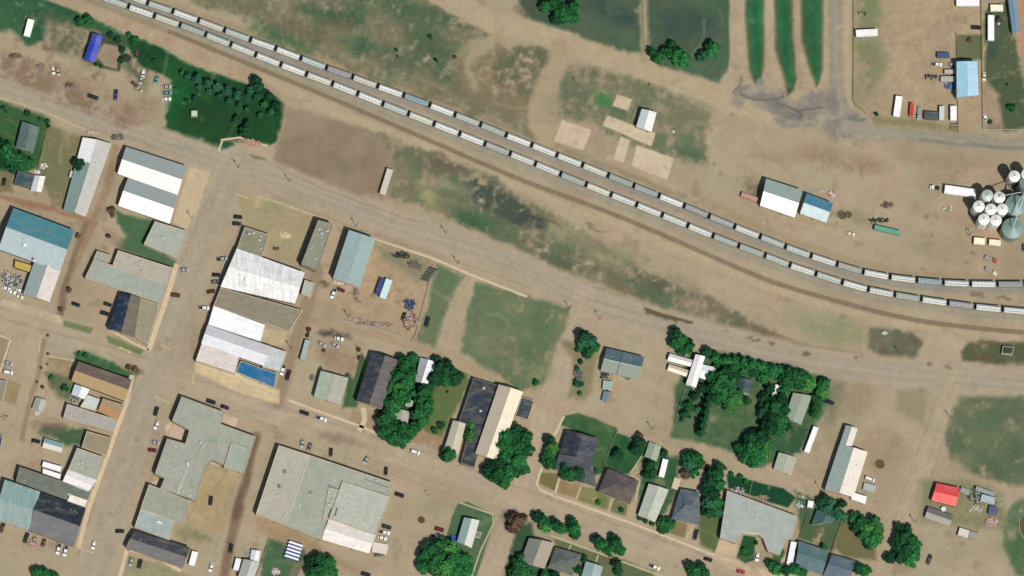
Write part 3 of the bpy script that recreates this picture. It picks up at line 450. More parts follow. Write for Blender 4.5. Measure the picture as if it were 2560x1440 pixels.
for (x_, y_, a_) in [(1623, 779, 18), (1645, 783, 18), (1660, 788, 18), (1675, 793, 18), (1695, 802, 18), (1720, 806, 18), (1875, 845, 14), (1892, 850, 14), (2017, 883, 6), (2146, 893, 6), (2325, 914, 6), (2370, 920, 4), (1932, 858, 10), (803, 708, 18), (815, 712, 18), (852, 573, 18), (865, 578, 18)]:
    blob(x_, y_, random.uniform(6, 11), random.uniform(2.5, 4), a_, (92, 82, 60), 4, .9)
C = np.clip(C, 6, 250)
lc = lin(C) / KL
def build_ground():
    Xw = np.empty((NY, NX)); Yw = np.empty((NY, NX))
    # exact plane intersection, vectorised
    dx = cx.x * ((GX - 1280) * MPP) + cy.x * ((720 - GY) * MPP) - cdir.x * D
    dy = cx.y * ((GX - 1280) * MPP) + cy.y * ((720 - GY) * MPP) - cdir.y * D
    dz = cx.z * ((GX - 1280) * MPP) + cy.z * ((720 - GY) * MPP) - cdir.z * D
    t = -cpos.z / dz; Xw = cpos.x + dx * t; Yw = cpos.y + dy * t
    m = bpy.data.materials.new('soil_and_grass'); m.use_nodes = True; n = m.node_tree; b = n.nodes['Principled BSDF']
    at = n.nodes.new('ShaderNodeAttribute'); at.attribute_name = 'Col'
    tc = n.nodes.new('ShaderNodeTexCoord'); n1 = n.nodes.new('ShaderNodeTexNoise'); n1.inputs['Scale'].default_value = .35; n1.inputs['Detail'].default_value = 8; n1.inputs['Roughness'].default_value = .7
    n.links.new(tc.outputs['Object'], n1.inputs['Vector'])
    mr = n.nodes.new('ShaderNodeMapRange'); mr.inputs[1].default_value = .3; mr.inputs[2].default_value = .7; mr.inputs[3].default_value = .92; mr.inputs[4].default_value = 1.08
    n.links.new(n1.outputs[0], mr.inputs[0]); mx = n.nodes.new('ShaderNodeVectorMath'); mx.operation = 'SCALE'
    n.links.new(at.outputs['Color'], mx.inputs[0]); n.links.new(mr.outputs[0], mx.inputs['Scale']); n.links.new(mx.outputs[0], b.inputs['Base Color'])
    b.inputs['Roughness'].default_value = .95; b.inputs['Specular IOR Level'].default_value = .1
    bp = n.nodes.new('ShaderNodeBump'); bp.inputs['Strength'].default_value = .4; bp.inputs['Distance'].default_value = .15; n.links.new(n1.outputs[0], bp.inputs['Height']); n.links.new(bp.outputs[0], b.inputs['Normal'])
    idx = np.arange(NX * NY).reshape(NY, NX)
    fl = LAB[:-1, :-1]
    for lab, name, kind, lbl in [(0, 'ground', 'structure', None), (1, 'road', 'structure', None), (2, 'grass', 'stuff', 'dry and green grass and weeds covering the lots and verges')]:
        j, i = np.nonzero(fl == lab)
        q = np.stack([idx[j + 1, i], idx[j + 1, i + 1], idx[j, i + 1], idx[j, i]], 1)
        u, inv = np.unique(q.ravel(), return_inverse=True)
        me = bpy.data.meshes.new(name); me.vertices.add(len(u))
        co = np.zeros((len(u), 3), np.float32); co[:, 0] = Xw.ravel()[u]; co[:, 1] = Yw.ravel()[u]
        me.vertices.foreach_set('co', co.ravel())
        me.loops.add(len(inv)); me.loops.foreach_set('vertex_index', inv.astype(np.int32).ravel())
        me.polygons.add(len(q)); me.polygons.foreach_set('loop_start', np.arange(0, len(inv), 4, dtype=np.int32))
        me.update(calc_edges=True)
        ca = me.color_attributes.new('Col', 'FLOAT_COLOR', 'POINT'); cc = np.ones((len(u), 4), np.float32); cc[:, :3] = lc.reshape(-1, 3)[u]
        ca.data.foreach_set('color', cc.ravel()); me.materials.append(m)
        o = mkobj(name, me); o['kind'] = kind
        if lbl: o['label'] = lbl; o['category'] = 'grass'
build_ground()
mb = MB(); mb.box(-6000, 6000, -6000, 6000, -.9, -.4); o = mb.obj('terrain', mat((150, 138, 106), 'plain')); o['kind'] = 'structure'
# ------------------------------------------------------------------ raised walks, kerbs, painted lines
def strip(name, pts, width, z0, z1, m, kind='structure', label=None, cat=None):
    p = [P(x, y, 0) for x, y in pts]; mb = MB(); L = []; Rr = []
    for i, q in enumerate(p):
        d = (p[min(i + 1, len(p) - 1)] - p[max(i - 1, 0)]).normalized(); nrm = Vector((-d.y, d.x, 0)) * (width / 2)
        L.append(q + nrm); Rr.append(q - nrm)
    for i in range(len(p) - 1):
        a, b, c, d = L[i], L[i + 1], Rr[i + 1], Rr[i]
        mb.prism([(v.x, v.y) for v in (d, c, b, a)], z0, z1)
    o = mb.obj(name, m); 
    if kind: o['kind'] = kind
    if label: tag(o, label, cat)
    return o
WALK = mat((206, 186, 154), 'concrete'); WALK2 = mat((184, 172, 136), 'concrete'); YEL = mat((206, 184, 120), 'concrete')
for pts, w_ in [([(0, 246), (60, 262), (140, 292), (215, 325)], 1.0), ([(935, 598), (1080, 645), (1180, 688), (1318, 742)], 1.6),
                ([(640, 490), (700, 508), (790, 540)], 1.0), ([(488, 905), (590, 942), (690, 982)], 2.6), ([(722, 1000), (800, 1030), (900, 1065), (945, 1085)], 1.6),
                ([(908, 1020), (912, 1050), (898, 1078)], 3.2), ([(0, 1298), (60, 1320), (74, 1326)], 1.4),
                ([(330, 938), (318, 1000), (290, 1080), (262, 1160), (222, 1270), (196, 1370)], 2.8), ([(442, 660), (425, 720), (398, 800), (372, 876)], 3.0), ([(372, 876), (330, 856), (270, 822)], 1.4),
                ([(318, 1372), (390, 1392), (452, 1428)], 2.0), ([(318, 1372), (300, 1440), (290, 1480)], 2.6), ([(640, 1287), (705, 1308), (768, 1336)], 1.4),
                ([(1410, 1040), (1385, 1090), (1352, 1176), (1341, 1210), (1352, 1226), (1400, 1245), (1500, 1280), (1600, 1316), (1700, 1355), (1785, 1388)], 1.6),
                ([(1400, 1190), (1386, 1238)], 1.3), ([(1453, 1216), (1438, 1254)], 1.1), ([(1533, 1245), (1520, 1284)], 1.1), ([(1735, 1310), (1712, 1350)], 1.2),
                ([(1375, 1338), (1440, 1362), (1540, 1398), (1620, 1428), (1700, 1455)], 1.2), ([(1428, 1362), (1420, 1376)], 1), ([(1495, 1388), (1490, 1404)], 1),
                ([(1148, 1256), (1232, 1286), (1233, 1310), (1200, 1380), (1180, 1440)], 1.0), ([(552, 350), (600, 344), (670, 366)], 1.3), ([(556, 352), (546, 378)], 1.3),
                ([(0, 838), (26, 850), (0, 930)], 1.3), ([(118, 890), (190, 902)], 1.2), ([(1600, 1180), (1570, 1185), (1600, 1200), (1590, 1250)], 1.0), ([(1605, 1140), (1570, 1192)], .9)]:
    strip('sidewalk', pts, w_, .004, .13, WALK if w_ > 1.25 else WALK2)
for pts in [[(588, 484), (622, 496)], [(400, 862), (428, 874)], [(485, 936), (480, 960)], [(388, 992), (425, 1008)], [(202, 1372), (236, 1384)], [(300, 870), (325, 878)], [(682, 985), (684, 1008), (660, 1000)], [(645, 990), (668, 997)], [(100, 852), (98, 880)]]:
    strip('curb_paint', pts, .6, .006, .012, YEL)
# ------------------------------------------------------------------ railway
BAL = mat((140, 132, 118), 'rust'); TIE = mat((140, 122, 100), 'wood'); RAIL = mat((120, 108, 96), 'painted_metal')
def railway(pts, name):
    p = [P(x, y, 0) for x, y in smooth(pts, 1)]
    sm = MB(); rl = MB(); prev = 0; s = 0
    for a, b in zip(p, p[1:]):
        d = (b - a); L = d.length; d.normalize(); n = Vector((-d.y, d.x, 0)); 
        k = math.ceil((s) / .62) * .62 - s
        while k < L:
            c = a + d * k; q = [c + d * .12 + n * 1.3, c - d * .12 + n * 1.3, c - d * .12 - n * 1.3, c + d * .12 - n * 1.3]
            sm.prism([(v.x, v.y) for v in q], .02, .22); k += .62
        s += L
        for sg in (-1, 1):
            c0 = a + n * (.72 * sg); c1 = b + n * (.72 * sg); q = [c0 + n * .04, c0 - n * .04, c1 - n * .04, c1 + n * .04]
            rl.prism([(v.x, v.y) for v in q], .225, .39)
    o = sm.obj('railway_sleepers', TIE); o['kind'] = 'structure'; o = rl.obj('rails', RAIL); o['kind'] = 'structure'
railway(TU, 'a'); railway(TL, 'b'); railway(TS[1:], 'c')
def hopper_proto(kind):
    L = 15.1; W = 1.8; H = 4.55
    bd = MB(); S = [(-W * .93, 1.5), (-W, 2.1), (-W, 3.5), (-W * .86, 4.15), (-W * .55, H - .08), (0, H), (W * .55, H - .08), (W * .86, 4.15), (W, 3.5), (W, 2.1), (W * .93, 1.5)]
    xs_ = [-L / 2, -L / 2 + .4, L / 2 - .4, L / 2]; n = len(S); vs = []
    for i, x in enumerate(xs_):
        for (y, z) in S: vs.append((x if z > 3 else x * (.80 if z < 2 else .93), y, z))
    fs = []
    for i in range(3):
        for j in range(n - 1): a = i * n + j; fs.append((a, a + n, a + n + 1, a + 1))
        fs.append((i * n + n - 1, i * n + n - 1 + n, i * n + n, i * n))
    fs.append(tuple(range(n))); fs.append(tuple(range(4 * n - 1, 3 * n - 1, -1))); bd.add(vs, [f[::-1] for f in fs])
    for i in range(11):
        x = -L / 2 * .9 + i * L * .09
        for sg in (-1, 1): bd.box(x - .05, x + .05, sg * (W + .04) - .04, sg * (W + .04) + .04, 1.7, 3.6)
    for x in (-4.5, 0, 4.5): bd.add([(x - 1.6, -1.2, 1.6), (x + 1.6, -1.2, 1.6), (x + 1.6, 1.2, 1.6), (x - 1.6, 1.2, 1.6), (x - .4, -.5, .55), (x + .4, -.5, .55), (x + .4, .5, .55), (x - .4, .5, .55)], [(0, 1, 5, 4), (1, 2, 6, 5), (2, 3, 7, 6), (3, 0, 4, 7), (4, 5, 6, 7)])
    parts = [('hopper_body', bd.mesh('hopper_body', CARPAINT), [])]
    wk = MB()
    for sg in (-1, 1):
        wk.box(-L / 2 - .2, L / 2 + .2, sg * .98 - .26, sg * .98 + .26, H + .03, H + .09)
        for i in range(9): wk.box(-L / 2 + .5 + i * 1.8, -L / 2 + .56 + i * 1.8, sg * .98 - .3, sg * .98 + .3, H - .3, H + .03)
    for x in (-L / 2 - .2, L / 2 + .2 - .5): wk.box(x, x + .5, -.71, .71, H + .03, H + .09)
    parts.append(('running_board', wk.mesh('running_board', mat((150, 152, 144), 'painted_metal')), []))
    if kind == 'trough':
        h = MB(); h.box(-L / 2 + .8, L / 2 - .8, -.36, .36, H - .02, H + .26, tx=.1, ty=.1)
        parts.append(('trough_hatch', h.mesh('trough_hatch', CARPAINT), []))
    else:
        h = MB(); h.cyl((0, 0), .5, H - .02, H + .14, 12); h.cyl((0, 0), .42, H + .14, H + .24, 12, r2=.25); hm = h
        for i in range(6):
            q = MB(); x = -L / 2 + 1.5 + i * (L - 3) / 5; q.v = [(v[0] + x, v[1] * .8 + (.12 if i % 2 else -.12), v[2]) for v in hm.v]; q.f = hm.f; q.m = hm.m
            parts.append(('hatch_cover', q.mesh('hatch_cover', mat((205, 205, 198), 'painted_metal')), []))
    for sg in (-1, 1):
        b_ = MB(); x = sg * (L / 2 - 1.2)
        for s2 in (-1, 1): b_.box(x - 1.3, x + 1.3, s2 * 1.05 - .1, s2 * 1.05 + .1, .75, 1.1)
        b_.box(x - .3, x + .3, -1.1, 1.1, .8, 1.2)
        ws = []
        for dx in (-.9, .9):
            wl = MB()
            for s2 in (-1, 1): wl.cyl((x + dx, .84), .44, s2 * .78 - .07, s2 * .78 + .07, 14, axis='y')
            wl.cyl((x + dx, .84), .09, -.75, .75, 8, axis='y'); ws.append(('wheelset', wl.mesh('wheelset', RAIL)))
        parts.append(('bogie', b_.mesh('bogie', DARK), ws))
        e = MB(); e.box(sg * (L / 2 + .1) - .5 * (sg < 0) * 1 - .0, sg * (L / 2 + .1) + .5 * (sg > 0), -1.35, 1.35, 1.15, 1.35)
        e.box(min(sg * (L / 2 + .1), sg * (L / 2 + .9)), max(sg * (L / 2 + .1), sg * (L / 2 + .9)), -.15, .15, .95, 1.25)
        parts.append(('end_platform', e.mesh('end_platform', DARK), []))
        l = MB(); x = sg * (L / 2 - .25); y = -sg * (W + .12)
        for dy in (-.22, .22): l.bar((x + dy, y, 1.2), (x + dy, y, 4.3), .025)
        for k in range(9): l.bar((x - .22, y, 1.3 + k * .35), (x + .22, y, 1.3 + k * .35), .02)
        parts.append(('ladder', l.mesh('ladder', STEEL), []))
    return proto('hopper_car', parts)
HT, HH = hopper_proto('trough'), hopper_proto('hatch')
ORD = 'first second third fourth fifth sixth seventh eighth ninth tenth eleventh twelfth thirteenth fourteenth fifteenth sixteenth seventeenth eighteenth nineteenth twentieth'.split()
def ordn(i):
    if i < 20: return ORD[i]
    t = {2: 'twenty', 3: 'thirty', 4: 'forty'}[(i + 1) // 10]; r_ = (i + 1) % 10
    return {'twenty': 'twentieth', 'thirty': 'thirtieth', 'forty': 'fortieth'}[t] if r_ == 0 else t + '-' + ORD[r_ - 1]
HC = {'g': ('pale grey', (200, 210, 200)), 'w': ('off-white', (240, 244, 234)), 'c': ('cream', (230, 232, 212)), 'b': ('light blue', (150, 180, 190)), 'n': ('greenish grey', (178, 190, 174)), 'd': ('mid grey', (166, 168, 164)), 'p': ('bright white', (248, 248, 238))}
rowU = 'gwgwcgwwgdcwbwgnwwwcndwddwggwnwcbwwdwbg'; rowL = 'gngwcngwwwcwwgcwwnwwncwwwpnngwgwwnwdwwdcw'
hatU = '000010001000000000000001111010100010000'; hatL = '10110010000110000100000010101110100100100'
for pts, cs, ht, nm in ((TU, rowU, hatU, 'upper'), (TL, rowL, hatL, 'lower')):
    vis = 0
    for i in range(len(pts) - 1):
        a = P(*pts[i], 2.3); b = P(*pts[i + 1], 2.3); c = (a + b) / 2
        px = (pts[i][0] + pts[i + 1][0]) / 2; py = (pts[i][1] + pts[i + 1][1]) / 2
        if py < -10 or px > 2600: continue
        c.z = 0; k = cs[i % len(cs)]; h_ = ht[i % len(ht)] == '1' 
        d = b - a; rz = math.atan2(d.y, d.x); sc = (d.length - .0) / 17.3
        colr = tuple(alb(HC[k][1]))
        place(HH if h_ else HT, '%s hopper wagon with %s, %s from left in the %s string' % (HC[k][0], 'round hatches' if h_ else 'long hatch', ordn(vis), nm), 'hopper wagon',
              (c.x, c.y, .39 - .40), rz, tuple(np.array(colr) * random.uniform(.84, 1.06)), 'hopper wagons in the %s string on the railway' % nm, scale=(sc, 1.0, 1.0))
        vis += 1
# ------------------------------------------------------------------ buildings
def quadpts(t, A, B, Dd, h, Cc=None):
    s = [Z(t, *A) if t else A, Z(t, *B) if t else B, None, Z(t, *Dd) if t else Dd]
    s[2] = (Z(t, *Cc) if t else Cc) if Cc else (s[1][0] + s[3][0] - s[0][0], s[1][1] + s[3][1] - s[0][1])
    return [P(x, y, h) for x, y in s]
DOORM = mat((96, 84, 72), 'paint'); WINM = GLASS; FRAME = mat((225, 222, 214), 'paint'); VENT = mat((190, 190, 184), 'painted_metal')
def openings(root, p, h, seed):
    """door and windows on the two walls that face south and west"""
    r_ = random.Random(seed); n = len(p)
    for i in range(n):
        a, b = p[i], p[(i + 1) % n]; d = b - a; L = d.length
        if L < 4: continue
        d = d.normalized(); nr = Vector((d.y, -d.x, 0))
        cen = sum(p, Vector()) / n
        if nr.dot((a + b) / 2 - cen) < 0: nr = -nr
        south = nr.y < -.6
        k = max(1, min(4, int(L / 4.5)))
        if not south: k = min(k, 1 if nr.x > -.6 else 2)
        for j in range(k):
            c = a + d * (L * (j + .5) / k); door = south and j == k // 2
            w_, z0, z1 = (.55, .05, 2.15) if door else (.6, 1.0, 2.1)
            fr = MB(); q = [c + d * (w_ + .1) + nr * .05, c - d * (w_ + .1) + nr * .05, c - d * (w_ + .1) - nr * .02, c + d * (w_ + .1) - nr * .02]
            if nr.cross(d).z < 0: q = q[::-1]
            fr.prism([(v.x, v.y) for v in q], z0 - .08, z1 + .1)
            o = fr.obj('door' if door else 'window', DOORM if door else FRAME, root)
            pn = MB(); q = [c + d * w_ + nr * .055, c - d * w_ + nr * .055, c - d * w_ + nr * .02, c + d * w_ + nr * .02]
            if nr.cross(d).z < 0: q = q[::-1]
            z2 = z0 + 1.1 if door else z0
            pn.prism([(v.x, v.y) for v in q], z2, z1); pn.obj('pane', WINM, o)
def local(root, p): return [Vector((v.x - root.location.x, v.y - root.location.y, v.z)) for v in p]
def orient(p):
    a = sum(p[i].x * p[(i + 1) % len(p)].y - p[(i + 1) % len(p)].x * p[i].y for i in range(len(p)))
    return p if a > 0 else p[::-1]
bseed = [0]
def bld(label, t, A, B, Dd, h=4, kind='flat', roof=(165, 168, 158), roof2=None, wall=(226, 208, 176), rise=None, rm=None, C_=None, vents=0, ridgec=None, div=None, poly=None, cat='building', name='building', wins=True, group=None, par=.45, stripe=None):
    """A,B,D = roof corners in the photo (top-left, top-right, bottom-left). kind flat | gu (ridge along AB) | gv (ridge along AD) | hip"""
    bseed[0] += 1; sd = bseed[0]
    if h >= 4: h *= 1.1 if kind == 'flat' else 1.2
    if poly is None: p = quadpts(t, A, B, Dd, h, C_)
    else: p = [P(*(Z(t, *q) if t else q), h) for q in poly]
    cen = sum(p, Vector()) / len(p); root = thing(name, label, cat, (cen.x, cen.y, 0), 0, group); p = local(root, p)
    p0 = [Vector((v.x, v.y, 0)) for v in orient(p)]
    wm = mat(wall, 'wall', .9); rm_ = rm or ('flat' if kind == 'flat' else 'metal')
    if kind == 'flat':
        q = [(v.x, v.y) for v in p0]; mb = MB(); mb.prism(q, 0, h - par, cap=False)
        n = len(q); inn = []
        for i in range(n):
            a, b, c = Vector(q[i - 1]), Vector(q[i]), Vector(q[(i + 1) % n]); d1 = (b - a).normalized(); d2 = (c - b).normalized(); n1 = Vector((-d1.y, d1.x)); n2 = Vector((-d2.y, d2.x))
            m_ = (n1 + n2); m_ = m_ / max(.3, m_.length_squared) * 2 * .28 ; inn.append((b.x + m_.x, b.y + m_.y))
        vs = [(x, y, h - par) for x, y in q] + [(x, y, h) for x, y in q] + [(x, y, h) for x, y in inn] + [(x, y, h - par) for x, y in inn]
        fs = []
        for i in range(n):
            j = (i + 1) % n
            for k in range(3): fs.append((k * n + i, k * n + j, (k + 1) * n + j, (k + 1) * n + i))
        mb.add(vs, fs); mb.obj('wall', wm, root)
        rb = MB(); rb.add([(x, y, h - par + .02) for x, y in inn], [tuple(range(n))]); ro = rb.obj('roof', mat(roof, rm_), root)
        if vents:
            r_ = random.Random(sd); xs2 = [v[0] for v in inn]; ys2 = [v[1] for v in inn]; k = 0; tries = 0
            while k < vents and tries < 60:
                tries += 1; x = r_.uniform(min(xs2), max(xs2)); y = r_.uniform(min(ys2), max(ys2))
                ins = False; dm = 9
                for i in range(n):
                    (ax, ay), (bx, by) = inn[i], inn[(i + 1) % n]
                    if (ay > y) != (by > y) and x < (bx - ax) * (y - ay) / (by - ay) + ax: ins = not ins
                    e = Vector((bx - ax, by - ay)); tt = max(0, min(1, ((x - ax) * e.x + (y - ay) * e.y) / max(e.length_squared, .01))); dm = min(dm, math.hypot(x - ax - tt * e.x, y - ay - tt * e.y))
                if not ins or dm < 1.4: continue
                s_ = r_.uniform(.35, .9); vb = MB()
                if r_.random() < .5: vb.box(x - s_, x + s_, y - s_ * .8, y + s_ * .8, h - par + .02, h - par + .3 + s_ * .7); vb.cyl((x, y), s_ * .5, h - par + .3 + s_ * .7, h - par + .4 + s_ * .7, 10)
                else: vb.cyl((x, y), .22, h - par + .02, h - par + .7, 8); vb.cyl((x, y), .38, h - par + .7, h - par + .85, 8, r2=.1)
                vb.obj('roof_vent', VENT, root); k += 1
    else:
        a, b, c, d = p[0], p[1], p[2], p[3]
        if kind == 'gv': a, b, c, d = p[1], p[2], p[3], p[0]       # make ridge run along a->b always
        span = (d - a).length; rs = rise if rise is not None else span * .5 * .27
        H0 = h - rs * .5; H1 = H0 + rs                              # h = mean roof height
        def z(v, zz): return Vector((v.x, v.y, zz))
        uu = (b - a).normalized(); vv = (d - a).normalized(); ov = .35
        m1 = (a + d) / 2; m2 = (b + c) / 2
        mb = MB(); q = orient([a, b, c, d]); 
        mb.prism([(v.x + (cen.x * 0), v.y) for v in q], 0, H0, cap=False)
        if kind != 'hip':
            mb.add([z(a, H0), z(d, H0), z(m1, H1)], [(0, 1, 2)]); mb.add([z(b, H0), z(c, H0), z(m2, H1)], [(0, 2, 1)])
        mb.obj('wall', wm, root)
        ins_ = uu * (span * .5) if kind == 'hip' else -uu * ov
        e1, e2 = z(m1 + ins_, H1 + .12), z(m2 - ins_, H1 + .12)
        dz = rs / (span / 2) * ov
        A_, B_, C2, D_ = z(a - uu * ov - vv * ov, H0 + .12 - dz), z(b + uu * ov - vv * ov, H0 + .12 - dz), z(c + uu * ov + vv * ov, H0 + .12 - dz), z(d - uu * ov + vv * ov, H0 + .12 - dz)
        th = Vector((0, 0, -.13)); r2 = roof2 or roof
        def slab(pts, mm, nm='roof'):
            k = len(pts); s_ = MB(); s_.add(list(pts) + [v + th for v in pts], [tuple(range(k)), tuple(range(2 * k - 1, k - 1, -1))] + [(i, k + i, k + (i + 1) % k, (i + 1) % k) for i in range(k)]); return s_.obj(nm, mm, root)
        first = [A_, B_, e2, e1]; second = [e1, e2, C2, D_]
        # roof = colour of the slope on the north/west side, roof2 = the other; shade and sun painted in
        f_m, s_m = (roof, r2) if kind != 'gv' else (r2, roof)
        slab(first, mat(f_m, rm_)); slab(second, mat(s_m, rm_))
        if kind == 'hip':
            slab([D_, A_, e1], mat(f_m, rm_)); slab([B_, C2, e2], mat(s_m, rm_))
        rc = MB(); rc.bar(e1 + Vector((0, 0, .02)), e2 + Vector((0, 0, .02)), .14); rc.obj('ridge_cap', mat(ridgec or [min(255, v * 1.06) for v in r2], rm_), root)
        if div:
            for q0, q1, q2, q3 in ((A_, B_, e2, e1), (D_, C2, e2, e1)): dv = MB(); dv.bar(q0.lerp(q1, div) + Vector((0, 0, .05)), q3.lerp(q2, div) + Vector((0, 0, .05)), .16); dv.obj('party_wall_cap', mat((60, 66, 66)), root)
        if vents:
            r_ = random.Random(sd)
            for k in range(vents):
                f = r_.uniform(.12, .88); g = r_.choice([-1, 1]) * r_.uniform(.15, .7); q_ = m1.lerp(m2, f) + vv * (span / 2 * g); zz = H1 - abs(g) * rs
                vb = MB(); vb.cyl((q_.x, q_.y), .18, zz, zz + .7, 8); vb.cyl((q_.x, q_.y), .34, zz + .7, zz + .86, 8, r2=.12); vb.obj('roof_vent', VENT, root)
        if stripe:                                                  # re-roofed stretch of one slope: (from, to, colour)
            f0, f1, sc_ = stripe; q_ = second if kind == 'gv' else first
            u3 = Vector((0, 0, .03)); X0 = q_[0].lerp(q_[1], f0) + u3; X1 = q_[0].lerp(q_[1], f1) + u3; Y1 = q_[3].lerp(q_[2], f1) + u3; Y0 = q_[3].lerp(q_[2], f0) + u3
            s_ = MB(); s_.add([X0, X1, Y1, Y0], [(0, 1, 2, 3)]); s_.obj('roof_panel', mat(sc_, rm_), root)
    if wins and h > 2.6: openings(root, p0, h, sd)
    return root
WHT = (244, 240, 230)
b = bld
# --- north-west
b('blue metal shed roof beside the dark-edged dirt pad', 'a', (930, 335), (1022, 362), (845, 590), 4, 'gv', (38, 62, 168), (44, 72, 190), (90, 96, 130), rm='painted_metal')
b('small grey-green gabled house at the left edge, inside the hedged yard', 'a', (225, 1220), (390, 1275), (165, 1460), 4, 'gv', (88, 112, 108), (96, 118, 114), rm='shingle', name='house', cat='house')
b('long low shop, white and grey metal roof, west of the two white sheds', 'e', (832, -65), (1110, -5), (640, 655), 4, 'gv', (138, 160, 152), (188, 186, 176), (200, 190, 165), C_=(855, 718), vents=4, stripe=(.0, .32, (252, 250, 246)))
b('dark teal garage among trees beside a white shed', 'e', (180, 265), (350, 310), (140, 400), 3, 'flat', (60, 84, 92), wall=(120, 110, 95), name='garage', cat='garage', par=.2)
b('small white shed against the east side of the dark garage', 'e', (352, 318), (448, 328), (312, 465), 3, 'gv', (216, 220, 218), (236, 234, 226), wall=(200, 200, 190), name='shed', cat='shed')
b('white and grey gabled warehouse, the northern one of a pair', 'e', (1265, 30), (1862, 222), (1182, 290), 5.5, 'gu', (158, 168, 162), WHT, (214, 200, 176), C_=(1772, 498), vents=1)  # grey north, white south: shade and sunlight painted into one white metal roof
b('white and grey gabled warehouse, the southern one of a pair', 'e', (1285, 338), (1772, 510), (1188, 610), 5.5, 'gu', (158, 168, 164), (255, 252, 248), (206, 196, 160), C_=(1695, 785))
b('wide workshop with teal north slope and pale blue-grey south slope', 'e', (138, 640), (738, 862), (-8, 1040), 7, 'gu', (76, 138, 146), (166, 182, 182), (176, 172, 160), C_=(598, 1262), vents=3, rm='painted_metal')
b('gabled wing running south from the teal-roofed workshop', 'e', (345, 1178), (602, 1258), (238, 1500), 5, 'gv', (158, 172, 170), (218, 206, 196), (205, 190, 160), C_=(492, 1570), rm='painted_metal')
b('low open shelter with yellow canopy behind the teal-roofed workshop', 'e', (150, 1160), (330, 1215), (140, 1235), 3, 'flat', (196, 168, 84), wall=(120, 100, 60), name='shelter', cat='shelter', wins=False, par=.1)
b('grey flat-roofed shop by the street, south of the white warehouses', 'e', (1550, 772), (1870, 868), (1438, 1000), 4.5, 'flat', (170, 174, 162), C_=(1772, 1142), vents=2)
b('long tan-grey flat roof beside the green lawn strip', 'e', (1180, 1062), (1730, 1240), (1125, 1215), 4.8, 'flat', (180, 172, 156), C_=(1682, 1402), vents=3)
b('long grey flat-roofed store just south of the tan-grey roof', 'e', (940, 1150), (1678, 1402), (850, 1338), 5.2, 'flat', (164, 170, 158), C_=(1600, 1592), vents=2)
b('little flat-roofed lean-to at the west end of the long grey store', 'e', (972, 1068), (1112, 1112), (935, 1150), 4, 'flat', (164, 166, 150), C_=(1075, 1200))
b('narrow gabled store with navy west slope and brown-grey east slope', 'i', (1215, 48), (1405, 98), (1085, 400), 6, 'gv', (34, 52, 78), (112, 106, 92), (190, 176, 150), C_=(1345, 478), rm='shingle', rise=2.4)
b('olive flat-roofed corner shop beside the navy-roofed store', 'i', (1408, 100), (1592, 165), (1348, 475), 4.6, 'flat', (152, 146, 122), C_=(1475, 562), vents=2)
# --- row east of the main street
b('small olive flat roof with rooftop boxes, north of the white ribbed roof', None, (612, 567), (673, 587), (592, 622), 5, 'flat', (138, 138, 114), C_=(655, 642), vents=6)
b('big white ribbed roof in the middle of the street block', None, (593, 622), (760, 682), (553, 716), 5.6, 'gu', (236, 234, 232), (248, 246, 240), (180, 170, 150), C_=(737, 757), rm='streaky', rise=.8, vents=4)
b('small grey box annex at the back of the white ribbed roof', 'f', (488, 1358), (588, 1392), (452, 1500), 4, 'flat', (178, 180, 170), C_=(548, 1535))
b('brown-grey flat roof between the white ribbed and the bright white roofs', None, (552, 719), (757, 776), (534, 764), 4.6, 'flat', (142, 134, 114), C_=(722, 828), vents=3)
b('bright white flat roof facing the street, north of the pale grey gabled one', None, (534, 764), (664, 812), (520, 812), 5.2, 'flat', (255, 255, 255), wall=(226, 220, 208), C_=(652, 854), par=.25)
b('pale grey roof shading to white, south of the bright white roof', None, (520, 814), (680, 868), (505, 857), 5.2, 'gu', (206, 206, 206), (226, 226, 228), C_=(658, 912), rise=1.0, rm='painted_metal')
b('pinkish-white flat roof on the street corner', None, (505, 857), (600, 890), (489, 902), 5, 'flat', (222, 210, 202), C_=(588, 934))
b('pale grey flat annex at the alley end of the corner block', 'j', (135, 582), (312, 640), (62, 788), 5, 'flat', (200, 206, 204), C_=(240, 838), vents=1)
b('long blue shop awning roof facing south on the corner block', None, (602, 902), (692, 934), (590, 930), 4, 'flat', (36, 110, 152), wall=(220, 210, 185), C_=(686, 970), name='awning_shop', cat='shop', par=.15)
b('tall narrow flat roof crowded with pale rooftop units, by the diagonal road', 'f', (622, 758), (768, 800), (452, 1200), 8, 'flat', (142, 144, 126), wall=(165, 155, 130), C_=(608, 1262), vents=16)
b('blue-grey metal warehouse south of the diagonal road', 'f', (932, 865), (1188, 952), (778, 1332), 7.5, 'gv', (150, 173, 170), (151, 174, 168), (236, 206, 186), C_=(1032, 1424), rise=.7, rm='painted_metal', vents=1)
b('flat khaki-green roofed shop beside the back alley', 'j', (652, 832), (920, 905), (585, 1082), 4.6, 'gv', (164, 176, 156), (176, 178, 158), C_=(835, 1155), rise=.8, rm='flat')
b('long charcoal gabled hall beside the thick green trees', 'j', (1165, 648), (1415, 718), (1008, 1120), 6, 'gv', (54, 62, 70), (104, 100, 100), (200, 180, 150), C_=(1258, 1200), rm='shingle')
b('white and grey garage among trees behind the charcoal hall', 'j', (1645, 700), (1798, 745), (1600, 925), 3.6, 'gv', (168, 170, 172), (244, 244, 246), C_=(1708, 968), name='garage', cat='garage')
b('small grey shed under the trees, west of the grassy yard', 'j', (1392, 1210), (1530, 1238), (1370, 1345), 3.2, 'gv', (166, 168, 156), (176, 176, 162), C_=(1510, 1372), rm='shingle', name='shed', cat='shed')
b('tiny pale shed just north of the small grey shed in the trees', 'j', (1510, 1115), (1575, 1130), (1492, 1175), 2.5, 'flat', (166, 176, 166), C_=(1560, 1192), name='shed', cat='shed', par=.1)
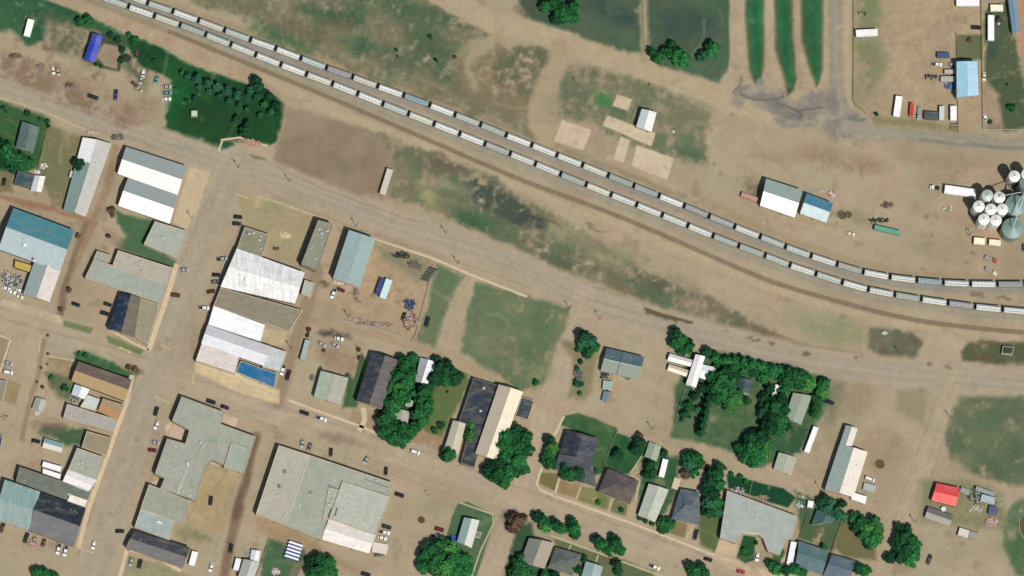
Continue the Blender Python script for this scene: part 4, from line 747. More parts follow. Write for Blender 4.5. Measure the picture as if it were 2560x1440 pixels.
b('long black flat roof next to the cream-roofed hall', None, None, None, None, 4.4, 'flat', (54, 62, 72), wall=(150, 140, 125), poly=[(1184, 945), (1246, 964), (1186, 1168), (1152, 1158), (1172, 1080), (1143, 1066)], vents=2)
b('small cream gabled house at the south-west of the black roof', None, (1134, 1052), (1163, 1060), (1111, 1124), 4.4, 'gv', (188, 182, 160), (206, 198, 174), C_=(1144, 1134), rm='shingle', name='house', cat='house')
b('long cream gabled hall east of the black flat roof', None, (1248, 962), (1306, 980), (1190, 1132), 6.5, 'gv', (196, 184, 160), (240, 226, 196), (226, 210, 178), C_=(1244, 1150))
b('dark slate shed stuck out east of the long cream hall', None, (1304, 992), (1336, 1002), (1288, 1040), 3.5, 'flat', (58, 72, 80), C_=(1320, 1050), name='shed', cat='shed', par=.15)
# --- south-west
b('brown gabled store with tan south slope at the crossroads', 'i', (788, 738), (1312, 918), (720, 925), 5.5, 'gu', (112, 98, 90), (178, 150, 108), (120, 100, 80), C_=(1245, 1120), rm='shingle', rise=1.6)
b('small bluish-white roof behind the brown gabled store', 'i', (750, 968), (888, 1012), (720, 1060), 3.6, 'gv', (214, 224, 226), (228, 234, 234), C_=(850, 1110), name='shed', cat='shed')
b('small pale grey roof wedged beside the orange-brown roof', 'i', (878, 1068), (1002, 1112), (800, 1188), 3.8, 'flat', (206, 212, 202), C_=(955, 1232))
b('orange-brown roofed shop between brown store and long grey shop', 'i', (1032, 1108), (1238, 1172), (985, 1222), 4, 'gu', (176, 152, 120), (184, 140, 100), C_=(1172, 1322), rm='rust', rise=.9)
b('long light grey shop running west from the curb, below the orange-brown roof', 'i', (672, 1158), (1178, 1320), (632, 1298), 4.6, 'flat', (172, 168, 158), C_=(1132, 1442), vents=4)
b('tiny grey shed alone in the dirt yard on the left', 'i', (362, 1095), (460, 1125), (326, 1200), 2.8, 'gv', (158, 166, 152), (170, 174, 156), C_=(425, 1230), name='shed', cat='shed')
b('two-tone tan store split by a pale parapet line', 'm', (868, -10), (1120, 62), (818, 150), 4.4, 'flat', (152, 140, 112), C_=(1062, 240), vents=1)
b('grey flat store north of the white sloped shop roof', 'm', (772, 158), (1030, 248), (680, 382), 5.6, 'flat', (168, 172, 156), C_=(965, 480), vents=3)
b('white sloped shop roof reaching the curb, left side of the street', 'm', (684, 380), (962, 482), (632, 492), 5.2, 'gu', (236, 230, 226), (240, 232, 228), C_=(880, 588), rise=.5, rm='painted_metal')
b('pair of white trailers side by side, the northern one', 'm', (432, 292), (622, 345), (418, 345), 3.2, 'flat', (255, 250, 248), wall=(225, 215, 210), C_=(604, 402), name='storage_unit', cat='storage unit', par=.08)
b('pair of white trailers side by side, the southern one', 'm', (428, 362), (612, 422), (424, 412), 3.2, 'flat', (255, 250, 248), wall=(225, 215, 210), C_=(602, 474), name='storage_unit', cat='storage unit', par=.08)
b('long dark olive flat roof with a white patch at the street end', 'm', (196, 348), (905, 588), (158, 490), 5.6, 'flat', (112, 120, 108), wall=(150, 145, 130), C_=(850, 745), vents=3)
b('white flat shopfront at the street end of the long olive roof', 'm', (702, 622), (880, 682), (672, 690), 6.2, 'flat', (244, 236, 226), C_=(850, 752), par=.2)
b('small teal and white gabled shed in the yard behind the shops', 'm', (450, 65), (628, 118), (430, 150), 3.2, 'gu', (134, 172, 176), (206, 204, 192), C_=(610, 200), name='shed', cat='shed')
b('streaked pale teal metal roof at the left edge', 'm', (52, 482), (396, 598), (-60, 862), 6, 'gu', (142, 172, 166), (152, 172, 166), C_=(284, 972), rm='streaky', rise=.8)
b('charcoal gabled roof joined to the streaked teal one', 'm', (402, 600), (852, 762), (290, 975), 6.2, 'gu', (44, 54, 64), (116, 116, 118), (150, 130, 110), C_=(735, 1132), rm='shingle', vents=4)
b('sprawling grey-green flat roof with notched street front', None, None, None, None, 6, 'flat', (163, 166, 151), wall=(186, 174, 148), poly=[(454, 991), (560, 1030), (553, 1060), (640, 1092), (612, 1180), (560, 1162), (530, 1150), (514, 1166), (496, 1222), (492, 1252), (400, 1222), (411, 1196), (387, 1184), (418, 1096), (463, 1109), (473, 1075), (430, 1052)], vents=14)
b('raised square flat roof on the east side of the sprawling roof', 'm', (2312, 105), (2505, 172), (2240, 345), 6.8, 'flat', (162, 172, 156), C_=(2440, 405))
b('olive-grey flat roof just south of the sprawling notched roof', 'm', (1490, 522), (1905, 690), (1405, 768), 5.6, 'flat', (158, 160, 142), C_=(1835, 925))
b('blue-grey flat roof with a white south parapet', 'm', (1405, 772), (1752, 888), (1345, 950), 5.4, 'flat', (164, 176, 170), wall=(222, 212, 182), C_=(1695, 1080), vents=1)
b('charcoal gabled building in front of the blue-grey flat roof', 'm', (1350, 990), (1895, 1158), (1262, 1150), 5.4, 'gu', (70, 74, 78), (116, 114, 114), (200, 180, 150), C_=(1825, 1352), rm='shingle', vents=1)
# --- south centre
b('huge supermarket roof, western grey section', None, (697, 1113), (775, 1138), (640, 1284), 6, 'flat', (180, 176, 160), C_=(713, 1312), vents=5)
b('huge supermarket roof, greenish eastern section', None, None, None, None, 6, 'flat', (164, 168, 152), poly=[(775, 1138), (983, 1208), (972, 1243), (830, 1240), (806, 1350), (770, 1336), (713, 1312)], vents=6)
b('raised pale square roof on the supermarket east side', None, (856, 1203), (976, 1242), (823, 1297), 7, 'flat', (184, 186, 172), C_=(938, 1338), vents=1)
b('white loading wing on the south side of the supermarket', None, (823, 1298), (938, 1338), (806, 1348), 5.4, 'gu', (224, 218, 208), (242, 234, 222), C_=(922, 1382), rise=.5, rm='painted_metal')
b('narrow pale roof step between the supermarket sections', None, (822, 1218), (852, 1226), (806, 1300), 6.5, 'flat', (176, 178, 162), C_=(826, 1300), vents=4)
b('white and teal-grey mobile home beside the big round tree', 'n', (2085, 858), (2228, 888), (2018, 1090), 4, 'gv', (148, 172, 168), (212, 212, 202), C_=(2152, 1152), name='house', cat='house')
b('square tan shed in the fenced side yard', 'n', (2195, 985), (2258, 1000), (2180, 1045), 2.4, 'flat', (126, 130, 112), C_=(2240, 1060), name='shed', cat='shed', par=.1)
b('white shed roof at bottom between alley and pergola', 'n', (-40, 1180), (40, 1195), (-60, 1300), 3, 'gv', (226, 226, 222), (240, 238, 232), C_=(15, 1320), name='shed', cat='shed')
b('grey ribbed shed cut off by the bottom edge, left of the pergola', 'm', (2440, 1275), (2590, 1310), (2385, 1450), 4, 'gv', (176, 178, 170), (186, 184, 174), C_=(2520, 1500), name='shed', cat='shed')
# --- railway north side, shed
b('small white and grey shed beside the long concrete platform', 'c', (1302, 1092), (1440, 1128), (1248, 1262), 5, 'gv', (206, 214, 208), (238, 238, 230), C_=(1392, 1312), name='shed', cat='shed')
b('white and grey barn between the railway and the grain yard', None, (1917, 447), (2006, 476), (1902, 512), 6.5, 'gu', (156, 172, 164), (255, 252, 246), C_=(1986, 541), cat='barn', name='barn')
b('blue and white barn just east of the white one', None, (2018, 484), (2082, 508), (2002, 532), 6, 'gu', (70, 132, 156), (196, 214, 212), C_=(2065, 554), rm='painted_metal', cat='barn', name='barn')
b('light blue roofed shop inside the truck yard', 'd', (1892, 618), (2088, 618), (1894, 968), 7, 'gv', (158, 206, 226), (176, 216, 234), (200, 195, 180), C_=(2102, 945), rm='painted_metal', rise=1.0)
b('long narrow slate-blue building at the upper right edge', 'd', (2402, -60), (2478, -60), (2452, 330), 4.5, 'gv', (104, 146, 166), (120, 146, 160), C_=(2520, 310), rm='painted_metal')
# --- east centre
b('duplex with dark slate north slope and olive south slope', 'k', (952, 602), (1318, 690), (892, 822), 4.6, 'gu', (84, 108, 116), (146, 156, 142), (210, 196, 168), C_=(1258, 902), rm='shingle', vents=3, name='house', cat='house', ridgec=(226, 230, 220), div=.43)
b('small aqua shed south of the duplex', 'k', (915, 925), (1005, 935), (905, 1010), 2.8, 'flat', (150, 180, 172), C_=(998, 1015), name='shed', cat='shed', par=.1)
b('blue-grey shed with brown end, second one south of the duplex', 'k', (925, 1035), (1000, 1050), (900, 1120), 2.8, 'gv', (112, 146, 154), (122, 120, 112), C_=(970, 1150), name='shed', cat='shed')
b('white roofed house wing, western half, by the trees north-east', 'k', (1582, 660), (1800, 722), (1562, 720), 3.8, 'gu', (222, 220, 214), (250, 244, 238), C_=(1782, 780), name='house', cat='house')
b('low cream shed roof below the western white house', 'k', (1575, 765), (1760, 825), (1560, 820), 3.2, 'gu', (206, 192, 170), (236, 224, 204), C_=(1740, 880), name='shed', cat='shed', rise=.4)
b('white house with bright roof under the trees, ridge running south', 'k', (1840, 668), (1925, 688), (1745, 960), 4.6, 'gv', (240, 236, 232), (254, 250, 248), C_=(1835, 990), name='house', cat='house')
b('bright white cross wing on the east side of the white house', 'k', (1912, 770), (2040, 800), (1880, 890), 3.8, 'gu', (236, 236, 236), (255, 250, 250), C_=(1990, 930), rise=.5, name='house_wing', cat='house')
b('dark slate shed hidden in the trees east of the white house', 'k', (2270, 895), (2400, 925), (2240, 1020), 3.2, 'gv', (56, 76, 80), (66, 84, 86), C_=(2370, 1050), rm='shingle', name='shed', cat='shed')
b('grey gabled house half hidden by trees, near the dark pickup', 'l', (255, 1052), (432, 1082), (178, 1290), 3.8, 'gv', (152, 162, 146), (158, 168, 152), C_=(328, 1362), rm='shingle', name='house', cat='house', rise=.8)
b('dark green roofed shed in the weeds at the right edge', 'l', (2350, 580), (2462, 590), (2335, 655), 2.6, 'flat', (60, 70, 58), C_=(2440, 668), name='shed', cat='shed', par=.1)
b('grey and cream gabled workshop with a narrow north extension', 'p', (720, 128), (992, 200), (575, 572), 5.5, 'gv', (158, 172, 164), (232, 222, 206), C_=(852, 642), vents=2)
b('narrow north extension of the grey and cream workshop', None, (2116, 1064), (2143, 1072), (2100, 1112), 4.6, 'gv', (156, 170, 162), (226, 220, 206), C_=(2127, 1120), wins=False)
b('small bright white lean-to at the south end of the workshop', 'p', (842, 600), (992, 645), (830, 672), 3.4, 'flat', (255, 255, 250), wall=(230, 225, 210), C_=(972, 725), name='shed', cat='shed', par=.1)
b('small square grey cabin west of the long workshop', 'p', (112, 208), (278, 258), (62, 368), 3.8, 'gv', (172, 178, 160), (180, 178, 160), C_=(232, 425), rm='shingle', name='house', cat='house', rise=.8)
b('little shed with a bright red roof', 'p', (1692, 515), (1912, 562), (1640, 680), 4, 'gu', (226, 72, 74), (240, 84, 78), (170, 80, 70), C_=(1875, 738), rm='painted_metal', name='shed', cat='shed', rise=.9)
b('grey metal hut south of the red-roofed shed', 'p', (1605, 752), (1850, 838), (1575, 850), 3.6, 'gu', (112, 114, 106), (142, 142, 128), C_=(1815, 935), name='shed', cat='shed')
# --- south-east houses
b('dark slate hip-roofed house on the corner lot', 'o', (548, -12), (858, 66), (478, 212), 5, 'gv', (50, 56, 68), (66, 74, 88), (190, 178, 160), C_=(798, 290), rm='shingle', name='house', cat='house')
b('lower slate wing on the south side of the corner house', 'o', (474, 222), (792, 300), (438, 372), 4, 'hip', (84, 90, 94), (72, 80, 86), C_=(760, 440), rm='shingle', name='house_wing', cat='house', wins=False)
b('slate south-east wing of the corner house, beside the dark fence', 'o', (690, 290), (800, 318), (600, 470), 3.8, 'gv', (58, 66, 74), (80, 86, 92), C_=(842, 545), rm='shingle', name='house_wing', cat='house', wins=False)
b('brown-grey hip-roofed house behind the fence line', 'o', (965, 368), (1262, 492), (868, 590), 4.6, 'hip', (84, 78, 80), (96, 86, 82), C_=(1180, 715), rm='shingle', name='house', cat='house')
b('weathered grey-green shed at the back of the fenced lawn', 'o', (1378, 100), (1490, 152), (1332, 238), 3, 'gv', (152, 166, 148), (164, 176, 158), C_=(1440, 288), rm='shingle', name='shed', cat='shed')
b('pale grey mobile home with a white end section', 'o', (1372, 520), (1562, 580), (1268, 828), 4.2, 'gv', (182, 190, 176), (196, 198, 182), C_=(1430, 895), rm='flat', name='house', cat='house')
b('blue-slate hip-roofed house with a dark car in its drive', 'o', (1692, 570), (1868, 600), (1602, 860), 4.8, 'hip', (84, 98, 110), (96, 106, 114), C_=(1880, 925), rm='shingle', name='house', cat='house')
b('large grey flat-roofed church hall with a green notch court', None, None, None, None, 5, 'flat', (168, 176, 168), wall=(205, 190, 165), poly=[(1818, 1226), (1994, 1291), (1980, 1346), (1964, 1352), (1950, 1388), (1920, 1378), (1908, 1346), (1893, 1334), (1858, 1330), (1841, 1358), (1800, 1344)], vents=3, par=.2)
b('grey and tan house at the bottom, left of the dark grey one', 'o', (175, 1062), (418, 1112), (92, 1290), 4.2, 'gv', (128, 132, 124), (170, 160, 142), C_=(322, 1358), rm='shingle', name='house', cat='house')
b('dark grey hip-roofed house at the bottom edge', 'o', (442, 1155), (695, 1228), (368, 1345), 4.4, 'hip', (88, 96, 94), (100, 106, 100), C_=(602, 1430), rm='shingle', name='house', cat='house')
b('small pale teal house at the bottom edge, east of the dark grey one', 'o', (742, 1298), (905, 1350), (692, 1480), 4, 'gv', (146, 172, 168), (164, 182, 176), C_=(855, 1520), rm='flat', name='house', cat='house')
b('deep teal gabled house south of the fenced back yards', 'p', (315, 1095), (602, 1188), (280, 1335), 4.8, 'gu', (84, 116, 118), (92, 120, 124), C_=(540, 1420), rm='shingle', name='house', cat='house')
b('slate-blue house east of the deep teal one', 'p', (645, 1228), (872, 1292), (560, 1430), 4.6, 'gu', (88, 108, 122), (96, 112, 126), C_=(800, 1500), rm='shingle', name='house', cat='house')
b('tiny dark teal house under trees at the back of the yards', 'p', (492, 780), (690, 830), (440, 925), 3.6, 'gv', (66, 98, 98), (74, 106, 104), C_=(640, 900), rm='shingle', name='house', cat='house')
b('grey tiny shed left of the street at the left edge', 'i', (-60, 912), (70, 932), (-90, 1110), 3.4, 'flat', (140, 134, 118), C_=(18, 1140), name='shed', cat='shed')
b('blue shed cut by the left edge, in the dirt yard', 'm', (-60, 30), (32, 40), (-80, 150), 3, 'flat', (56, 74, 100), C_=(5, 170), name='shed', cat='shed', par=.1)
b('square white shed among the fenced back yards', 'p', (402, 682), (462, 692), (392, 750), 2.6, 'flat', (250, 250, 250), wall=(220, 220, 215), C_=(450, 762), name='shed', cat='shed', par=.08)
b('low white pedestal shelter in the park', 'a', (1912, 1105), (1975, 1105), (1912, 1165), 2.6, 'flat', (196, 206, 184), wall=(170, 175, 155), name='shelter', cat='shelter', wins=False, par=.06)
b('small pale pump shed on the west side of the shop with the white-patched roof', 'e', (705, 265), (765, 275), (690, 330), 2.4, 'flat', (196, 196, 182), name='shed', cat='shed', wins=False, par=.06)
# pergola and rack
def pergola(label, t, A, B, Dd, h, n, col, col2, name, cat):
    p = quadpts(t, A, B, Dd, h); cen = sum(p, Vector()) / 4; root = thing(name, label, cat, (cen.x, cen.y, 0)); p = local(root, p)
    for i, v in enumerate(p):
        m_ = MB(); m_.box(v.x - .1, v.x + .1, v.y - .1, v.y + .1, 0, h - .16); m_.obj('post', mat(col2, 'paint'), root)
    m_ = MB()
    for i in range(n):
        f0, f1 = (i + .06) / n, (i + .62) / n; q = [p[0].lerp(p[3], f0), p[1].lerp(p[2], f0), p[1].lerp(p[2], f1), p[0].lerp(p[3], f1)]
        m_.prism([(v.x, v.y) for v in q[::-1]], h, h + .1)
    m_.obj('slats', mat(col, 'paint'), root)
    m_ = MB()
    for a_, b_ in ((p[0], p[3]), (p[1], p[2]), (p[0], p[1]), (p[3], p[2])): m_.bar(a_ + Vector((0, 0, -.08)), b_ + Vector((0, 0, -.08)), .09)
    m_.obj('frame', mat(col2, 'paint'), root)
    return root
pergola('white slatted pergola over a blue deck, below the supermarket', 'n', (335, 1085), (470, 1130), (282, 1255), 2.8, 5, (240, 242, 250), (72, 96, 170), 'pergola', 'pergola')
strip('deck', [Z('n', 300, 1170), Z('n', 420, 1210)], 8, .02, .3, mat((62, 82, 150), 'paint'))
pergola('dark pipe storage rack in the fenced equipment yard', 'f', (1745, 1235), (1815, 1258), (1650, 1360), 2.6, 6, (58, 70, 72), (60, 70, 70), 'storage_rack', 'rack')
pergola('low rusty pipe rack west of the dark storage rack', 'f', (1545, 1180), (1660, 1215), (1535, 1225), 1.4, 4, (128, 118, 100), (104, 96, 84), 'pipe_rack', 'rack')
pergola('thin grey cattle-guard frame by the truck yard gate', 'd', (1830, 1235), (1905, 1240), (1825, 1300), 1.2, 2, (136, 120, 92), (120, 104, 84), 'cattle_guard', 'frame')

# ------------------------------------------------------------------ things fixed on the big flat roofs
def on_roof(frag, t, h, items):
    root = [o for o in bpy.data.objects if o.parent is None and frag in o.get('label', '')][0]
    for (nm, A, B, w_, hh, c) in items:
        a = P(*Z(t, *A), h); b_ = P(*Z(t, *B), h); d = (b_ - a); L = d.length; d.normalize(); n_ = Vector((-d.y, d.x, 0)) * (w_ / 2); m_ = MB()
        m_.prism([(v.x - root.location.x, v.y - root.location.y) for v in (a - n_, b_ - n_, b_ + n_, a + n_)], h, h + hh); m_.obj(nm, mat(c, 'flat'), root)
h1 = 6 * 1.1 - .43
on_roof('sprawling grey-green', 'm', h1, [('roof_patch', (1870, 380), (1775, 620), 1.2, .03, (186, 190, 176)), ('rooftop_unit', (1870, 300), (1880, 350), 1.6, 1.2, (196, 198, 188)), ('rooftop_unit', (1995, 100), (2010, 120), 1.6, 1.0, (188, 196, 186)), ('roof_patch', (1640, 260), (1700, 300), 4, .02, (168, 174, 156)), ('rooftop_unit', (2175, 130), (2190, 150), 1.2, .8, (200, 194, 180)), ('roof_patch', (2100, 60), (2160, 90), 5, .02, (146, 158, 138)), ('roof_patch', (1900, 480), (1930, 560), 3, .02, (150, 158, 138)), ('rooftop_unit', (1895, 630), (1905, 645), 1.0, .7, (220, 216, 200))])
on_roof('western grey section', 'n', h1, [('skylight', (270, 395), (300, 395), 2.0, .5, (118, 120, 110)), ('skylight', (215, 542), (245, 542), 2.0, .5, (118, 120, 110)), ('rooftop_unit', (225, 632), (240, 640), 1.2, .8, (210, 208, 200)), ('rooftop_unit', (292, 832), (306, 838), 1.2, .8, (236, 232, 220))])
on_roof('greenish eastern section', 'n', h1, [('skylight', (525, 605), (560, 610), 1.8, .4, (128, 138, 120)), ('roof_patch', (1085, 470), (1340, 560), .8, .03, (120, 140, 126)), ('roof_patch', (1110, 570), (1310, 630), .6, .03, (132, 146, 130)), ('roof_patch', (715, 530), (820, 570), 1.4, .03, (122, 138, 124))])
on_roof('raised pale square roof', 'n', 7 * 1.1 - .43, [('skylight', (760, 770), (725, 860), .9, .4, (96, 112, 112)), ('skylight', (812, 760), (790, 840), 1.0, .4, (104, 120, 120)), ('rooftop_unit', (985, 870), (1010, 875), 1.4, .6, (196, 196, 184))])
on_roof('small olive flat roof with rooftop boxes', 'e', 5 * 1.1 - .43, [('roof_patch', (2455, 880), (2490, 900), 2, .05, (104, 116, 108))])
on_roof('blue-grey flat roof with a white south parapet', 'm', 5.4 * 1.1 - .43, [('rooftop_unit', (1570, 895), (1620, 912), 1.2, .5, (232, 236, 230))])
on_roof('wide workshop with teal', 'e', 8.9, [('rooftop_unit', (232, 1010), (262, 1016), 1.8, 1.2, (250, 250, 248)), ('rooftop_unit', (330, 1160), (360, 1168), 1.4, 1.0, (214, 222, 220))])
on_roof('long tan-grey flat roof', 'e', 4.8 * 1.1 - .43, [('rooftop_unit', (1418, 1270), (1432, 1278), 1.2, .9, (206, 204, 192))])
on_roof('large grey flat-roofed church', 'o', 5 * 1.1 - .18, [('roof_patch', (2300, 1000), (2470, 1020), 1.0, .05, (206, 206, 196)), ('rooftop_unit', (2430, 860), (2450, 866), 1.2, .8, (196, 200, 194))])
# ------------------------------------------------------------------ grain elevator
def rot_mesh(): pass
def grain_bin(label, px, py, rpx, h, wallc, roofc, rise=None, steep=.45, group=None):
    r = rpx * MPP; c = P(px, py, h); root = thing('grain_bin', label, 'grain bin', (c.x, c.y, 0), 0, group)
    n = 40; mb = MB(); rings = int(h / .6); vs = []
    for k in range(rings + 1):
        for j in range(n):
            a = 2 * math.pi * j / n; rr = r + (.05 if k % 2 else 0); vs.append((rr * math.cos(a), rr * math.sin(a), h * k / rings))
    mb.add(vs, [(k * n + j, k * n + (j + 1) % n, (k + 1) * n + (j + 1) % n, (k + 1) * n + j) for k in range(rings) for j in range(n)])
    mb.obj('wall', mat(wallc, 'painted_metal'), root)
    rf = MB(); top = h + r * steep; vs = [((r + .15) * math.cos(2 * math.pi * j / n), (r + .15) * math.sin(2 * math.pi * j / n), h - .05) for j in range(n)] + [(.45 * math.cos(2 * math.pi * j / n), .45 * math.sin(2 * math.pi * j / n), top) for j in range(n)]
    rf.add(vs, [(j, (j + 1) % n, n + (j + 1) % n, n + j) for j in range(n)] + [tuple(range(n, 2 * n))])
    for j in range(0, n, 4):
        a = 2 * math.pi * j / n; rf.bar((r * math.cos(a), r * math.sin(a), h + .03), (.45 * math.cos(a), .45 * math.sin(a), top + .04), .05)
    ro = rf.obj('roof', mat(roofc, 'painted_metal'), root)
    cp = MB(); cp.cyl((0, 0), .5, top, top + .35, 14); cp.cyl((0, 0), .55, top + .35, top + .55, 14, r2=.2); cp.obj('roof_cap', VENT, ro)
    ht = MB(); ht.box(r * .62 - .4, r * .62 + .4, -.4, .4, h + r * steep * .3, h + r * steep * .55); ht.obj('roof_hatch', VENT, ro)
    l = MB(); 
    for d_ in (-.25, .25): l.bar((d_, -r - .15, 0), (d_, -r - .15, h), .04)
    for k in range(int(h / .5)): l.bar((-.25, -r - .15, .4 + k * .5), (.25, -r - .15, .4 + k * .5), .03)
    l.obj('ladder', STEEL, root)
    return root
for (x, y, h, lb) in [(2195, 512, 15, 'greyish white grain bin, north-west one of the tight cluster of seven'), (2315, 532, 15, 'white grain bin, north-east one of the tight cluster of seven'), (2110, 622, 15, 'white grain bin at the west point of the tight cluster of seven'),
                      (2230, 652, 15, 'white grain bin in the centre of the tight cluster of seven'), (2345, 652, 15, 'white grain bin at the east point of the tight cluster of seven'), (2160, 752, 15, 'white grain bin, south-west one of the tight cluster of seven'), (2280, 762, 15, 'white grain bin, south-east one of the tight cluster of seven'),
                      (2465, 322, 16, 'white grain bin standing north of the big grey bins'), (2592, 300, 16, 'white grain bin cut by the right edge, north of the big grey bins')]:
    q = Z('h', x, y); g = lb.startswith('grey')
    grain_bin(lb, q[0], q[1], 14.0, h, (255, 255, 244), (196, 212, 196) if g else (252, 252, 240), group='white grain bins at the elevator')
for (x, y, r, h, lb) in [(2478, 612, 26, 13, 'large galvanised grain bin, northern one beside the white cluster'), (2446, 842, 26, 13, 'large galvanised grain bin, southern one beside the white cluster'), (2600, 420, 24, 13, 'large galvanised grain bin cut by the right edge, north-easternmost of the big ones')]:
    q = Z('h', x, y); grain_bin(lb, q[0], q[1], r, h, (128, 150, 142), (128, 158, 150), group='large galvanised bins at the elevator')
def leg(label, px, py, h, s=1.3):
    c = P(px, py, h); root = thing('elevator_tower', label, 'elevator tower', (c.x, c.y, 0)); m_ = MB()
    for sx in (-s, s):
        for sy in (-s, s): m_.bar((sx, sy, 0), (sx, sy, h), .12)
    for k in range(int(h / 3)):
        z_ = k * 3
        for (a, b_) in (((-s, -s), (s, -s)), ((s, -s), (s, s)), ((s, s), (-s, s)), ((-s, s), (-s, -s))): m_.bar((*a, z_), (*b_, z_ + 3), .06); m_.bar((*a, z_ + 3), (*b_, z_ + 3), .06)
    m_.obj('tower_frame', STEEL, root); m2 = MB(); m2.box(-.4, .4, -.9, -.3, 0, h + 1); m2.box(-.4, .4, .3, .9, 0, h + 1); m2.obj('elevator_casing', mat((196, 202, 196), 'painted_metal'), root)
    m3 = MB(); m3.box(-1.0, 1.0, -1.5, 1.5, h + .6, h + 2.4, tx=.2, ty=.4); m3.obj('head_house', mat((206, 212, 204), 'painted_metal'), root)
    m4 = MB(); m4.box(-2, 2, -2, 2, h - .2, h); m4.obj('platform', mat((120, 124, 120), 'painted_metal'), root)
    return root
q = Z('h', 2580, 470); T0 = leg('tall lattice grain elevator tower between the big bins at the right edge', q[0], q[1], 26)
def spout(label, a, b_, r=.28):
    mid = (Vector(a) + Vector(b_)) / 2; m_ = MB(); m_.bar(Vector(a) - mid, Vector(b_) - mid, r, n=10); o = m_.obj('grain_spout', mat((206, 216, 208), 'painted_metal')); o.location = mid
    tag(o, label, 'pipe', 'grain spouts fanning from the elevator tower')
tc_ = Vector((T0.location.x, T0.location.y, 25))
for (x, y, z_, lb) in [(2315, 532, 18.5, 'pale spout pipe from the elevator tower to the north-east bin of the seven'), (2446, 842, 19.5, 'pale spout pipe from the elevator tower down to the southern big bin'), (2478, 612, 19.5, 'pale spout pipe from the elevator tower to the northern big bin')]:
    q = Z('h', x, y); v = P(q[0], q[1], z_ - 3); spout(lb, tc_, (v.x, v.y, z_))
m_ = MB(); A_ = P(*Z('h', 2195, 512), 18.3); B_ = P(*Z('h', 2315, 532), 18.3)
# ------------------------------------------------------------------ vehicles
def smoothbox(mb, prof, W, mi=0, inset=.12):
    """prof: list of (x, z) outline of the side view, extruded across the width with tucked-in top"""
    n = len(prof); zmx = max(z for x, z in prof); vs = []
    for sg in (-1, 1):
        for (x, z) in prof: vs.append((x, sg * (W / 2 - inset * max(0, (z - .9)) ), z))
    mb.add(vs, [(i, (i + 1) % n, n + (i + 1) % n, n + i) for i in range(n)] + [tuple(range(n - 1, -1, -1)), tuple(range(n, 2 * n))], mi)
def wheels(xsn, w_, r=.34):
    out = []
    for x in xsn:
        for s in (-1, 1):
            t = MB(); t.cyl((x, r), r, s * w_ / 2 - .11, s * w_ / 2 + .11, 16, axis='y'); h = MB(); h.cyl((x, r), r * .55, s * w_ / 2 - .13, s * w_ / 2 + .13, 10, axis='y')
            out.append(('wheel', t.mesh('wheel', RUBBER), [('rim', h.mesh('rim', STEEL))]))
    return out
HEADL = mat((235, 235, 225), 'glass'); TAILL = mat((150, 30, 30), 'paint')
def lights(L, W, z):
    o = []
    for s in (-1, 1):
        m1 = MB(); m1.box(L / 2 - .12, L / 2 + .02, s * (W / 2 - .35) - .18, s * (W / 2 - .35) + .18, z - .1, z + .1); o.append(('headlight', m1.mesh('headlight', HEADL), []))
        m1 = MB(); m1.box(-L / 2 - .02, -L / 2 + .1, s * (W / 2 - .28) - .14, s * (W / 2 - .28) + .14, z - .05, z + .2); o.append(('tail_light', m1.mesh('tail_light', TAILL), []))
    return o
def mk_car(L, W, H, kind):
    b_ = MB(); hl = L / 2
    if kind == 'car': low = [(-hl, .35), (hl, .35), (hl, .72), (hl - .9, .88), (-hl + .7, .92), (-hl, .85)]; cab = [(-hl + .55, .9), (hl - 1.45, .9), (hl - 2.1, H), (-hl + 1.1, H)]
    elif kind == 'suv': low = [(-hl, .4), (hl, .4), (hl, .95), (hl - 1.0, 1.08), (-hl, 1.08)]; cab = [(-hl + .05, 1.05), (hl - 1.15, 1.05), (hl - 1.75, H), (-hl + .35, H)]
    elif kind == 'van': low = [(-hl, .4), (hl, .4), (hl, 1.0), (hl - .7, 1.15), (-hl, 1.15)]; cab = [(-hl, 1.1), (hl - .75, 1.1), (hl - 1.5, H), (-hl + .1, H)]
    else: low = [(-hl, .45), (hl, .45), (hl, 1.0), (hl - 1.1, 1.12), (-hl, 1.12)]; cab = [(-hl + 2.05, 1.1), (hl - 1.35, 1.1), (hl - 1.95, H), (-hl + 2.2, H)]
    smoothbox(b_, low, W, 0, .02)
    if kind == 'pickup':
        b_ = MB(); smoothbox(b_, [(-hl + 1.95, .45), (hl, .45), (hl, 1.0), (hl - 1.1, 1.12), (-hl + 1.95, 1.12)], W, 0, .02); b_.box(-hl, -hl + 1.95, -W / 2, W / 2, .45, .66)
        for s in (-1, 1): b_.box(-hl, -hl + 1.95, s * (W / 2 - .05) - .05, s * (W / 2 - .05) + .05, .66, 1.14)
        b_.box(-hl, -hl + .09, -W / 2 + .1, W / 2 - .1, .66, 1.12)
    g = MB(); smoothbox(g, cab, W, 0, .24)
    r = MB(); x0, x1 = cab[3][0], cab[2][0]; ww = W / 2 - .24 * (H - .9); r.box(x0 - .03, x1 + .03, -ww - .02, ww + .02, H - .02, H + .05, tx=.08, ty=.08)
    parts = [('car_body', b_.mesh('car_body', PAINT), []), ('windows', g.mesh('windows', GLASS), []), ('roof', r.mesh('roof', PAINT), [])]
    if kind == 'pickup': l = MB(); l.box(-hl + .1, -hl + 1.93, -W / 2 + .1, W / 2 - .1, .66, .7); parts.append(('cargo_bed', l.mesh('cargo_bed', DARK), []))
    return proto({'car': 'parked_car', 'suv': 'parked_suv', 'van': 'parked_van', 'pickup': 'pickup_truck'}[kind], parts + wheels((-hl + 1.0, hl - .95), W - .15) + lights(L, W, .78))
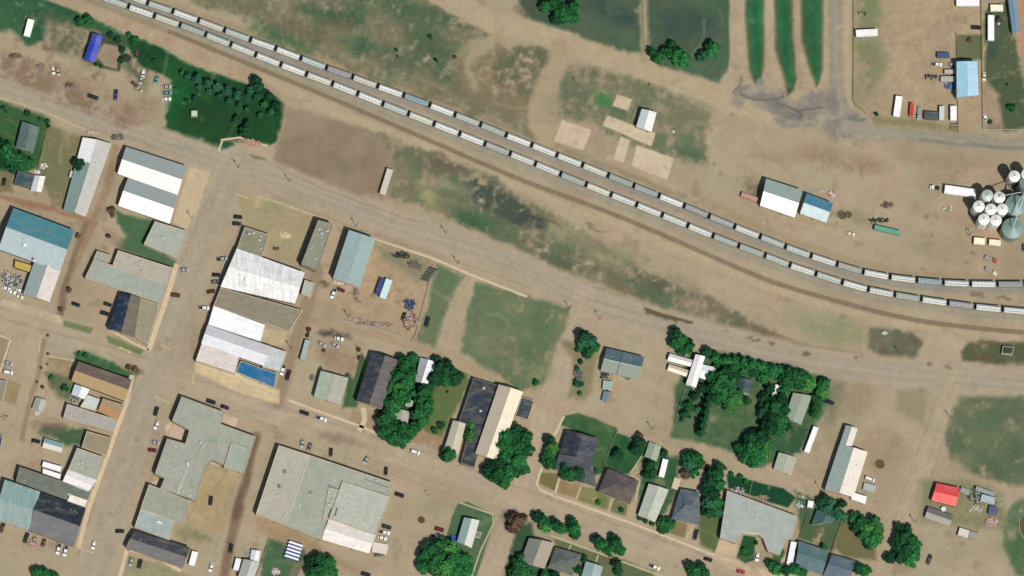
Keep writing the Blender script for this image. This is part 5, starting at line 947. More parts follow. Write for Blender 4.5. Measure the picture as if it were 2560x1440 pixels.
VP = {'c': mk_car(4.9, 1.9, 1.45, 'car'), 's': mk_car(5.2, 2.05, 1.85, 'suv'), 'v': mk_car(5.4, 2.05, 2.05, 'van'), 'p': mk_car(6.0, 2.05, 1.9, 'pickup')}
VC = {'white': (240, 240, 236), 'silver': (168, 170, 168), 'grey': (110, 114, 114), 'black': (26, 30, 32), 'navy': (28, 36, 52), 'maroon': (104, 40, 42), 'red': (196, 64, 60), 'green': (34, 56, 42), 'tan': (176, 160, 130), 'blue': (44, 84, 150), 'purple': (70, 62, 120), 'cream': (226, 220, 190), 'teal': (90, 150, 150), 'brown': (100, 78, 60)}
VN = {'c': ('car', 'car'), 's': ('SUV', 'car'), 'v': ('van', 'van'), 'p': ('pickup', 'pickup truck')}
def car(k, t, x, y, ang, col, label, sc=1.12):
    q = P(*Z(t, x, y), .8); q.z = 0
    place(VP[k], label, VN[k][1], q, -R(ang), tuple(alb(VC[col])), None, sc)
V = 108
for a_ in [
 ('p', 'a', 932, 970, 18, 'green', 'dark green pickup by the roadside in the dirt lot at upper left'), ('p', 'a', 1158, 950, 95, 'purple', 'purple pickup with a pale load in the dirt lot at upper left'), ('c', 'a', 1432, 735, 100, 'white', 'northern one of two white cars end to end in the dirt lot'),
 ('c', 'a', 1412, 800, 100, 'silver', 'southern, greyer one of two cars end to end in the dirt lot'), ('c', 'a', 1350, 845, 40, 'brown', 'dark brown car nose down toward the small tan car'), ('c', 'a', 1388, 890, 40, 'tan', 'small tan car below the dark brown one in the dirt lot'),
 ('c', 'a', 1562, 800, 110, 'teal', 'faded teal car just west of the row of three blue-white cars'), ('c', 'a', 1672, 868, -4, 'silver', 'topmost car of the row of three by the park edge'), ('c', 'a', 1672, 930, -4, 'teal', 'middle car of the row of three by the park edge'), ('c', 'a', 1668, 992, -4, 'white', 'bottom car of the row of three by the park edge'),
 ('c', 'a', 1365, 550, 105, 'brown', 'brown car beside the dark berm of the dirt pad'), ('c', 'a', 532, 702, 80, 'cream', 'western one of two cream cars near the rusty ditch'), ('c', 'a', 580, 716, 80, 'tan', 'eastern one of two cream cars near the rusty ditch'),
 ('c', 'e', 2380, 730, 4, 'black', 'northern one of two black cars parked at the top of the main street'), ('c', 'e', 2368, 797, 4, 'navy', 'southern one of two black cars parked at the top of the main street'), ('p', 'e', 2222, 1150, -6, 'silver', 'silver pickup nosed in at the white ribbed roof'),
 ('c', 'e', 2165, 1310, 2, 'black', 'northern car of the black trio beside the white ribbed roof'), ('c', 'e', 2155, 1378, -6, 'grey', 'middle car of the dark trio beside the white ribbed roof'), ('c', 'i', 2112, 35, -10, 'maroon', 'maroon car south of the dark trio on the main street'),
 ('c', 'e', 1845, 1258, -4, 'silver', 'silver car on the west side of the main street'), ('s', 'i', 1755, 72, 6, 'maroon', 'maroon SUV alone on the west side of the main street'), ('p', 'i', 2040, 200, 4, 'white', 'white pickup nosed in beside the bright white roof'),
 ('c', 'i', 760, 165, 18, 'black', 'black car alone in the dirt lot behind the navy-roofed store'), ('c', 'i', 1080, 165, 18, 'green', 'northern one of two dark cars beside the navy roof'), ('s', 'i', 1050, 255, 14, 'black', 'southern one of two dark cars beside the navy roof'),
 ('c', 'i', 85, 752, 20, 'silver', 'silver car near the left edge, northern of two'), ('s', 'i', 82, 845, 8, 'white', 'white SUV near the left edge, southern of two'), ('s', 'i', 1562, 1235, 106, 'black', 'black SUV with grey roof on the street beside the sprawling roof'),
 ('s', 'i', 2112, 1138, 18, 'black', 'long black SUV parked north of the sprawling roof'), ('c', 'i', 2250, 1192, 18, 'navy', 'dark car behind the long black SUV on the cross street'), ('c', 'i', 1568, 1372, 115, 'white', 'small white car south of the black SUV'),
 ('c', 'i', 62, 5, 15, 'white', 'white car of the cluster behind the teal workshop, north-west'), ('c', 'i', 118, 42, 15, 'white', 'white car of the cluster behind the teal workshop, south-west'), ('c', 'i', 205, 28, 15, 'white', 'white car of the cluster behind the teal workshop, east'), ('c', 'i', 190, 88, 15, 'cream', 'cream car of the cluster behind the teal workshop, southernmost'),
 ('c', 'e', 80, 1390, 30, 'silver', 'silver car of the cluster behind the teal workshop, northernmost'), ('c', 'e', 150, 1400, 40, 'grey', 'grey car of the cluster behind the teal workshop, beside its dark wall'),
 ('c', 'e', 40, 382, V - 8, 'black', 'black car beside the dark teal garage at the left edge'), ('p', 'm', 22, 960, V, 'brown', 'brown pickup at the left edge below the streaky roof'), ('p', 'm', 262, 1060, V, 'green', 'dark green pickup with a pale bed below the charcoal roof'),
 ('c', 'm', 342, 1085, V, 'tan', 'dusty pink car below the charcoal gabled roof'), ('c', 'm', 435, 1110, V, 'brown', 'small dark brown car below the charcoal gabled roof'), ('p', 'm', 585, 1170, V - 4, 'white', 'western one of two white pickups near the street corner'), ('p', 'm', 655, 1190, V - 4, 'white', 'eastern one of two white pickups near the street corner'),
 ('c', 'm', 938, 1130, V - 4, 'white', 'white car on the street by the corner crosswalk'), ('c', 'm', 1200, 992, 0, 'black', 'black car nosed in west of the charcoal gabled building'), ('c', 'm', 1555, 105, 10, 'silver', 'silver car nosed in at the notched street front'), ('c', 'm', 1525, 182, 5, 'maroon', 'maroon car nosed in at the notched street front'),
 ('s', 'm', 2108, 690, V - 10, 'black', 'black SUV alone in the dirt court behind the sprawling roof'), ('c', 'm', 1312, 1298, V - 4, 'silver', 'silver car in the lot below the charcoal gabled building'), ('s', 'm', 1400, 1320, V - 4, 'black', 'black SUV in the lot below the charcoal gabled building'),
 ('s', 'm', 2310, 1165, V - 8, 'black', 'black SUV in the dark dirt alley at the bottom'), ('c', 'm', 2112, 1355, V, 'white', 'white car by the dark dirt alley at the bottom'), ('c', 'm', 360, 92, 12, 'black', 'black car just west of the small teal and white shed'),
 ('p', 'j', 775, 55, V + 4, 'white', 'white pickup south of the blue-grey warehouse'), ('c', 'j', 850, 20, 20, 'maroon', 'dark red car beside the white pickup, south of the blue-grey warehouse'), ('p', 'j', 268, 820, V - 2, 'white', 'white pickup in the alley beside the blue awning'), ('p', 'j', 322, 872, V - 2, 'black', 'black pickup with white hood in the alley beside the blue awning'),
 ('s', 'j', 485, 1250, 18, 'black', 'black SUV parked on the cross street by the khaki-green roof'), ('p', 'j', 655, 1308, 20, 'white', 'white pickup with a dark bed behind the black SUV'), ('c', 'j', 1478, 288, V, 'green', 'small dark car beside the pink scrap pile'), ('p', 'j', 1712, 340, V - 4, 'black', 'black pickup with a pale hood east of the fenced equipment yard'),
 ('c', 'j', 832, 508, 10, 'white', 'white car, northern one by the dark soil mound'), ('c', 'j', 660, 562, 30, 'silver', 'silver car, western one by the dark soil mound'), ('c', 'j', 790, 572, 30, 'silver', 'silver car, southern one by the dark soil mound'),
 ('c', 'n', 462, 115, V - 10, 'silver', 'silver car nosed in at the north-west corner of the supermarket'), ('c', 'n', 535, 150, V, 'grey', 'grey car nosed in beside the silver one at the supermarket'), ('c', 'n', 750, 205, V - 14, 'black', 'black car nosed in north of the supermarket, middle'), ('c', 'n', 1300, 395, V - 14, 'black', 'black car nosed in north of the supermarket, eastern end'),
 ('c', 'n', 1102, 282, 125, 'silver', 'silver car slanted on the street north of the supermarket'), ('s', 'n', 1435, 630, 18, 'black', 'black SUV in the lot east of the supermarket'), ('s', 'n', 1592, 202, 16, 'white', 'white SUV parked below the leafy trees on the cross street'),
 ('s', 'n', 1308, 950, 16, 'green', 'dark green SUV at the south end of the supermarket wall'), ('p', 'n', 1285, 1005, 12, 'white', 'white pickup just south of the dark green SUV'), ('c', 'n', 1265, 1062, 12, 'white', 'white car just south of the white pickup by the supermarket'), ('s', 'n', 1835, 975, 14, 'maroon', 'maroon SUV in the lot north of the big round tree'), ('p', 'n', 1808, 1045, 12, 'white', 'white pickup south of the maroon SUV'),
 ('s', 'n', 1100, 1425, 14, 'black', 'black SUV at the bottom edge south of the supermarket'), ('p', 'o', 1838, 1028, V - 4, 'navy', 'navy pickup in the drive of the blue-slate house'), ('c', 'o', 1962, 1275, 16, 'black', 'black car at the curb by the cream church forecourt'), ('p', 'o', 1428, 1352, 22, 'white', 'white pickup on the residential street at the bottom'),
 ('c', 'o', 2290, 1398, 14, 'red', 'red car at the bottom by the church forecourt'), ('c', 'o', 2455, 1250, V - 8, 'white', 'white car on the church forecourt by the notch lawn'), ('c', 'o', 1950, 365, V - 14, 'black', 'black car in the shade of the trees behind the blue-slate house'), ('p', 'l', 612, 1140, 20, 'navy', 'dark pickup with a white tailgate beside the tree row, east of the grey house'),
 ('p', 'p', 1612, 1280, V, 'brown', 'dark brown pickup at the bottom right, south of the grey hut'), ('v', 'p', 1018, 472, 20, 'white', 'white van east of the grey and cream workshop'), ('p', 'd', 1688, 645, 4, 'white', 'white pickup in the truck yard west of the light blue roof'), ('s', 'd', 2080, 276, 0, 'black', 'long black SUV by the truck yard fence'), ('c', 'd', 1845, 648, 4, 'silver', 'silver car beside the light blue roof'),
 ('c', 'd', 2162, 765, 92, 'cream', 'cream car outside the yard fence, east of the light blue roof'), ('c', 'd', 2178, 1180, 60, 'white', 'white car beside the fence at the lower right of the truck yard'), ('c', 'h', 825, 900, 10, 'cream', 'cream car near the green trailer in the grain yard'), ('c', 'h', 2560, 1040, 90, 'purple', 'purple car at the right edge beside the railway')]:
    car(*a_)
# --- box trailers, containers, trucks
def trailer(label, t, A, B, Dd, h, col, name='box_trailer', cat='trailer', z0=1.1, wh=True, ribs=True, roofc=None, C_=None):
    p = quadpts(t, A, B, Dd, h, C_); cen = sum(p, Vector()) / 4; root = thing(name, label, cat, (cen.x, cen.y, 0)); p = local(root, p)
    u = p[1] - p[0]; v = p[3] - p[0]; 
    if v.length > u.length: ax, W, o_ = v, u, None
    else: ax, W = u, v
    L = ax.length; w_ = W.length; d = ax.normalized(); n_ = Vector((-d.y, d.x, 0)); root.rotation_euler = (0, 0, math.atan2(d.y, d.x))
    m_ = MB(); m_.box(-L / 2, L / 2, -w_ / 2, w_ / 2, z0, h - .06)
    if ribs:
        for i in range(int(L / 1.2) + 1):
            x = -L / 2 + .1 + i * 1.2
            if x > L / 2 - .1: break
            for s in (-1, 1): m_.box(x - .04, x + .04, s * (w_ / 2 + .03) - .03, s * (w_ / 2 + .03) + .03, z0 + .05, h - .1)
    m_.obj('cargo_box', mat(col, 'painted_metal'), root)
    r_ = MB(); r_.box(-L / 2, L / 2, -w_ / 2, w_ / 2, h - .055, h, tx=.06, ty=.06); r_.obj('roof', mat(roofc or col, 'painted_metal'), root)
    if wh:
        f = MB(); f.box(-L / 2 + .2, L / 2 - .2, -.5, .5, z0 - .25, z0 - .01); f.obj('chassis', DARK, root)
        for x in (-L / 2 + 1.2, -L / 2 + 2.4):
            for s in (-1, 1): w1 = MB(); w1.cyl((x, .5), .5, s * (w_ / 2 - .25) - .2, s * (w_ / 2 - .25) + .2, 14, axis='y'); w1.obj('wheel', RUBBER, root)
        for s in (-1, 1): l = MB(); l.box(L / 2 - 2.6, L / 2 - 2.45, s * .7 - .08, s * .7 + .08, 0, z0); l.obj('landing_leg', STEEL, root)
    return root
tr = trailer
tr('long white trailer alone on the dark grass at the upper left', 'a', (278, 188), (345, 198), (235, 355), 3.4, (255, 255, 245))
tr('off-white box trailer parked on weeds, north of the diagonal road', 'f', (1312, 240), (1372, 260), (1235, 492), 3.6, (206, 196, 178))
tr('white trailer with dark hatches at the west side of the truck yard', 'd', (878, 298), (1095, 286), (882, 368), 3.4, (246, 246, 238))
tr('white trailer cut by the top edge of the truck yard', 'd', (1885, -10), (2112, -10), (1885, 58), 3.6, (255, 252, 246))
tr('short cream trailer at the top right, north of the long white one', 'd', (2225, 45), (2352, 45), (2225, 112), 3.2, (250, 246, 216))
tr('long white trailer standing north-south beside the yard fence', 'd', (2200, 150), (2262, 150), (2200, 402), 3.8, (255, 255, 252))
tr('white trailer tilted north-south in the south-west of the truck yard', 'd', (1280, 958), (1346, 962), (1252, 1160), 3.6, (255, 255, 250))
tr('white trailer at the east end of the row in the truck yard', 'd', (1825, 1058), (1888, 1058), (1825, 1202), 3.6, (255, 252, 248))
tr('pale grey trailer in the yard row, left of the pinkish gap', 'd', (1715, 1060), (1765, 1060), (1712, 1198), 3.2, (206, 210, 204))
tr('dark slate container with a white lower edge in the yard row', 'd', (1565, 1110), (1705, 1122), (1562, 1185), 3, (62, 78, 82), 'container', 'container', .1, False)
tr('dark blue container in the truck yard, north of the white pickup', 'd', (1692, 522), (1815, 525), (1690, 572), 2.6, (48, 82, 112), 'container', 'container', .1, False)
tr('pink-grey flat trailer nearest the light blue roof', 'd', (1765, 695), (1878, 695), (1765, 738), 2.6, (192, 176, 160))
tr('pale grey trailer below the pink-grey one, beside the light blue roof', 'd', (1728, 762), (1872, 762), (1728, 815), 2.8, (176, 180, 164))
tr('white semi-trailer in the grain yard, coupled to a white cab', 'h', (1775, 408), (2085, 452), (1762, 490), 4, (255, 255, 252), 'semi_trailer')
tr('cream tanker trailer with a grey gap, south of the grain bins', 'h', (2062, 932), (2172, 942), (2058, 998), 3.4, (252, 244, 214))
tr('second cream trailer section, south of the grain bins', 'h', (2215, 950), (2330, 962), (2210, 1008), 3.4, (246, 236, 206))
tr('green grain trailer in the middle of the grain yard', 'h', (1075, 808), (1330, 868), (1058, 852), 3.4, (84, 150, 122), roofc=(90, 160, 132))
tr('rust and pink container just west of the white barn', 'g', (2300, 478), (2462, 535), (2288, 522), 2.6, (186, 142, 116), 'container', 'container', .1, False, roofc=(188, 146, 122))
tr('white and blue bus-like trailer in the fenced equipment yard', None, (965, 697), (982, 700), (948, 744), 3.6, (210, 232, 230))
tr('navy trailer tight against the white and blue one', None, (951, 695), (963, 697), (937, 734), 3.2, (44, 58, 120), wh=True)
tr('long grey-green trailer in the alley behind a dark red truck cab', 'j', (492, 515), (545, 525), (438, 712), 3.6, (160, 178, 170))
tr('small white trailer east of the charcoal gabled building', 'm', (1922, 1188), (1982, 1202), (1885, 1325), 3.2, (255, 252, 248))
tr('white trailer between the long grey shed and the alley at bottom', 'm', (2360, 1260), (2415, 1270), (2330, 1375), 3, (240, 242, 244))
tr('small white camper trailer in the back yard by the alley', 'o', (1508, 265), (1565, 278), (1465, 442), 3, (250, 248, 244), 'camper', 'camper')
tr('long white camper trailer west of the grey and cream workshop', None, (2034, 1066), (2047, 1069), (2010, 1129), 3.4, (252, 250, 246), 'camper', 'camper')
tr('slim white trailer among the trees north of the grey cabin yard', 'l', (78, 962), (122, 978), (12, 1150), 3, (250, 244, 238), 'camper', 'camper')
tr('white camper squeezed beside the deep teal house', 'p', (232, 1090), (290, 1105), (185, 1320), 3, (248, 248, 250), 'camper', 'camper')
tr('grey boat trailer with white rim, just below the white van', 'p', (965, 505), (1085, 535), (945, 575), 2.0, (176, 184, 180), 'boat_trailer', 'trailer', roofc=(168, 178, 176))
tr('grey metal trailer at the top of the machinery cluster, east of the red roof', 'p', (2085, 540), (2270, 605), (2072, 578), 2.8, (148, 158, 150))
tr('light blue roofed trailer in the machinery cluster', 'p', (2140, 620), (2272, 655), (2120, 690), 2.8, (172, 182, 190))
tr('small grey trailer just east of the red roof', 'p', (1930, 545), (2020, 580), (1920, 600), 2.4, (146, 154, 146))
tr('white round-ended tank trailer, southernmost of the right-hand lot', 'p', (1918, 955), (2020, 985), (1895, 1030), 2.8, (212, 208, 190), 'tank_trailer')
tr('grey tank trailer coupled behind the white round-ended one', 'p', (2022, 988), (2108, 1012), (2005, 1058), 2.6, (152, 150, 136), 'tank_trailer')
tr('navy and white trailer at the east of the machinery cluster', 'p', (2215, 735), (2305, 755), (2200, 815), 2.4, (40, 48, 78), roofc=(70, 80, 110))
tr('pale concrete-topped box behind the pale grey mobile home', 'o', (1625, 450), (1692, 468), (1592, 560), 1.2, (206, 192, 154), 'storage_box', 'box', .02, False, False)
tr('white loading dock box at the south-east corner of the supermarket', 'n', (1180, 1098), (1330, 1128), (1150, 1195), 1.4, (222, 210, 198), 'loading_dock', 'dock', .02, False, False)
# --- trucks with a cab
def truck_proto(name, L, boxh, boxm, tractor=False):
    W = 2.4; hl = L / 2; c = MB(); smoothbox(c, [(hl - 2.6, .7), (hl, .7), (hl, 1.6), (hl - .8, 1.75), (hl - 1.1, 2.7), (hl - 2.6, 2.7)], W, 0, .06)
    g = MB(); g.box(hl - 1.08, hl - .8, -W / 2 + .3, W / 2 - .3, 1.8, 2.5, tx=.1); f = MB(); f.box(-hl, hl - .3, -.5, .5, .6, .85)
    parts = [('cab', c.mesh('cab', PAINT), []), ('windscreen', g.mesh('windscreen', GLASS), []), ('chassis', f.mesh('chassis', DARK), [])]
    if not tractor: bx = MB(); bx.box(-hl, hl - 2.8, -W / 2, W / 2, .95, boxh); bx.box(-hl + .1, hl - 2.9, -W / 2 + .1, W / 2 - .1, boxh + .002, boxh + .04); parts.append(('cargo_box', bx.mesh('cargo_box', boxm or PAINT), []))
    for x in (hl - 1.0, -hl + .9, -hl + 2.1):
        for s in (-1, 1): w1 = MB(); w1.cyl((x, .5), .5, s * (W / 2 - .2) - .18, s * (W / 2 - .2) + .18, 14, axis='y'); parts.append(('wheel', w1.mesh('wheel', RUBBER), []))
    return proto(name, parts)
TT = truck_proto('tractor_unit', 6.4, 0, None, True); TB = truck_proto('box_truck', 8.6, 2.9, None); TG = truck_proto('flatbed_truck', 8.2, 1.5, mat((150, 150, 140), 'painted_metal'))
def truck(pr, t, x, y, ang, col, label):
    q = P(*Z(t, x, y), 1.2); q.z = 0; place(pr, label, 'truck', q, -R(ang), tuple(alb(VC[col])))
truck(TT, 'h', 1668, 436, 184, 'white', 'white semi cab facing west, pulling the long white trailer'); truck(TT, 'j', 522, 445, -74, 'maroon', 'dark red truck cab in the alley ahead of the grey-green trailer')
truck(TB, 'd', 1432, 1102, 95, 'red', 'red truck in the south row of the truck yard'); truck(TG, 'd', 1512, 1130, 95, 'silver', 'silver flatbed truck between the red truck and the dark container')
truck(TG, 'h', 2228, 1152, 20, 'red', 'red flatbed truck with a pale load near the railway bend'); truck(TG, 'h', 2228, 1275, 30, 'cream', 'cream flatbed truck right beside the wagons near the bend')
# --- machines and junk
def pile(name, label, cat, t, x, y, rx, ry, cols, n, hmx=1.2, long=False, seed=1):
    q = P(*Z(t, x, y), .3); r_ = random.Random(seed); root = MB(); 
    for i in range(int(n * 2.1)):
        a = r_.uniform(0, 6.28); d = r_.random() ** .7; px, py = rx * MPP / 4 * d * math.cos(a), -ry * MPP / 4 * d * math.sin(a); mi = r_.randrange(len(cols))
        L = r_.uniform(.5, 2.8 if long else 1.4); W = r_.uniform(.15, .35) if long else r_.uniform(.3, .9); h = r_.uniform(.2, hmx); an = r_.uniform(-.5, .5) + (R(-18) if r_.random() < .6 else R(72)); ca, sa = math.cos(an), math.sin(an)
        cs = [(px + u * L / 2 * ca - v * W / 2 * sa, py + u * L / 2 * sa + v * W / 2 * ca) for u, v in ((-1, -1), (1, -1), (1, 1), (-1, 1))]
        z0 = r_.uniform(0, .3); root.prism(cs, z0, z0 + h, mi)
    o = root.obj(name, [mat(c, 'painted_metal') for c in cols]); o.location = (q.x, q.y, 0); return tag(o, label, cat)
pile('scrap_pile', 'pink and white scrap heap at the south-east of the equipment yard', 'scrap', 'j', 1545, 330, 80, 100, [(176, 130, 120), (200, 190, 180), (150, 150, 150), (120, 60, 60)], 46, seed=3)
pile('machinery', 'blue farm implement with folded arms in the equipment yard', 'machine', 'j', 1540, 165, 55, 60, [(50, 84, 150), (60, 96, 160), (40, 50, 60)], 34, 1.8, True, 4)
pile('debris', 'pale rubble line along the south fence of the equipment yard', 'debris', 'j', 1200, 360, 200, 22, [(170, 160, 150), (140, 120, 104), (110, 100, 96)], 50, .6, seed=5)
pile('debris', 'small rubble along the west part of the south yard fence', 'debris', 'j', 1010, 322, 50, 20, [(190, 176, 160), (140, 124, 104)], 16, .5, seed=6)
pile('machinery', 'long dark implement against the north fence of the equipment yard', 'machine', 'f', 1450, 1115, 90, 34, [(44, 60, 44), (60, 70, 52), (30, 36, 34)], 34, 1.6, True, 7)
pile('machinery', 'rusty farm tools beside the long dark implement', 'machine', 'f', 1570, 1190, 60, 26, [(120, 104, 84), (96, 84, 70), (150, 150, 140)], 22, .8, True, 8)
pile('stacked_goods', 'white stacked goods at the foot of the blue-grey warehouse', 'goods', 'f', 830, 1385, 60, 22, [(236, 216, 200), (220, 190, 170)], 18, .9, seed=9)
pile('scrap_pile', 'grey and white scrap behind the teal workshop', 'scrap', 'e', 130, 1370, 110, 70, [(200, 204, 200), (90, 98, 92), (150, 150, 140), (50, 56, 54)], 60, 1.3, seed=10)
pile('scrap_pile', 'white clutter beside the green yard at the left', 'scrap', 'e', 430, 222, 40, 36, [(240, 236, 230), (190, 170, 160)], 14, .8, seed=11)
pile('scrap_pile', 'second white clutter north of the small white shed', 'scrap', 'e', 378, 276, 34, 22, [(244, 242, 238), (220, 220, 216)], 12, .8, seed=12)
pile('machinery', 'dark loader with a thin boom in the truck yard', 'machine', 'd', 1640, 772, 70, 26, [(34, 34, 34), (60, 56, 50), (150, 150, 145)], 26, 1.8, True, 13)
pile('tarp_heap', 'blue tarped heap west of the light blue roof', 'tarp', 'd', 1818, 862, 55, 34, [(58, 104, 160), (66, 112, 168)], 40, 1.2, seed=14)
pile('machinery', 'brown drill frame alone in the grain yard', 'machine', 'h', 1190, 610, 62, 32, [(120, 94, 74), (150, 120, 100), (90, 76, 64)], 28, 1.2, True, 15)
pile('machinery', 'dark auger lying north of the green trailer', 'machine', 'h', 1105, 765, 105, 24, [(34, 44, 40), (60, 70, 60)], 30, 1.4, True, 16)
pile('scrap_pile', 'reddish and white scrap beside the blue barn', 'scrap', 'h', 640, 500, 46, 34, [(206, 180, 170), (190, 130, 120), (220, 220, 210)], 18, .8, seed=17)
pile('debris', 'pale debris line north of the blue barn', 'debris', 'h', 500, 470, 80, 16, [(190, 176, 168), (170, 160, 150)], 22, .5, seed=18)
pile('machinery', 'white and pink parts just east of the white clutter tanks', 'machine', 'h', 1800, 650, 60, 26, [(230, 226, 200), (140, 130, 84)], 18, .8, seed=19)
pile('machinery', 'tangle of grey implements in the machinery cluster', 'machine', 'p', 2090, 630, 90, 90, [(60, 76, 80), (150, 160, 156), (40, 50, 52), (190, 196, 190)], 60, 1.3, True, 20)
pile('machinery', 'white implements south of the tangle of grey ones', 'machine', 'p', 2085, 765, 80, 34, [(236, 234, 224), (200, 196, 180)], 20, 1, True, 21)
pile('tarp_heap', 'pink and orange tarped heap at the south of the machinery cluster', 'tarp', 'p', 2232, 895, 66, 54, [(220, 160, 130), (200, 120, 96), (170, 176, 190)], 40, 1.0, seed=22)
pile('machinery', 'pale cultivator on the east side of the machinery cluster', 'machine', 'p', 2285, 700, 60, 50, [(190, 190, 160), (150, 156, 130)], 26, .9, True, 23)
pile('scrap_pile', 'clutter behind the church hall beside the pink tarp', 'scrap', 'o', 2250, 590, 80, 40, [(120, 128, 130), (200, 206, 206), (206, 160, 160)], 30, 1.0, seed=24)
pile('timber_stack', 'tan timber stack behind the church hall', 'timber', 'o', 2500, 660, 70, 34, [(176, 156, 124), (150, 130, 100)], 34, .8, True, 25)
pile('garden_clutter', 'white yard clutter in the back garden near the square white shed', 'clutter', 'p', 310, 730, 44, 44, [(216, 220, 214), (120, 140, 130)], 20, .8, seed=26)
pile('scrap_pile', 'row of sheds and scrap along the narrow garden west of the duplex', 'scrap', 'k', 655, 900, 55, 110, [(110, 116, 118), (70, 84, 84), (130, 124, 100), (90, 80, 96)], 50, 1.2, seed=27)
pile('machinery', 'dark and teal machine between the duplex and the aqua shed', 'machine', 'k', 925, 875, 46, 36, [(30, 44, 44), (40, 60, 60)], 20, 1.5, seed=28)
pile('outdoor_furniture', 'white porch furniture on the drive below the white house', 'furniture', 'k', 1850, 985, 60, 34, [(240, 226, 220), (200, 180, 176)], 22, .8, seed=29)
pile('play_set', 'blue play set beside the white and teal mobile home', 'play set', 'n', 1975, 1070, 42, 44, [(52, 92, 190), (60, 110, 200)], 18, 1.6, True, 30)
pile('scrap_pile', 'grey clutter in the trees north of the small cabin yard', 'scrap', 'k', 2330, 1075, 34, 50, [(180, 190, 180), (140, 150, 140)], 12, .8, seed=31)
pile('garden_bed', 'brick red and white garden beds inside the curved walk of the park', 'garden', 'b', 0, 1440, 70, 30, [(186, 120, 108), (200, 180, 160), (160, 100, 90)], 30, .35, seed=32)
pile('garden_bed', 'reddish stone bed at the south tip of the park', 'garden', 'a', 2470, 1410, 90, 26, [(200, 160, 140), (176, 130, 116)], 30, .3, seed=33)
r9 = random.Random(99)
for (t_, x_, y_, rx_, ry_, c_, lb_) in [('a', 150, 560, 60, 26, [(120, 100, 80), (96, 80, 66)], 'rusty rubbish heap in the dirt lot at the left edge'), ('a', 400, 660, 40, 20, [(112, 96, 78), (150, 130, 110)], 'brown junk heap left of the two cream cars'), ('a', 690, 850, 50, 24, [(120, 98, 80), (90, 76, 62)], 'brown junk heap in the middle of the rusty dirt lot'),
    ('e', 60, 1320, 60, 50, [(200, 190, 180), (110, 90, 76)], 'mixed scrap at the left edge behind the teal workshop'), ('a', 920, 1330, 60, 22, [(230, 206, 190), (200, 176, 156)], 'pinkish goods at the north end of the white-patched roof'), ('a', 1180, 1370, 70, 34, [(76, 84, 80), (150, 140, 126), (110, 100, 86)], 'dark scrap between the long roof and the white warehouses'),
    ('i', 40, 1290, 60, 30, [(190, 176, 150), (150, 120, 96)], 'scattered timber in the dirt yard at the left edge'), ('i', 370, 1250, 30, 20, [(226, 216, 204)], 'pale crate stack south of the tiny grey shed'), ('i', 740, 1110, 50, 40, [(90, 104, 90), (180, 184, 176), (60, 66, 60)], 'dark clutter behind the small white roofs'),
    ('j', 1000, 60, 30, 60, [(110, 100, 84), (160, 150, 130)], 'parts heap along the west side of the equipment yard'), ('j', 560, 900, 20, 30, [(120, 110, 100)], 'small dark heap in the alley'), ('m', 330, 1120, 50, 40, [(200, 140, 130), (180, 160, 140)], 'reddish goods below the charcoal gabled roof'),
    ('l', 1165, 452, 24, 16, [(220, 220, 200)], 'white debris in the weeds south of the track'), ('f', 300, 900, 34, 18, [(236, 214, 180), (200, 180, 150)], 'broken concrete heap in the empty lot north of the white ribbed roof'), ('f', 200, 1045, 26, 12, [(80, 76, 62)], 'dark log in the empty lot'), ('d', 950, 140, 56, 26, [(60, 56, 48), (150, 140, 100)], 'dark arched frame at the west of the truck yard'),
    ('h', 2020, 880, 40, 50, [(190, 176, 150), (140, 130, 116)], 'pale hopper parts just north-west of the cream tanker'), ('p', 330, 640, 30, 20, [(220, 210, 190), (150, 120, 90)], 'garden boxes north of the square white shed'), ('n', 200, 1400, 40, 36, [(240, 220, 214), (220, 200, 190)], 'white and pink heap at the bottom by the pergola'), ('m', 2500, 1220, 50, 26, [(170, 190, 184), (110, 120, 116)], 'teal and white clutter north of the ribbed shed'),
    ('k', 1160, 900, 18, 22, [(110, 96, 76)], 'small brown barrel heap south of the duplex'), ('n', 1235, 1230, 60, 20, [(90, 86, 76), (130, 124, 110)], 'dark pallets along the south loading wing')]:
    pile('scrap_pile', lb_, 'scrap', t_, x_, y_, rx_, ry_, c_, int(10 + rx_ * ry_ / 110), 1.0, r9.random() < .4, r9.randrange(999))
def ringtank(label, t, x, y, r, h, col, fill=None, name='stock_tank', cat='tank'):
    q = P(*Z(t, x, y), h); rr = r * MPP / 4; m_ = MB(); n = 28; vs = []
    for (a_, z_) in ((rr, 0), (rr, h), (rr - .18, h), (rr - .18, .3)): vs += [(a_ * math.cos(6.2832 * i / n), a_ * math.sin(6.2832 * i / n), z_) for i in range(n)]
    m_.add(vs, [(k * n + i, k * n + (i + 1) % n, (k + 1) * n + (i + 1) % n, (k + 1) * n + i) for k in range(3) for i in range(n)])
    root = thing(name, label, cat, (q.x, q.y, 0)); m_.obj('wall', mat(col, 'painted_metal'), root)
    f = MB(); f.cyl((0, 0), rr - .2, .25, (h - .1) if fill else .32, n); f.obj('lid' if fill else 'floor', mat(fill or (96, 84, 60), 'plain'), root)
ringtank('empty round tank ring beside the blue barn', 'h', 745, 710, 44, 1.2, (156, 146, 110)); ringtank('second faint tank ring east of the first, in the grain yard', 'h', 805, 705, 34, .9, (140, 120, 92))
ringtank('round white tank between the red roof and the grey hut', 'p', 1755, 770, 26, 1.8, (214, 224, 214), (220, 228, 220)); ringtank('dark round tank in the lot east of the supermarket', 'n', 1656, 880, 34, .6, (98, 74, 54), (96, 72, 52), 'planter', 'planter')
ringtank('dark round tank on weeds near the pad berm', 'a', 1272, 580, 40, 1.6, (50, 64, 56), (46, 60, 54)); ringtank('small round white tank beside the long roof with a white patch', 'd', 2308, 235, 14, 1.2, (210, 210, 206), (200, 200, 198))
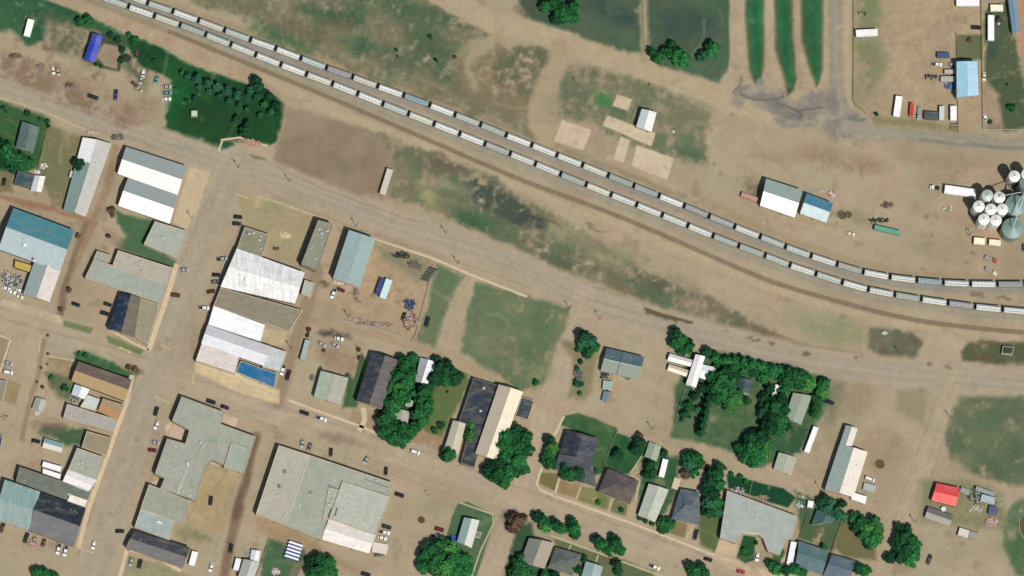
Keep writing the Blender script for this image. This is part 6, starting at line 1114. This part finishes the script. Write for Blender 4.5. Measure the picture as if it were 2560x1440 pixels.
ringtank('oval grey cattle ring east of the grey and cream workshop', 'p', 1122, 322, 46, .8, (116, 108, 92)); ringtank('big white-rimmed arena ring cut by the right edge', 'p', 2700, 940, 190, .8, (228, 220, 200), None, 'arena', 'arena')
ringtank('faint barrel by the arch frame in the top yard', 'd', 932, 142, 16, 1, (190, 186, 150), (190, 186, 150)); ringtank('brown barrel at the edge of the haul road', 'c', 1372, 842, 12, 1, (110, 84, 60), (110, 84, 60)); ringtank('small white tank at the east end of the concrete platform', 'c', 1616, 1316, 13, 1, (226, 220, 196), (230, 226, 200))
# --- fences
FW = mat((206, 206, 176), 'wood'); FD = mat((104, 98, 84), 'wood'); FM = mat((176, 172, 152), 'painted_metal')
def fence(label, pts, m=FD, h=1.3, name='fence'):
    p = [P(x, y, h) for x, y in pts]; cen = sum(p, Vector()) / len(p); root = thing(name, label, 'fence', (cen.x, cen.y, 0)); p = local(root, p); rail = MB(); post = MB()
    for a_, b_ in zip(p, p[1:]):
        L = (b_ - a_).length; k = max(1, int(L / 2.6))
        for i in range(k + 1): v = a_.lerp(b_, i / k); post.box(v.x - .07, v.x + .07, v.y - .07, v.y + .07, 0, h + .05)
        for z_ in (.35, .8, h - .05): rail.bar((a_.x, a_.y, z_), (b_.x, b_.y, z_), .07, n=4)
    rail.obj('rails', m, root); o = post.obj('posts', m, root); return root
fence('wooden fence on the west side of the truck yard, bending at its corner', [(2134, 2), (2134, 120), (2133, 250), (2140, 262), (2168, 284)]); fence('fence between truck yard and the light blue roof lot', [(2391, 82), (2394, 200), (2395, 330)], FD)
fence('long fence east of the light blue roof', [(2453, 0), (2455, 160), (2457, 320)], FD); fence('white low wall fence at the right edge below the truck yard', [(2457, 322), (2560, 324)], FW, 1.0)
fence('wire fence along the north of the equipment yard', [(940, 602), (1000, 622), (1080, 655)], FM); fence('wire fence along the east of the equipment yard', [(1082, 662), (1064, 740), (1038, 840), (1030, 850)], FM); fence('wire fence along the south of the equipment yard', [(862, 800), (930, 815), (1000, 838), (1030, 852)], FM)
fence('pale fence between the two lawns east of the dark corner house', [(1542, 1080), (1512, 1155)], FW); fence('pale board fence along the north of the fenced lawn', [(1545, 1080), (1592, 1096)], FW); fence('pale curved fence east of the brown-grey house', [(1520, 1172), (1570, 1190), (1595, 1206), (1584, 1255)], FW)
fence('white board fence at the north of the church back yard', [(1820, 1172), (1880, 1200)], FW, 1.6); fence('white fence around the church back garden', [(1882, 1200), (1872, 1240)], FW); fence('pale fence in the back yards near the square white shed', [(1968, 1226), (2020, 1248), (2038, 1262)], FW)
fence('dark fence between the dry yards south of the workshop', [(2103, 1305), (2078, 1380), (2060, 1430)], FD, 1.6); fence('dark fence beside the square white shed yard', [(2018, 1288), (1996, 1350)], FD, 1.6); fence('dark hedge-like fence west of the brown-grey house', [(1512, 1160), (1492, 1225)], FD, 2.0)
fence('pale fence west of the tree yard, reaching down to the alley', [(1712, 975), (1700, 1010), (1688, 1060)], FM); fence('dark garden fence by the striped pergola', [(672, 1345), (655, 1400), (640, 1440)], FD, 1.6); fence('dark fence line behind the garage in the trees', [(1130, 918), (1178, 940)], FD, 1.4)
fence('yard fence of the small grey-green house', [(0, 290), (60, 305), (110, 325)], FD); fence('dark side fence east of the small grey-green house', [(122, 305), (105, 370), (92, 430)], FD, 1.5)
# --- utility poles
POLE = mat((110, 92, 72), 'wood')
pm = MB(); pm.bar((0, 0, 0), (0, 0, 11), .16, n=8); ca_ = MB(); ca_.box(-1.3, 1.3, -.08, .08, 10.1, 10.3); tf = MB(); tf.cyl((.35, 0), .26, 8.4, 9.4, 12); ins = MB()
for x in (-1.15, -.5, .5, 1.15): ins.cyl((x, 0), .07, 10.3, 10.5, 8)
PP = proto('utility_pole', [('pole', pm.mesh('pole', POLE), []), ('crossarm', ca_.mesh('crossarm', POLE), [('insulators', ins.mesh('insulators', STEEL))]), ('transformer', tf.mesh('transformer', STEEL), [])])
for (x, y, lb) in [(1004 / 4 + 640, 825 / 4 + 360, 'wooden utility pole north of the blue-grey warehouse'), (640 + 505, 360 + 300, 'wooden utility pole on the north edge of the dry lawn path'), (1424, 772, 'wooden utility pole at the north-east corner of the grass lot'), (1500, 797, 'wooden utility pole on the bare corner east of the side street'),
                   (2050, 1225, 'wooden utility pole west of the grey and cream workshop'), (2287, 1307, 'wooden utility pole at the street by the grey hut'), (2376, 1047, 'wooden utility pole on the west edge of the right-hand lawn'), (2248, 884, 'wooden utility pole in the dark weeds south of the track'), (1630, 1075, 'wooden utility pole on the back lane south of the duplex lot'),
                   (596, 420, 'wooden utility pole at the top of the main street'), (872, 795, 'wooden utility pole in the alley west of the equipment yard'), (728, 872, 'wooden utility pole beside the pale grey annex'), (1444, 214, 'wooden utility pole in the meadow left of the bright green patch'), (723, 455, 'wooden utility pole on the north edge of the diagonal road'), (480, 548, 'wooden street lamp pole on the concrete apron edge'), (1115, 585, 'wooden utility pole mid-way along the diagonal road')]:
    q = P(x, y, 0); place(PP, lb, 'utility pole', q, R(random.choice([-18, 72])))
# park benches and flag
for (x, y, lb) in [(Z('n', 1722, 640) + ('flagpole with a small flag in the lot east of the supermarket',)), (Z('a', 1990, 945) + ('flagpole beside the dark shrub in the park',))]:
    q = P(x, y, 0); t = thing('flagpole', lb, 'flagpole', q); m1 = MB(); m1.bar((0, 0, 0), (0, 0, 8), .08); m1.cyl((0, 0), .5, 0, .25, 12); m1.obj('pole', STEEL, t); m1 = MB(); m1.box(.08, 1.6, -.02, .02, 6.9, 7.8); m1.obj('flag', mat((170, 60, 60)), t)
for i, (x, y) in enumerate([Z('i', 1200, 595), Z('i', 1295, 640)]):
    q = P(x, y, .5); m1 = MB(); m1.cyl((0, 0), .35, 0, .5, 12); m1.cyl((0, 0), .25, .5, .9, 12, r2=.1); m1.box(-.7, .7, -.4, .4, 0, .12); o = m1.obj('planter', mat((236, 214, 176))); o.location = (q.x, q.y, 0); tag(o, ['cream planter on the crossroads corner, western one', 'cream planter on the crossroads corner, eastern one'][i], 'planter')
# ------------------------------------------------------------------ trees
def leafmat(c, name):
    m = bpy.data.materials.new(name); m.use_nodes = True; n = m.node_tree; b = n.nodes['Principled BSDF']; tc = n.nodes.new('ShaderNodeTexCoord')
    nz = n.nodes.new('ShaderNodeTexNoise'); nz.inputs['Scale'].default_value = 2.6; nz.inputs['Detail'].default_value = 5; n.links.new(tc.outputs['Object'], nz.inputs['Vector'])
    oi = n.nodes.new('ShaderNodeObjectInfo'); cr = n.nodes.new('ShaderNodeValToRGB'); a = alb(c); 
    cr.color_ramp.elements[0].position = .35; cr.color_ramp.elements[0].color = (a[0] * .55, a[1] * .55, a[2] * .62, 1); cr.color_ramp.elements[1].position = .66; cr.color_ramp.elements[1].color = (a[0] * 1.45, a[1] * 1.45, a[2] * 1.2, 1)
    n.links.new(nz.outputs[0], cr.inputs[0]); hs = n.nodes.new('ShaderNodeHueSaturation'); n.links.new(cr.outputs[0], hs.inputs['Color'])
    mr = n.nodes.new('ShaderNodeMapRange'); mr.inputs[3].default_value = .75; mr.inputs[4].default_value = 1.3; n.links.new(oi.outputs['Random'], mr.inputs[0]); n.links.new(mr.outputs[0], hs.inputs['Value'])
    n.links.new(hs.outputs[0], b.inputs['Base Color']); b.inputs['Roughness'].default_value = .8; b.inputs['Specular IOR Level'].default_value = .15
    return m
LM = {'g': leafmat((46, 114, 62), 'foliage_green'), 'd': leafmat((34, 86, 54), 'foliage_dark'), 'b': leafmat((76, 142, 72), 'foliage_bright'), 't': leafmat((58, 112, 84), 'foliage_bluegreen'), 'r': leafmat((104, 84, 70), 'foliage_brown')}
def crown_mesh(seed, kind):
    r_ = np.random.default_rng(seed); vs = []; fs = []
    def leafs(c, rad, n, s):
        d = r_.normal(size=(n, 3)); d /= np.linalg.norm(d, axis=1)[:, None]; d[:, 2] = np.where(d[:, 2] < -.3, -d[:, 2], d[:, 2]); rr = rad * (.82 + .3 * r_.random(n))[:, None]; p = c + d * rr
        nn = d + r_.normal(size=(n, 3)) * .55; nn /= np.linalg.norm(nn, axis=1)[:, None]; t1 = np.cross(nn, r_.normal(size=(n, 3))); t1 /= np.linalg.norm(t1, axis=1)[:, None]; t2 = np.cross(nn, t1); sz = s * (.6 + .8 * r_.random(n))[:, None]
        for i in range(n):
            k = len(vs); vs.extend([p[i] - t1[i] * sz[i] - t2[i] * sz[i] * .7, p[i] + t1[i] * sz[i] - t2[i] * sz[i] * .7, p[i] + t1[i] * sz[i] + t2[i] * sz[i] * .7, p[i] - t1[i] * sz[i] + t2[i] * sz[i] * .7]); fs.append((k, k + 1, k + 2, k + 3))
    def core(c, rad):
        k = len(vs); nu, nv = 8, 5
        for j in range(nv + 1):
            for i in range(nu):
                th = math.pi * j / nv; ph = 2 * math.pi * i / nu; q = rad * (.84 + .18 * r_.random()); vs.append(c + np.array([q * math.sin(th) * math.cos(ph), q * math.sin(th) * math.sin(ph), q * math.cos(th)]))
        for j in range(nv):
            for i in range(nu): fs.append((k + j * nu + i, k + (j + 1) * nu + i, k + (j + 1) * nu + (i + 1) % nu, k + j * nu + (i + 1) % nu))
    if kind == 'tree':
        lobes = [(np.array([0, 0, 1.25]), .5)]
        for i in range(9):
            a = 2 * math.pi * i / 9 + r_.uniform(-.3, .3); d = r_.uniform(.42, .74); lobes.append((np.array([d * math.cos(a), d * math.sin(a), r_.uniform(.75, 1.15)]), r_.uniform(.24, .38)))
        for i in range(4):
            a = r_.uniform(0, 6.28); d = r_.uniform(.1, .4); lobes.append((np.array([d * math.cos(a), d * math.sin(a), r_.uniform(1.3, 1.65)]), r_.uniform(.2, .32)))
        for c, q in lobes: core(c, q * .95); leafs(c, q, int(360 * q), .05)
        leafs(np.array([0, 0, 1.1]), .82, 90, .05)
    elif kind == 'cone':
        for i in range(9):
            f = i / 9; q = .62 * (1 - f) + .08
            for k in range(max(3, int(8 * (1 - f)))):
                a = r_.uniform(0, 6.28); c = np.array([q * .6 * math.cos(a), q * .6 * math.sin(a), .4 + f * 2.4]); core(c, q * .32); leafs(c, q * .5, 34, .05)
    else:
        for i in range(7):
            a = r_.uniform(0, 6.28); d = r_.uniform(0, .55); q = r_.uniform(.3, .48); c = np.array([d * math.cos(a), d * math.sin(a), r_.uniform(.3, .6)]); core(c, q * .8); leafs(c, q, 70, .085)
    me = bpy.data.meshes.new('crown'); me.from_pydata([tuple(v) for v in vs], [], fs); me.update(); return me
def withmat(me, m): q = me.copy(); q.materials.clear(); q.materials.append(m); return q
base = {'tree': [crown_mesh(s, 'tree') for s in range(6)], 'cone': [crown_mesh(40 + s, 'cone') for s in range(2)], 'bush': [crown_mesh(60 + s, 'bush') for s in range(3)]}
CM = {(k, c): [withmat(me, LM[c]) for me in v] for k, v in base.items() for c in LM}
BARK = mat((92, 76, 60), 'wood'); tk = MB(); pts_ = [(0, 0, 0, .075), (.01, .01, .35, .055), (0, .02, .8, .04), (.02, 0, 1.2, .015)]
def limb(mb, a, b_, r0, r1, n=7):
    a = Vector(a); b_ = Vector(b_); d = (b_ - a).normalized(); u = d.orthogonal().normalized(); w_ = d.cross(u); vs = []
    for p, r in ((a, r0), (b_, r1)): vs += [p + u * (r * math.cos(6.2832 * i / n)) + w_ * (r * math.sin(6.2832 * i / n)) for i in range(n)]
    mb.add(vs, [(i, (i + 1) % n, n + (i + 1) % n, n + i) for i in range(n)] + [tuple(range(n, 2 * n)), tuple(range(n - 1, -1, -1))])
for p, q in zip(pts_, pts_[1:]): limb(tk, p[:3], q[:3], p[3], q[3])
for i in range(6): a = i * 1.05; limb(tk, (0, 0, .4 + .06 * i), (.5 * math.cos(a), .5 * math.sin(a), .85 + .06 * i), .03, .01)
TRUNK = tk.mesh('trunk', BARK)
rt = random.Random(5)
def tree(kind, t, x, y, r, col, label, group=None):
    rm = r * MPP / 4 * 1.12; k = {'tree': 1, 'cone': 1, 'bush': .5}[kind]
    hs = rt.uniform(.9, 1.15) * (1.0 if kind == 'tree' else 1)
    q = P(*Z(t, x, y), rm * hs * (1.0 if kind != 'bush' else .4))
    me = rt.choice(CM[(kind, col)]); rz = rt.uniform(0, 6.28); s = (rm * rt.uniform(.95, 1.08), rm * rt.uniform(.95, 1.08), rm * hs)
    if kind == 'bush':
        o = mkobj('shrub', me); o.location = (q.x, q.y, 0); o.rotation_euler = (0, 0, rz); o.scale = s; return tag(o, label, 'shrub', group)
    o = thing('conifer_tree' if kind == 'cone' else 'tree', label, 'tree', (q.x, q.y, 0), rz, group); o.scale = s
    mkobj('crown', me, o); mkobj('trunk', TRUNK, o); return o
def clump(kind, t, where, col, pts, dirn=None):
    """pts: (x, y, r[, colour]); labels count the trees from the west (or north) end of the clump"""
    w_ = max(p[0] for p in pts) - min(p[0] for p in pts); h_ = max(p[1] for p in pts) - min(p[1] for p in pts)
    ax = 0 if w_ >= h_ else 1; pts = sorted(pts, key=lambda p: p[ax]); n = len(pts); rs = sorted(p[2] for p in pts)
    nm = {'tree': 'leafy tree', 'cone': 'narrow conifer', 'bush': 'low shrub'}[kind]
    cw = {'g': 'green', 'd': 'dark green', 'b': 'bright green', 't': 'blue-green', 'r': 'brown'}
    for i, p in enumerate(pts):
        c = p[3] if len(p) > 3 else col
        if n == 1: lb = '%s %s %s' % (cw[c], nm, where)
        else:
            pos = ('westernmost', 'easternmost')[i > 0] if ax == 0 else ('northernmost', 'southernmost')[i > 0]
            if 0 < i < n - 1: pos = '%s from %s' % (ordn(i), ('west', 'north')[ax])
            lb = '%s %s %s, %s' % (cw[c], nm.split()[-1], where, pos)
        tree(kind, t, p[0], p[1], p[2], c, lb, None if n == 1 else nm + 's ' + where)
CL = clump
CL('tree', 'c', 'in the north field by the haul road', 'g', [(340, 60, 62), (420, 30, 76), (500, 120, 84), (600, 80, 66), (560, 180, 66), (635, 180, 48), (440, 200, 56, 'd')])
CL('tree', 'c', 'in the second north field beside the two-rut lane', 'g', [(1400, 520, 52, 'd'), (1460, 580, 62), (1570, 520, 70), (1640, 540, 84), (1710, 590, 84), (1670, 620, 60, 'b'), (1600, 440, 44)])
CL('tree', 'c', 'near the east side of the second north field', 'g', [(2005, 490, 84), (1920, 560, 62, 't')])
CL('tree', 'a', 'at the edge of the haul road, upper left', 'g', [(800, 220, 46), (890, 200, 56)]); CL('bush', 'a', 'north-east of the dirt pad', 'g', [(1295, 345, 44), (1350, 400, 56)])
CL('tree', 'a', 'in the straight row across the park', 't', [(1975, 790, 50), (2080, 830, 50), (2175, 868, 52), (2275, 912, 50), (2375, 945, 54), (2465, 985, 50), (1880, 760, 40)])
CL('tree', 'b', 'at the north-east corner of the park', 'd', [(0, 800, 54), (20, 870, 58), (70, 930, 46), (130, 960, 54), (190, 1050, 48), (90, 1040, 40, 'g'), (20, 960, 44), (150, 1120, 38, 'g'), (215, 1130, 34), (-50, 900, 44, 't'), (40, 1150, 34, 'g')])
CL('tree', 'a', 'in the second small row across the park', 't', [(1990, 870, 30), (2090, 915, 32), (2190, 960, 30), (2290, 1005, 32), (2390, 1050, 30), (2470, 1090, 30)])
CL('tree', 'a', 'standing alone inside the park lawn', 'd', [(1870, 1010, 26), (1948, 985, 36), (2365, 1195, 42), (2455, 1320, 62), (2480, 1240, 44)])
CL('bush', 'a', 'on the dark berm around the dirt pad', 'd', [(1100, 350, 40), (1180, 400, 44), (1220, 500, 42), (1205, 600, 40), (960, 640, 30), (1010, 660, 26)])
CL('bush', 'a', 'in the grass west of the park', 'd', [(1550, 610, 34), (1490, 555, 24), (1820, 720, 44, 'g'), (1760, 900, 36, 'g')])
CL('bush', 'a', 'in the yard of the small grey-green house', 'd', [(270, 1130, 40), (390, 1190, 24), (470, 1215, 30), (480, 1260, 28), (30, 1080, 26), (60, 1120, 20)])
CL('tree', 'e', 'in the dense yard at the left edge', 'g', [(60, 90, 100), (150, 150, 90), (220, 190, 80), (290, 200, 66), (30, 170, 80, 'd'), (40, 30, 70), (130, 230, 60, 'd')])
CL('tree', 'e', 'leaning over the long white-patched roof', 'd', [(792, 205, 62)]); CL('bush', 'e', 'west of the two white warehouses', 'r', [(1115, 660, 46), (1080, 925, 36), (780, 920, 36), (1120, 710, 36)])
CL('bush', 'i', 'on the bare corner lot west of the crossroads', 'd', [(655, 1000, 46), (515, 900, 34, 'g'), (610, 215, 30, 'r'), (690, 15, 40, 'r'), (480, 475, 18, 'r')]); CL('bush', 'i', 'on the grass strip by the brown gabled store', 'g', [(800, 650, 34), (850, 670, 30), (1290, 790, 34, 'r'), (1350, 810, 36, 'r')])
CL('bush', 'i', 'along the alley beside the bare corner lot', 'r', [(430, 990, 28), (370, 940, 16), (410, 800, 18), (470, 760, 16), (480, 660, 18)])
CL('tree', 'm', 'at the bottom edge near the street corner', 'g', [(380, 1400, 60), (460, 1420, 62), (540, 1440, 50)])
CL('tree', 'j', 'in the tall grove east of the charcoal hall', 'g', [(1490, 770, 76), (1430, 880, 92), (1490, 960, 96), (1400, 1010, 88, 'b'), (1450, 1090, 90), (1360, 1170, 84), (1340, 1250, 80), (1290, 1330, 92), (1350, 1400, 90), (1380, 1140, 60, 'd'), (1460, 720, 60, 'd'), (1560, 860, 56), (1570, 700, 50)])
CL('tree', 'n', 'at the south foot of the tall grove', 'g', [(1300, 0, 80), (1380, 50, 90), (1450, 80, 84), (1530, 10, 70), (1460, -30, 80)])
CL('tree', 'j', 'in the dark stand east of the white garage', 'd', [(1810, 720, 50), (1850, 800, 80), (1920, 850, 84), (1790, 900, 76), (1990, 920, 70), (2040, 880, 46), (1920, 760, 50), (1890, 930, 60, 'g')])
CL('tree', 'j', 'around the small grey sheds', 'g', [(1690, 1030, 76), (1650, 1130, 66), (1700, 1200, 80), (1620, 1260, 70), (1660, 1340, 66), (1590, 1400, 60), (1730, 1130, 50), (1580, 1060, 40, 't')]); CL('bush', 'j', 'in the dry yard west of the black roof', 'd', [(1850, 1370, 50), (1780, 1420, 50, 'g'), (1915, 1040, 16), (1710, 1300, 30)])
CL('bush', 'j', 'in the dirt lot by the charcoal hall', 'r', [(1040, 700, 36), (1025, 620, 30), (915, 875, 24), (680, 625, 24), (650, 800, 18)])
CL('tree', 'n', 'beside the small cream house', 'g', [(1930, 230, 70), (1880, 250, 40, 'd')]); CL('tree', 'n', 'overhanging the black roof', 'b', [(2140, 30, 66), (2150, -60, 50)])
CL('tree', 'n', 'in the big grove east of the long cream hall', 'g', [(2510, 60, 90), (2460, 140, 84), (2540, 170, 90), (2500, 260, 90), (2440, 330, 84, 'd'), (2380, 330, 74, 'd'), (2330, 400, 70, 'd'), (2420, 430, 92), (2480, 500, 78), (2520, 400, 84), (2590, 300, 70), (2300, 360, 50, 'd')])
CL('tree', 'n', 'in the big round grove south of the parked cars', 'g', [(1850, 1150, 96), (1760, 1180, 96), (1940, 1190, 96, 'b'), (1700, 1230, 84), (1830, 1260, 110), (1960, 1290, 110), (2060, 1280, 90), (1760, 1330, 96), (1880, 1370, 120, 'b'), (2010, 1390, 110), (2100, 1360, 80), (1680, 1350, 74)])
CL('tree', 'n', 'south-west of the supermarket by the pergola', 'd', [(640, 1290, 84), (720, 1320, 84, 'g'), (570, 1330, 66), (650, 1390, 96, 'g'), (540, 1280, 46), (760, 1390, 70, 'g'), (560, 1420, 70, 'g')])
CL('tree', 'k', 'at the street corner west of the duplex', 't', [(710, 480, 70, 'd'), (780, 540, 76), (720, 570, 64), (820, 590, 60, 'g'), (760, 640, 66, 'g')]); CL('bush', 'k', 'along the narrow garden west of the duplex', 'd', [(690, 745, 40), (650, 800, 40), (640, 950, 46), (680, 1060, 36, 'g'), (690, 960, 34), (650, 620, 30), (240, 950, 40, 'g')])
CL('tree', 'k', 'by the road north of the white house', 'g', [(1640, 460, 62, 'd'), (1690, 520, 74), (1620, 560, 60), (1760, 590, 66), (1700, 620, 56), (1780, 540, 36, 'd')]); CL('tree', 'k', 'over the north-east of the white house', 'd', [(1955, 640, 56), (2040, 700, 56, 'g'), (2060, 770, 44, 'g')])
CL('tree', 'k', 'in the hedge line along the diagonal road', 'g', [(2150, 740, 70), (2230, 730, 60), (2310, 750, 72), (2400, 770, 70), (2490, 790, 70), (2560, 820, 64), (2150, 830, 76, 'd'), (2210, 820, 60)])
CL('tree', 'k', 'in the grove east of the white house', 'g', [(2090, 910, 84), (2170, 960, 84), (2060, 1000, 84), (2140, 1060, 90), (2220, 1120, 92, 'b'), (2060, 1100, 76), (2000, 1020, 66, 'd'), (2260, 1060, 60), (2180, 1180, 60, 'b'), (2000, 890, 60)])
CL('tree', 'k', 'filling the yard between hedge and grove', 'g', [(2330, 830, 60), (2420, 850, 60, 'd'), (2510, 900, 60), (2240, 870, 60, 'd'), (2350, 1130, 44), (1900, 1010, 50, 'd'), (1830, 1080, 46, 'd'), (1780, 1180, 46), (1730, 1260, 44, 'd'), (1850, 1220, 40)])
CL('tree', 'l', 'around the slim white trailer', 'd', [(20, 1010, 56), (160, 980, 50, 'g'), (-40, 1100, 60), (230, 960, 50, 'g'), (30, 1120, 50)])
CL('cone', 'k', 'in the straight conifer row in the tree yard', 'd', [(1965, 1090, 52), (1950, 1160, 56), (1935, 1230, 60), (1920, 1300, 60), (1900, 1370, 62), (1890, 1440, 60)]); CL('bush', 'k', 'on the lawn south of the white house', 'd', [(1710, 1165, 40), (1700, 1320, 28), (1780, 1290, 18)])
CL('tree', 'l', 'at the north of the grove by the grey house', 'g', [(40, 840, 72), (130, 830, 60), (200, 850, 72, 'd'), (280, 880, 74), (360, 900, 74), (400, 960, 74, 'b'), (170, 930, 70), (300, 960, 60)]); CL('tree', 'l', 'in the row just west of the dark pickup', 'g', [(565, 950, 62), (520, 1000, 56), (540, 1060, 58, 'b'), (500, 1120, 58), (490, 1190, 52), (470, 1250, 44)])
CL('tree', 'l', 'in the dense grove west of the grey house', 'd', [(160, 1040, 60, 'g'), (130, 1130, 76), (60, 1200, 86, 'g'), (160, 1220, 62), (40, 1300, 90), (120, 1330, 80, 'g'), (20, 1400, 86), (-40, 1240, 70), (200, 1390, 40), (90, 1420, 70, 'g')])
CL('tree', 'o', 'at the foot of the grove by the lane', 'g', [(2480, 60, 90, 'd'), (2400, 60, 76), (2540, 130, 74, 'b'), (2380, 170, 92), (2460, 220, 92), (2330, 250, 76), (2410, 290, 76), (2280, 170, 54), (2520, 240, 60, 'b')])
CL('tree', 'o', 'on the strip by the corner sidewalk', 'g', [(385, 90, 60, 'd'), (400, 160, 66, 'b'), (370, 230, 66), (380, 310, 70), (330, 280, 50)]); CL('tree', 'o', 'along the far side of the side street', 'd', [(30, 30, 90), (130, 70, 84, 'g'), (40, 160, 90, 'g'), (150, 180, 70), (60, 290, 94, 'g'), (120, 370, 66, 'g'), (10, 400, 66)])
CL('tree', 'o', 'over the south wing of the corner house', 'd', [(520, 360, 56), (590, 420, 72, 'g'), (660, 410, 66), (540, 440, 56, 'g')]); CL('bush', 'o', 'beside the fence of the dark corner house', 'd', [(830, 400, 44), (800, 380, 30), (1090, 780, 32), (860, 700, 34, 'g')])
CL('tree', 'o', 'in the fenced lawn behind the brown-grey house', 'd', [(1280, 110, 62), (1240, 170, 56), (1060, 230, 56), (1280, 40, 40, 'r')]); CL('tree', 'o', 'beside the white camper', 'd', [(1375, 340, 56), (1400, 410, 56), (1345, 430, 46), (1420, 330, 40, 'g'), (1520, 210, 42)])
CL('tree', 'o', 'lining the south side of the residential street', 'g', [(245, 850, 54, 'd'), (310, 880, 66), (360, 930, 66), (330, 950, 60, 'b'), (430, 930, 62, 'd'), (500, 970, 62), (600, 900, 52, 'd'), (620, 970, 66), (640, 1030, 50)])
CL('tree', 'o', 'with bare-brown crown at the side street corner', 'r', [(50, 890, 84), (20, 960, 60), (120, 860, 40)]); CL('tree', 'o', 'in the street clump left of the white pickup', 'g', [(850, 1080, 56, 'd'), (910, 1130, 66), (980, 1170, 70), (1040, 1110, 70), (1070, 1180, 66), (1010, 1050, 44, 'd')])
CL('tree', 'o', 'at the bottom of the residential street', 'd', [(1050, 1320, 52), (1060, 1400, 44)]); CL('tree', 'o', 'at the bottom edge below the black car', 'g', [(1790, 1350, 54, 'd'), (1880, 1350, 54, 'd'), (1830, 1410, 72), (1920, 1420, 60)])
CL('tree', 'o', 'by the sidewalk below the pale mobile home', 'g', [(1500, 910, 60), (1560, 930, 66), (1520, 980, 50), (1600, 880, 40, 'd')]); CL('tree', 'o', 'behind the blue-slate house', 'g', [(1760, 240, 60), (1830, 260, 76), (1880, 310, 60), (1780, 340, 66, 't'), (1820, 400, 60), (1740, 420, 50, 'r'), (1730, 320, 50, 't')])
CL('tree', 'o', 'between the blue-slate house and the church hall', 'd', [(2070, 350, 60), (2040, 430, 76, 'g'), (1980, 500, 70), (2070, 520, 66, 'g'), (1930, 590, 56), (2010, 620, 76), (2040, 700, 76, 'g'), (1960, 720, 64, 't'), (2060, 800, 60, 't'), (1980, 810, 60, 'g'), (1920, 800, 36)])
CL('tree', 'o', 'in the bottom yards west of the grey and tan house', 'g', [(60, 1330, 70), (30, 1420, 70), (120, 1400, 74), (180, 1440, 60), (90, 1250, 46, 't')]); CL('tree', 'o', 'south of the dark grey hip-roofed house', 'd', [(600, 1370, 40), (660, 1380, 50), (320, 1430, 50, 'g'), (420, 1440, 50), (720, 1270, 44)])
CL('bush', 'o', 'along the front of the pale mobile home', 'd', [(1270, 860, 30), (1330, 890, 34), (1400, 920, 30)]); CL('bush', 'o', 'in the dark hedge behind the church hall', 'd', [(2100, 930, 22), (2440, 1110, 26), (2330, 1180, 40, 'g'), (2200, 420, 40, 'g'), (2280, 450, 44, 'g'), (2340, 490, 36, 'g')])
CL('tree', 'p', 'by the street south of the workshop', 'g', [(860, 860, 60), (930, 900, 70), (880, 940, 60, 'd'), (1000, 960, 76, 'b'), (1060, 900, 66), (1090, 980, 76, 'b'), (960, 1020, 60), (1040, 1070, 80), (1100, 1060, 60, 'b'), (1010, 1130, 50)])
CL('tree', 'p', 'east of the street in the lower right', 'd', [(1320, 970, 58), (1390, 980, 58), (1350, 1050, 80), (1420, 1090, 80, 'g'), (1300, 1140, 66), (1380, 1170, 90), (1460, 1180, 70, 'g'), (1320, 1250, 70), (1430, 1260, 84, 'g'), (1220, 1270, 54), (1500, 1120, 40, 'g')])
CL('tree', 'p', 'at the back of the fenced yards', 't', [(540, 700, 56, 'd'), (600, 770, 66), (680, 800, 62), (740, 720, 46, 'd'), (740, 840, 60), (630, 700, 50), (560, 640, 40, 'd')]); CL('tree', 'p', 'at the bottom around the slate houses', 'g', [(80, 1360, 66), (30, 1320, 50), (180, 1390, 60, 'd'), (280, 1380, 66), (350, 1400, 50), (900, 1360, 66, 'd'), (970, 1390, 60), (560, 1150, 36), (130, 1210, 36)])
CL('bush', 'd', 'in the grass beside the truck yard', 'd', [(1078, 1140, 32), (2215, 1220, 34), (2310, 200, 40, 'r'), (2010, 400, 30, 'r'), (2430, 1080, 50), (2390, 850, 20)]); CL('bush', 'b', 'dotted in the meadow north of the railway', 'd', [(1400, 495, 26), (1745, 370, 30), (1415, 560, 20), (1990, 570, 24, 'r'), (1800, 600, 26)])



if False:
    bad = [o['label'] for o in bpy.data.objects if o.parent is None and 'label' in o and len(o['label'].split()) > 16]
    print('LONG', len(bad), bad[:12])
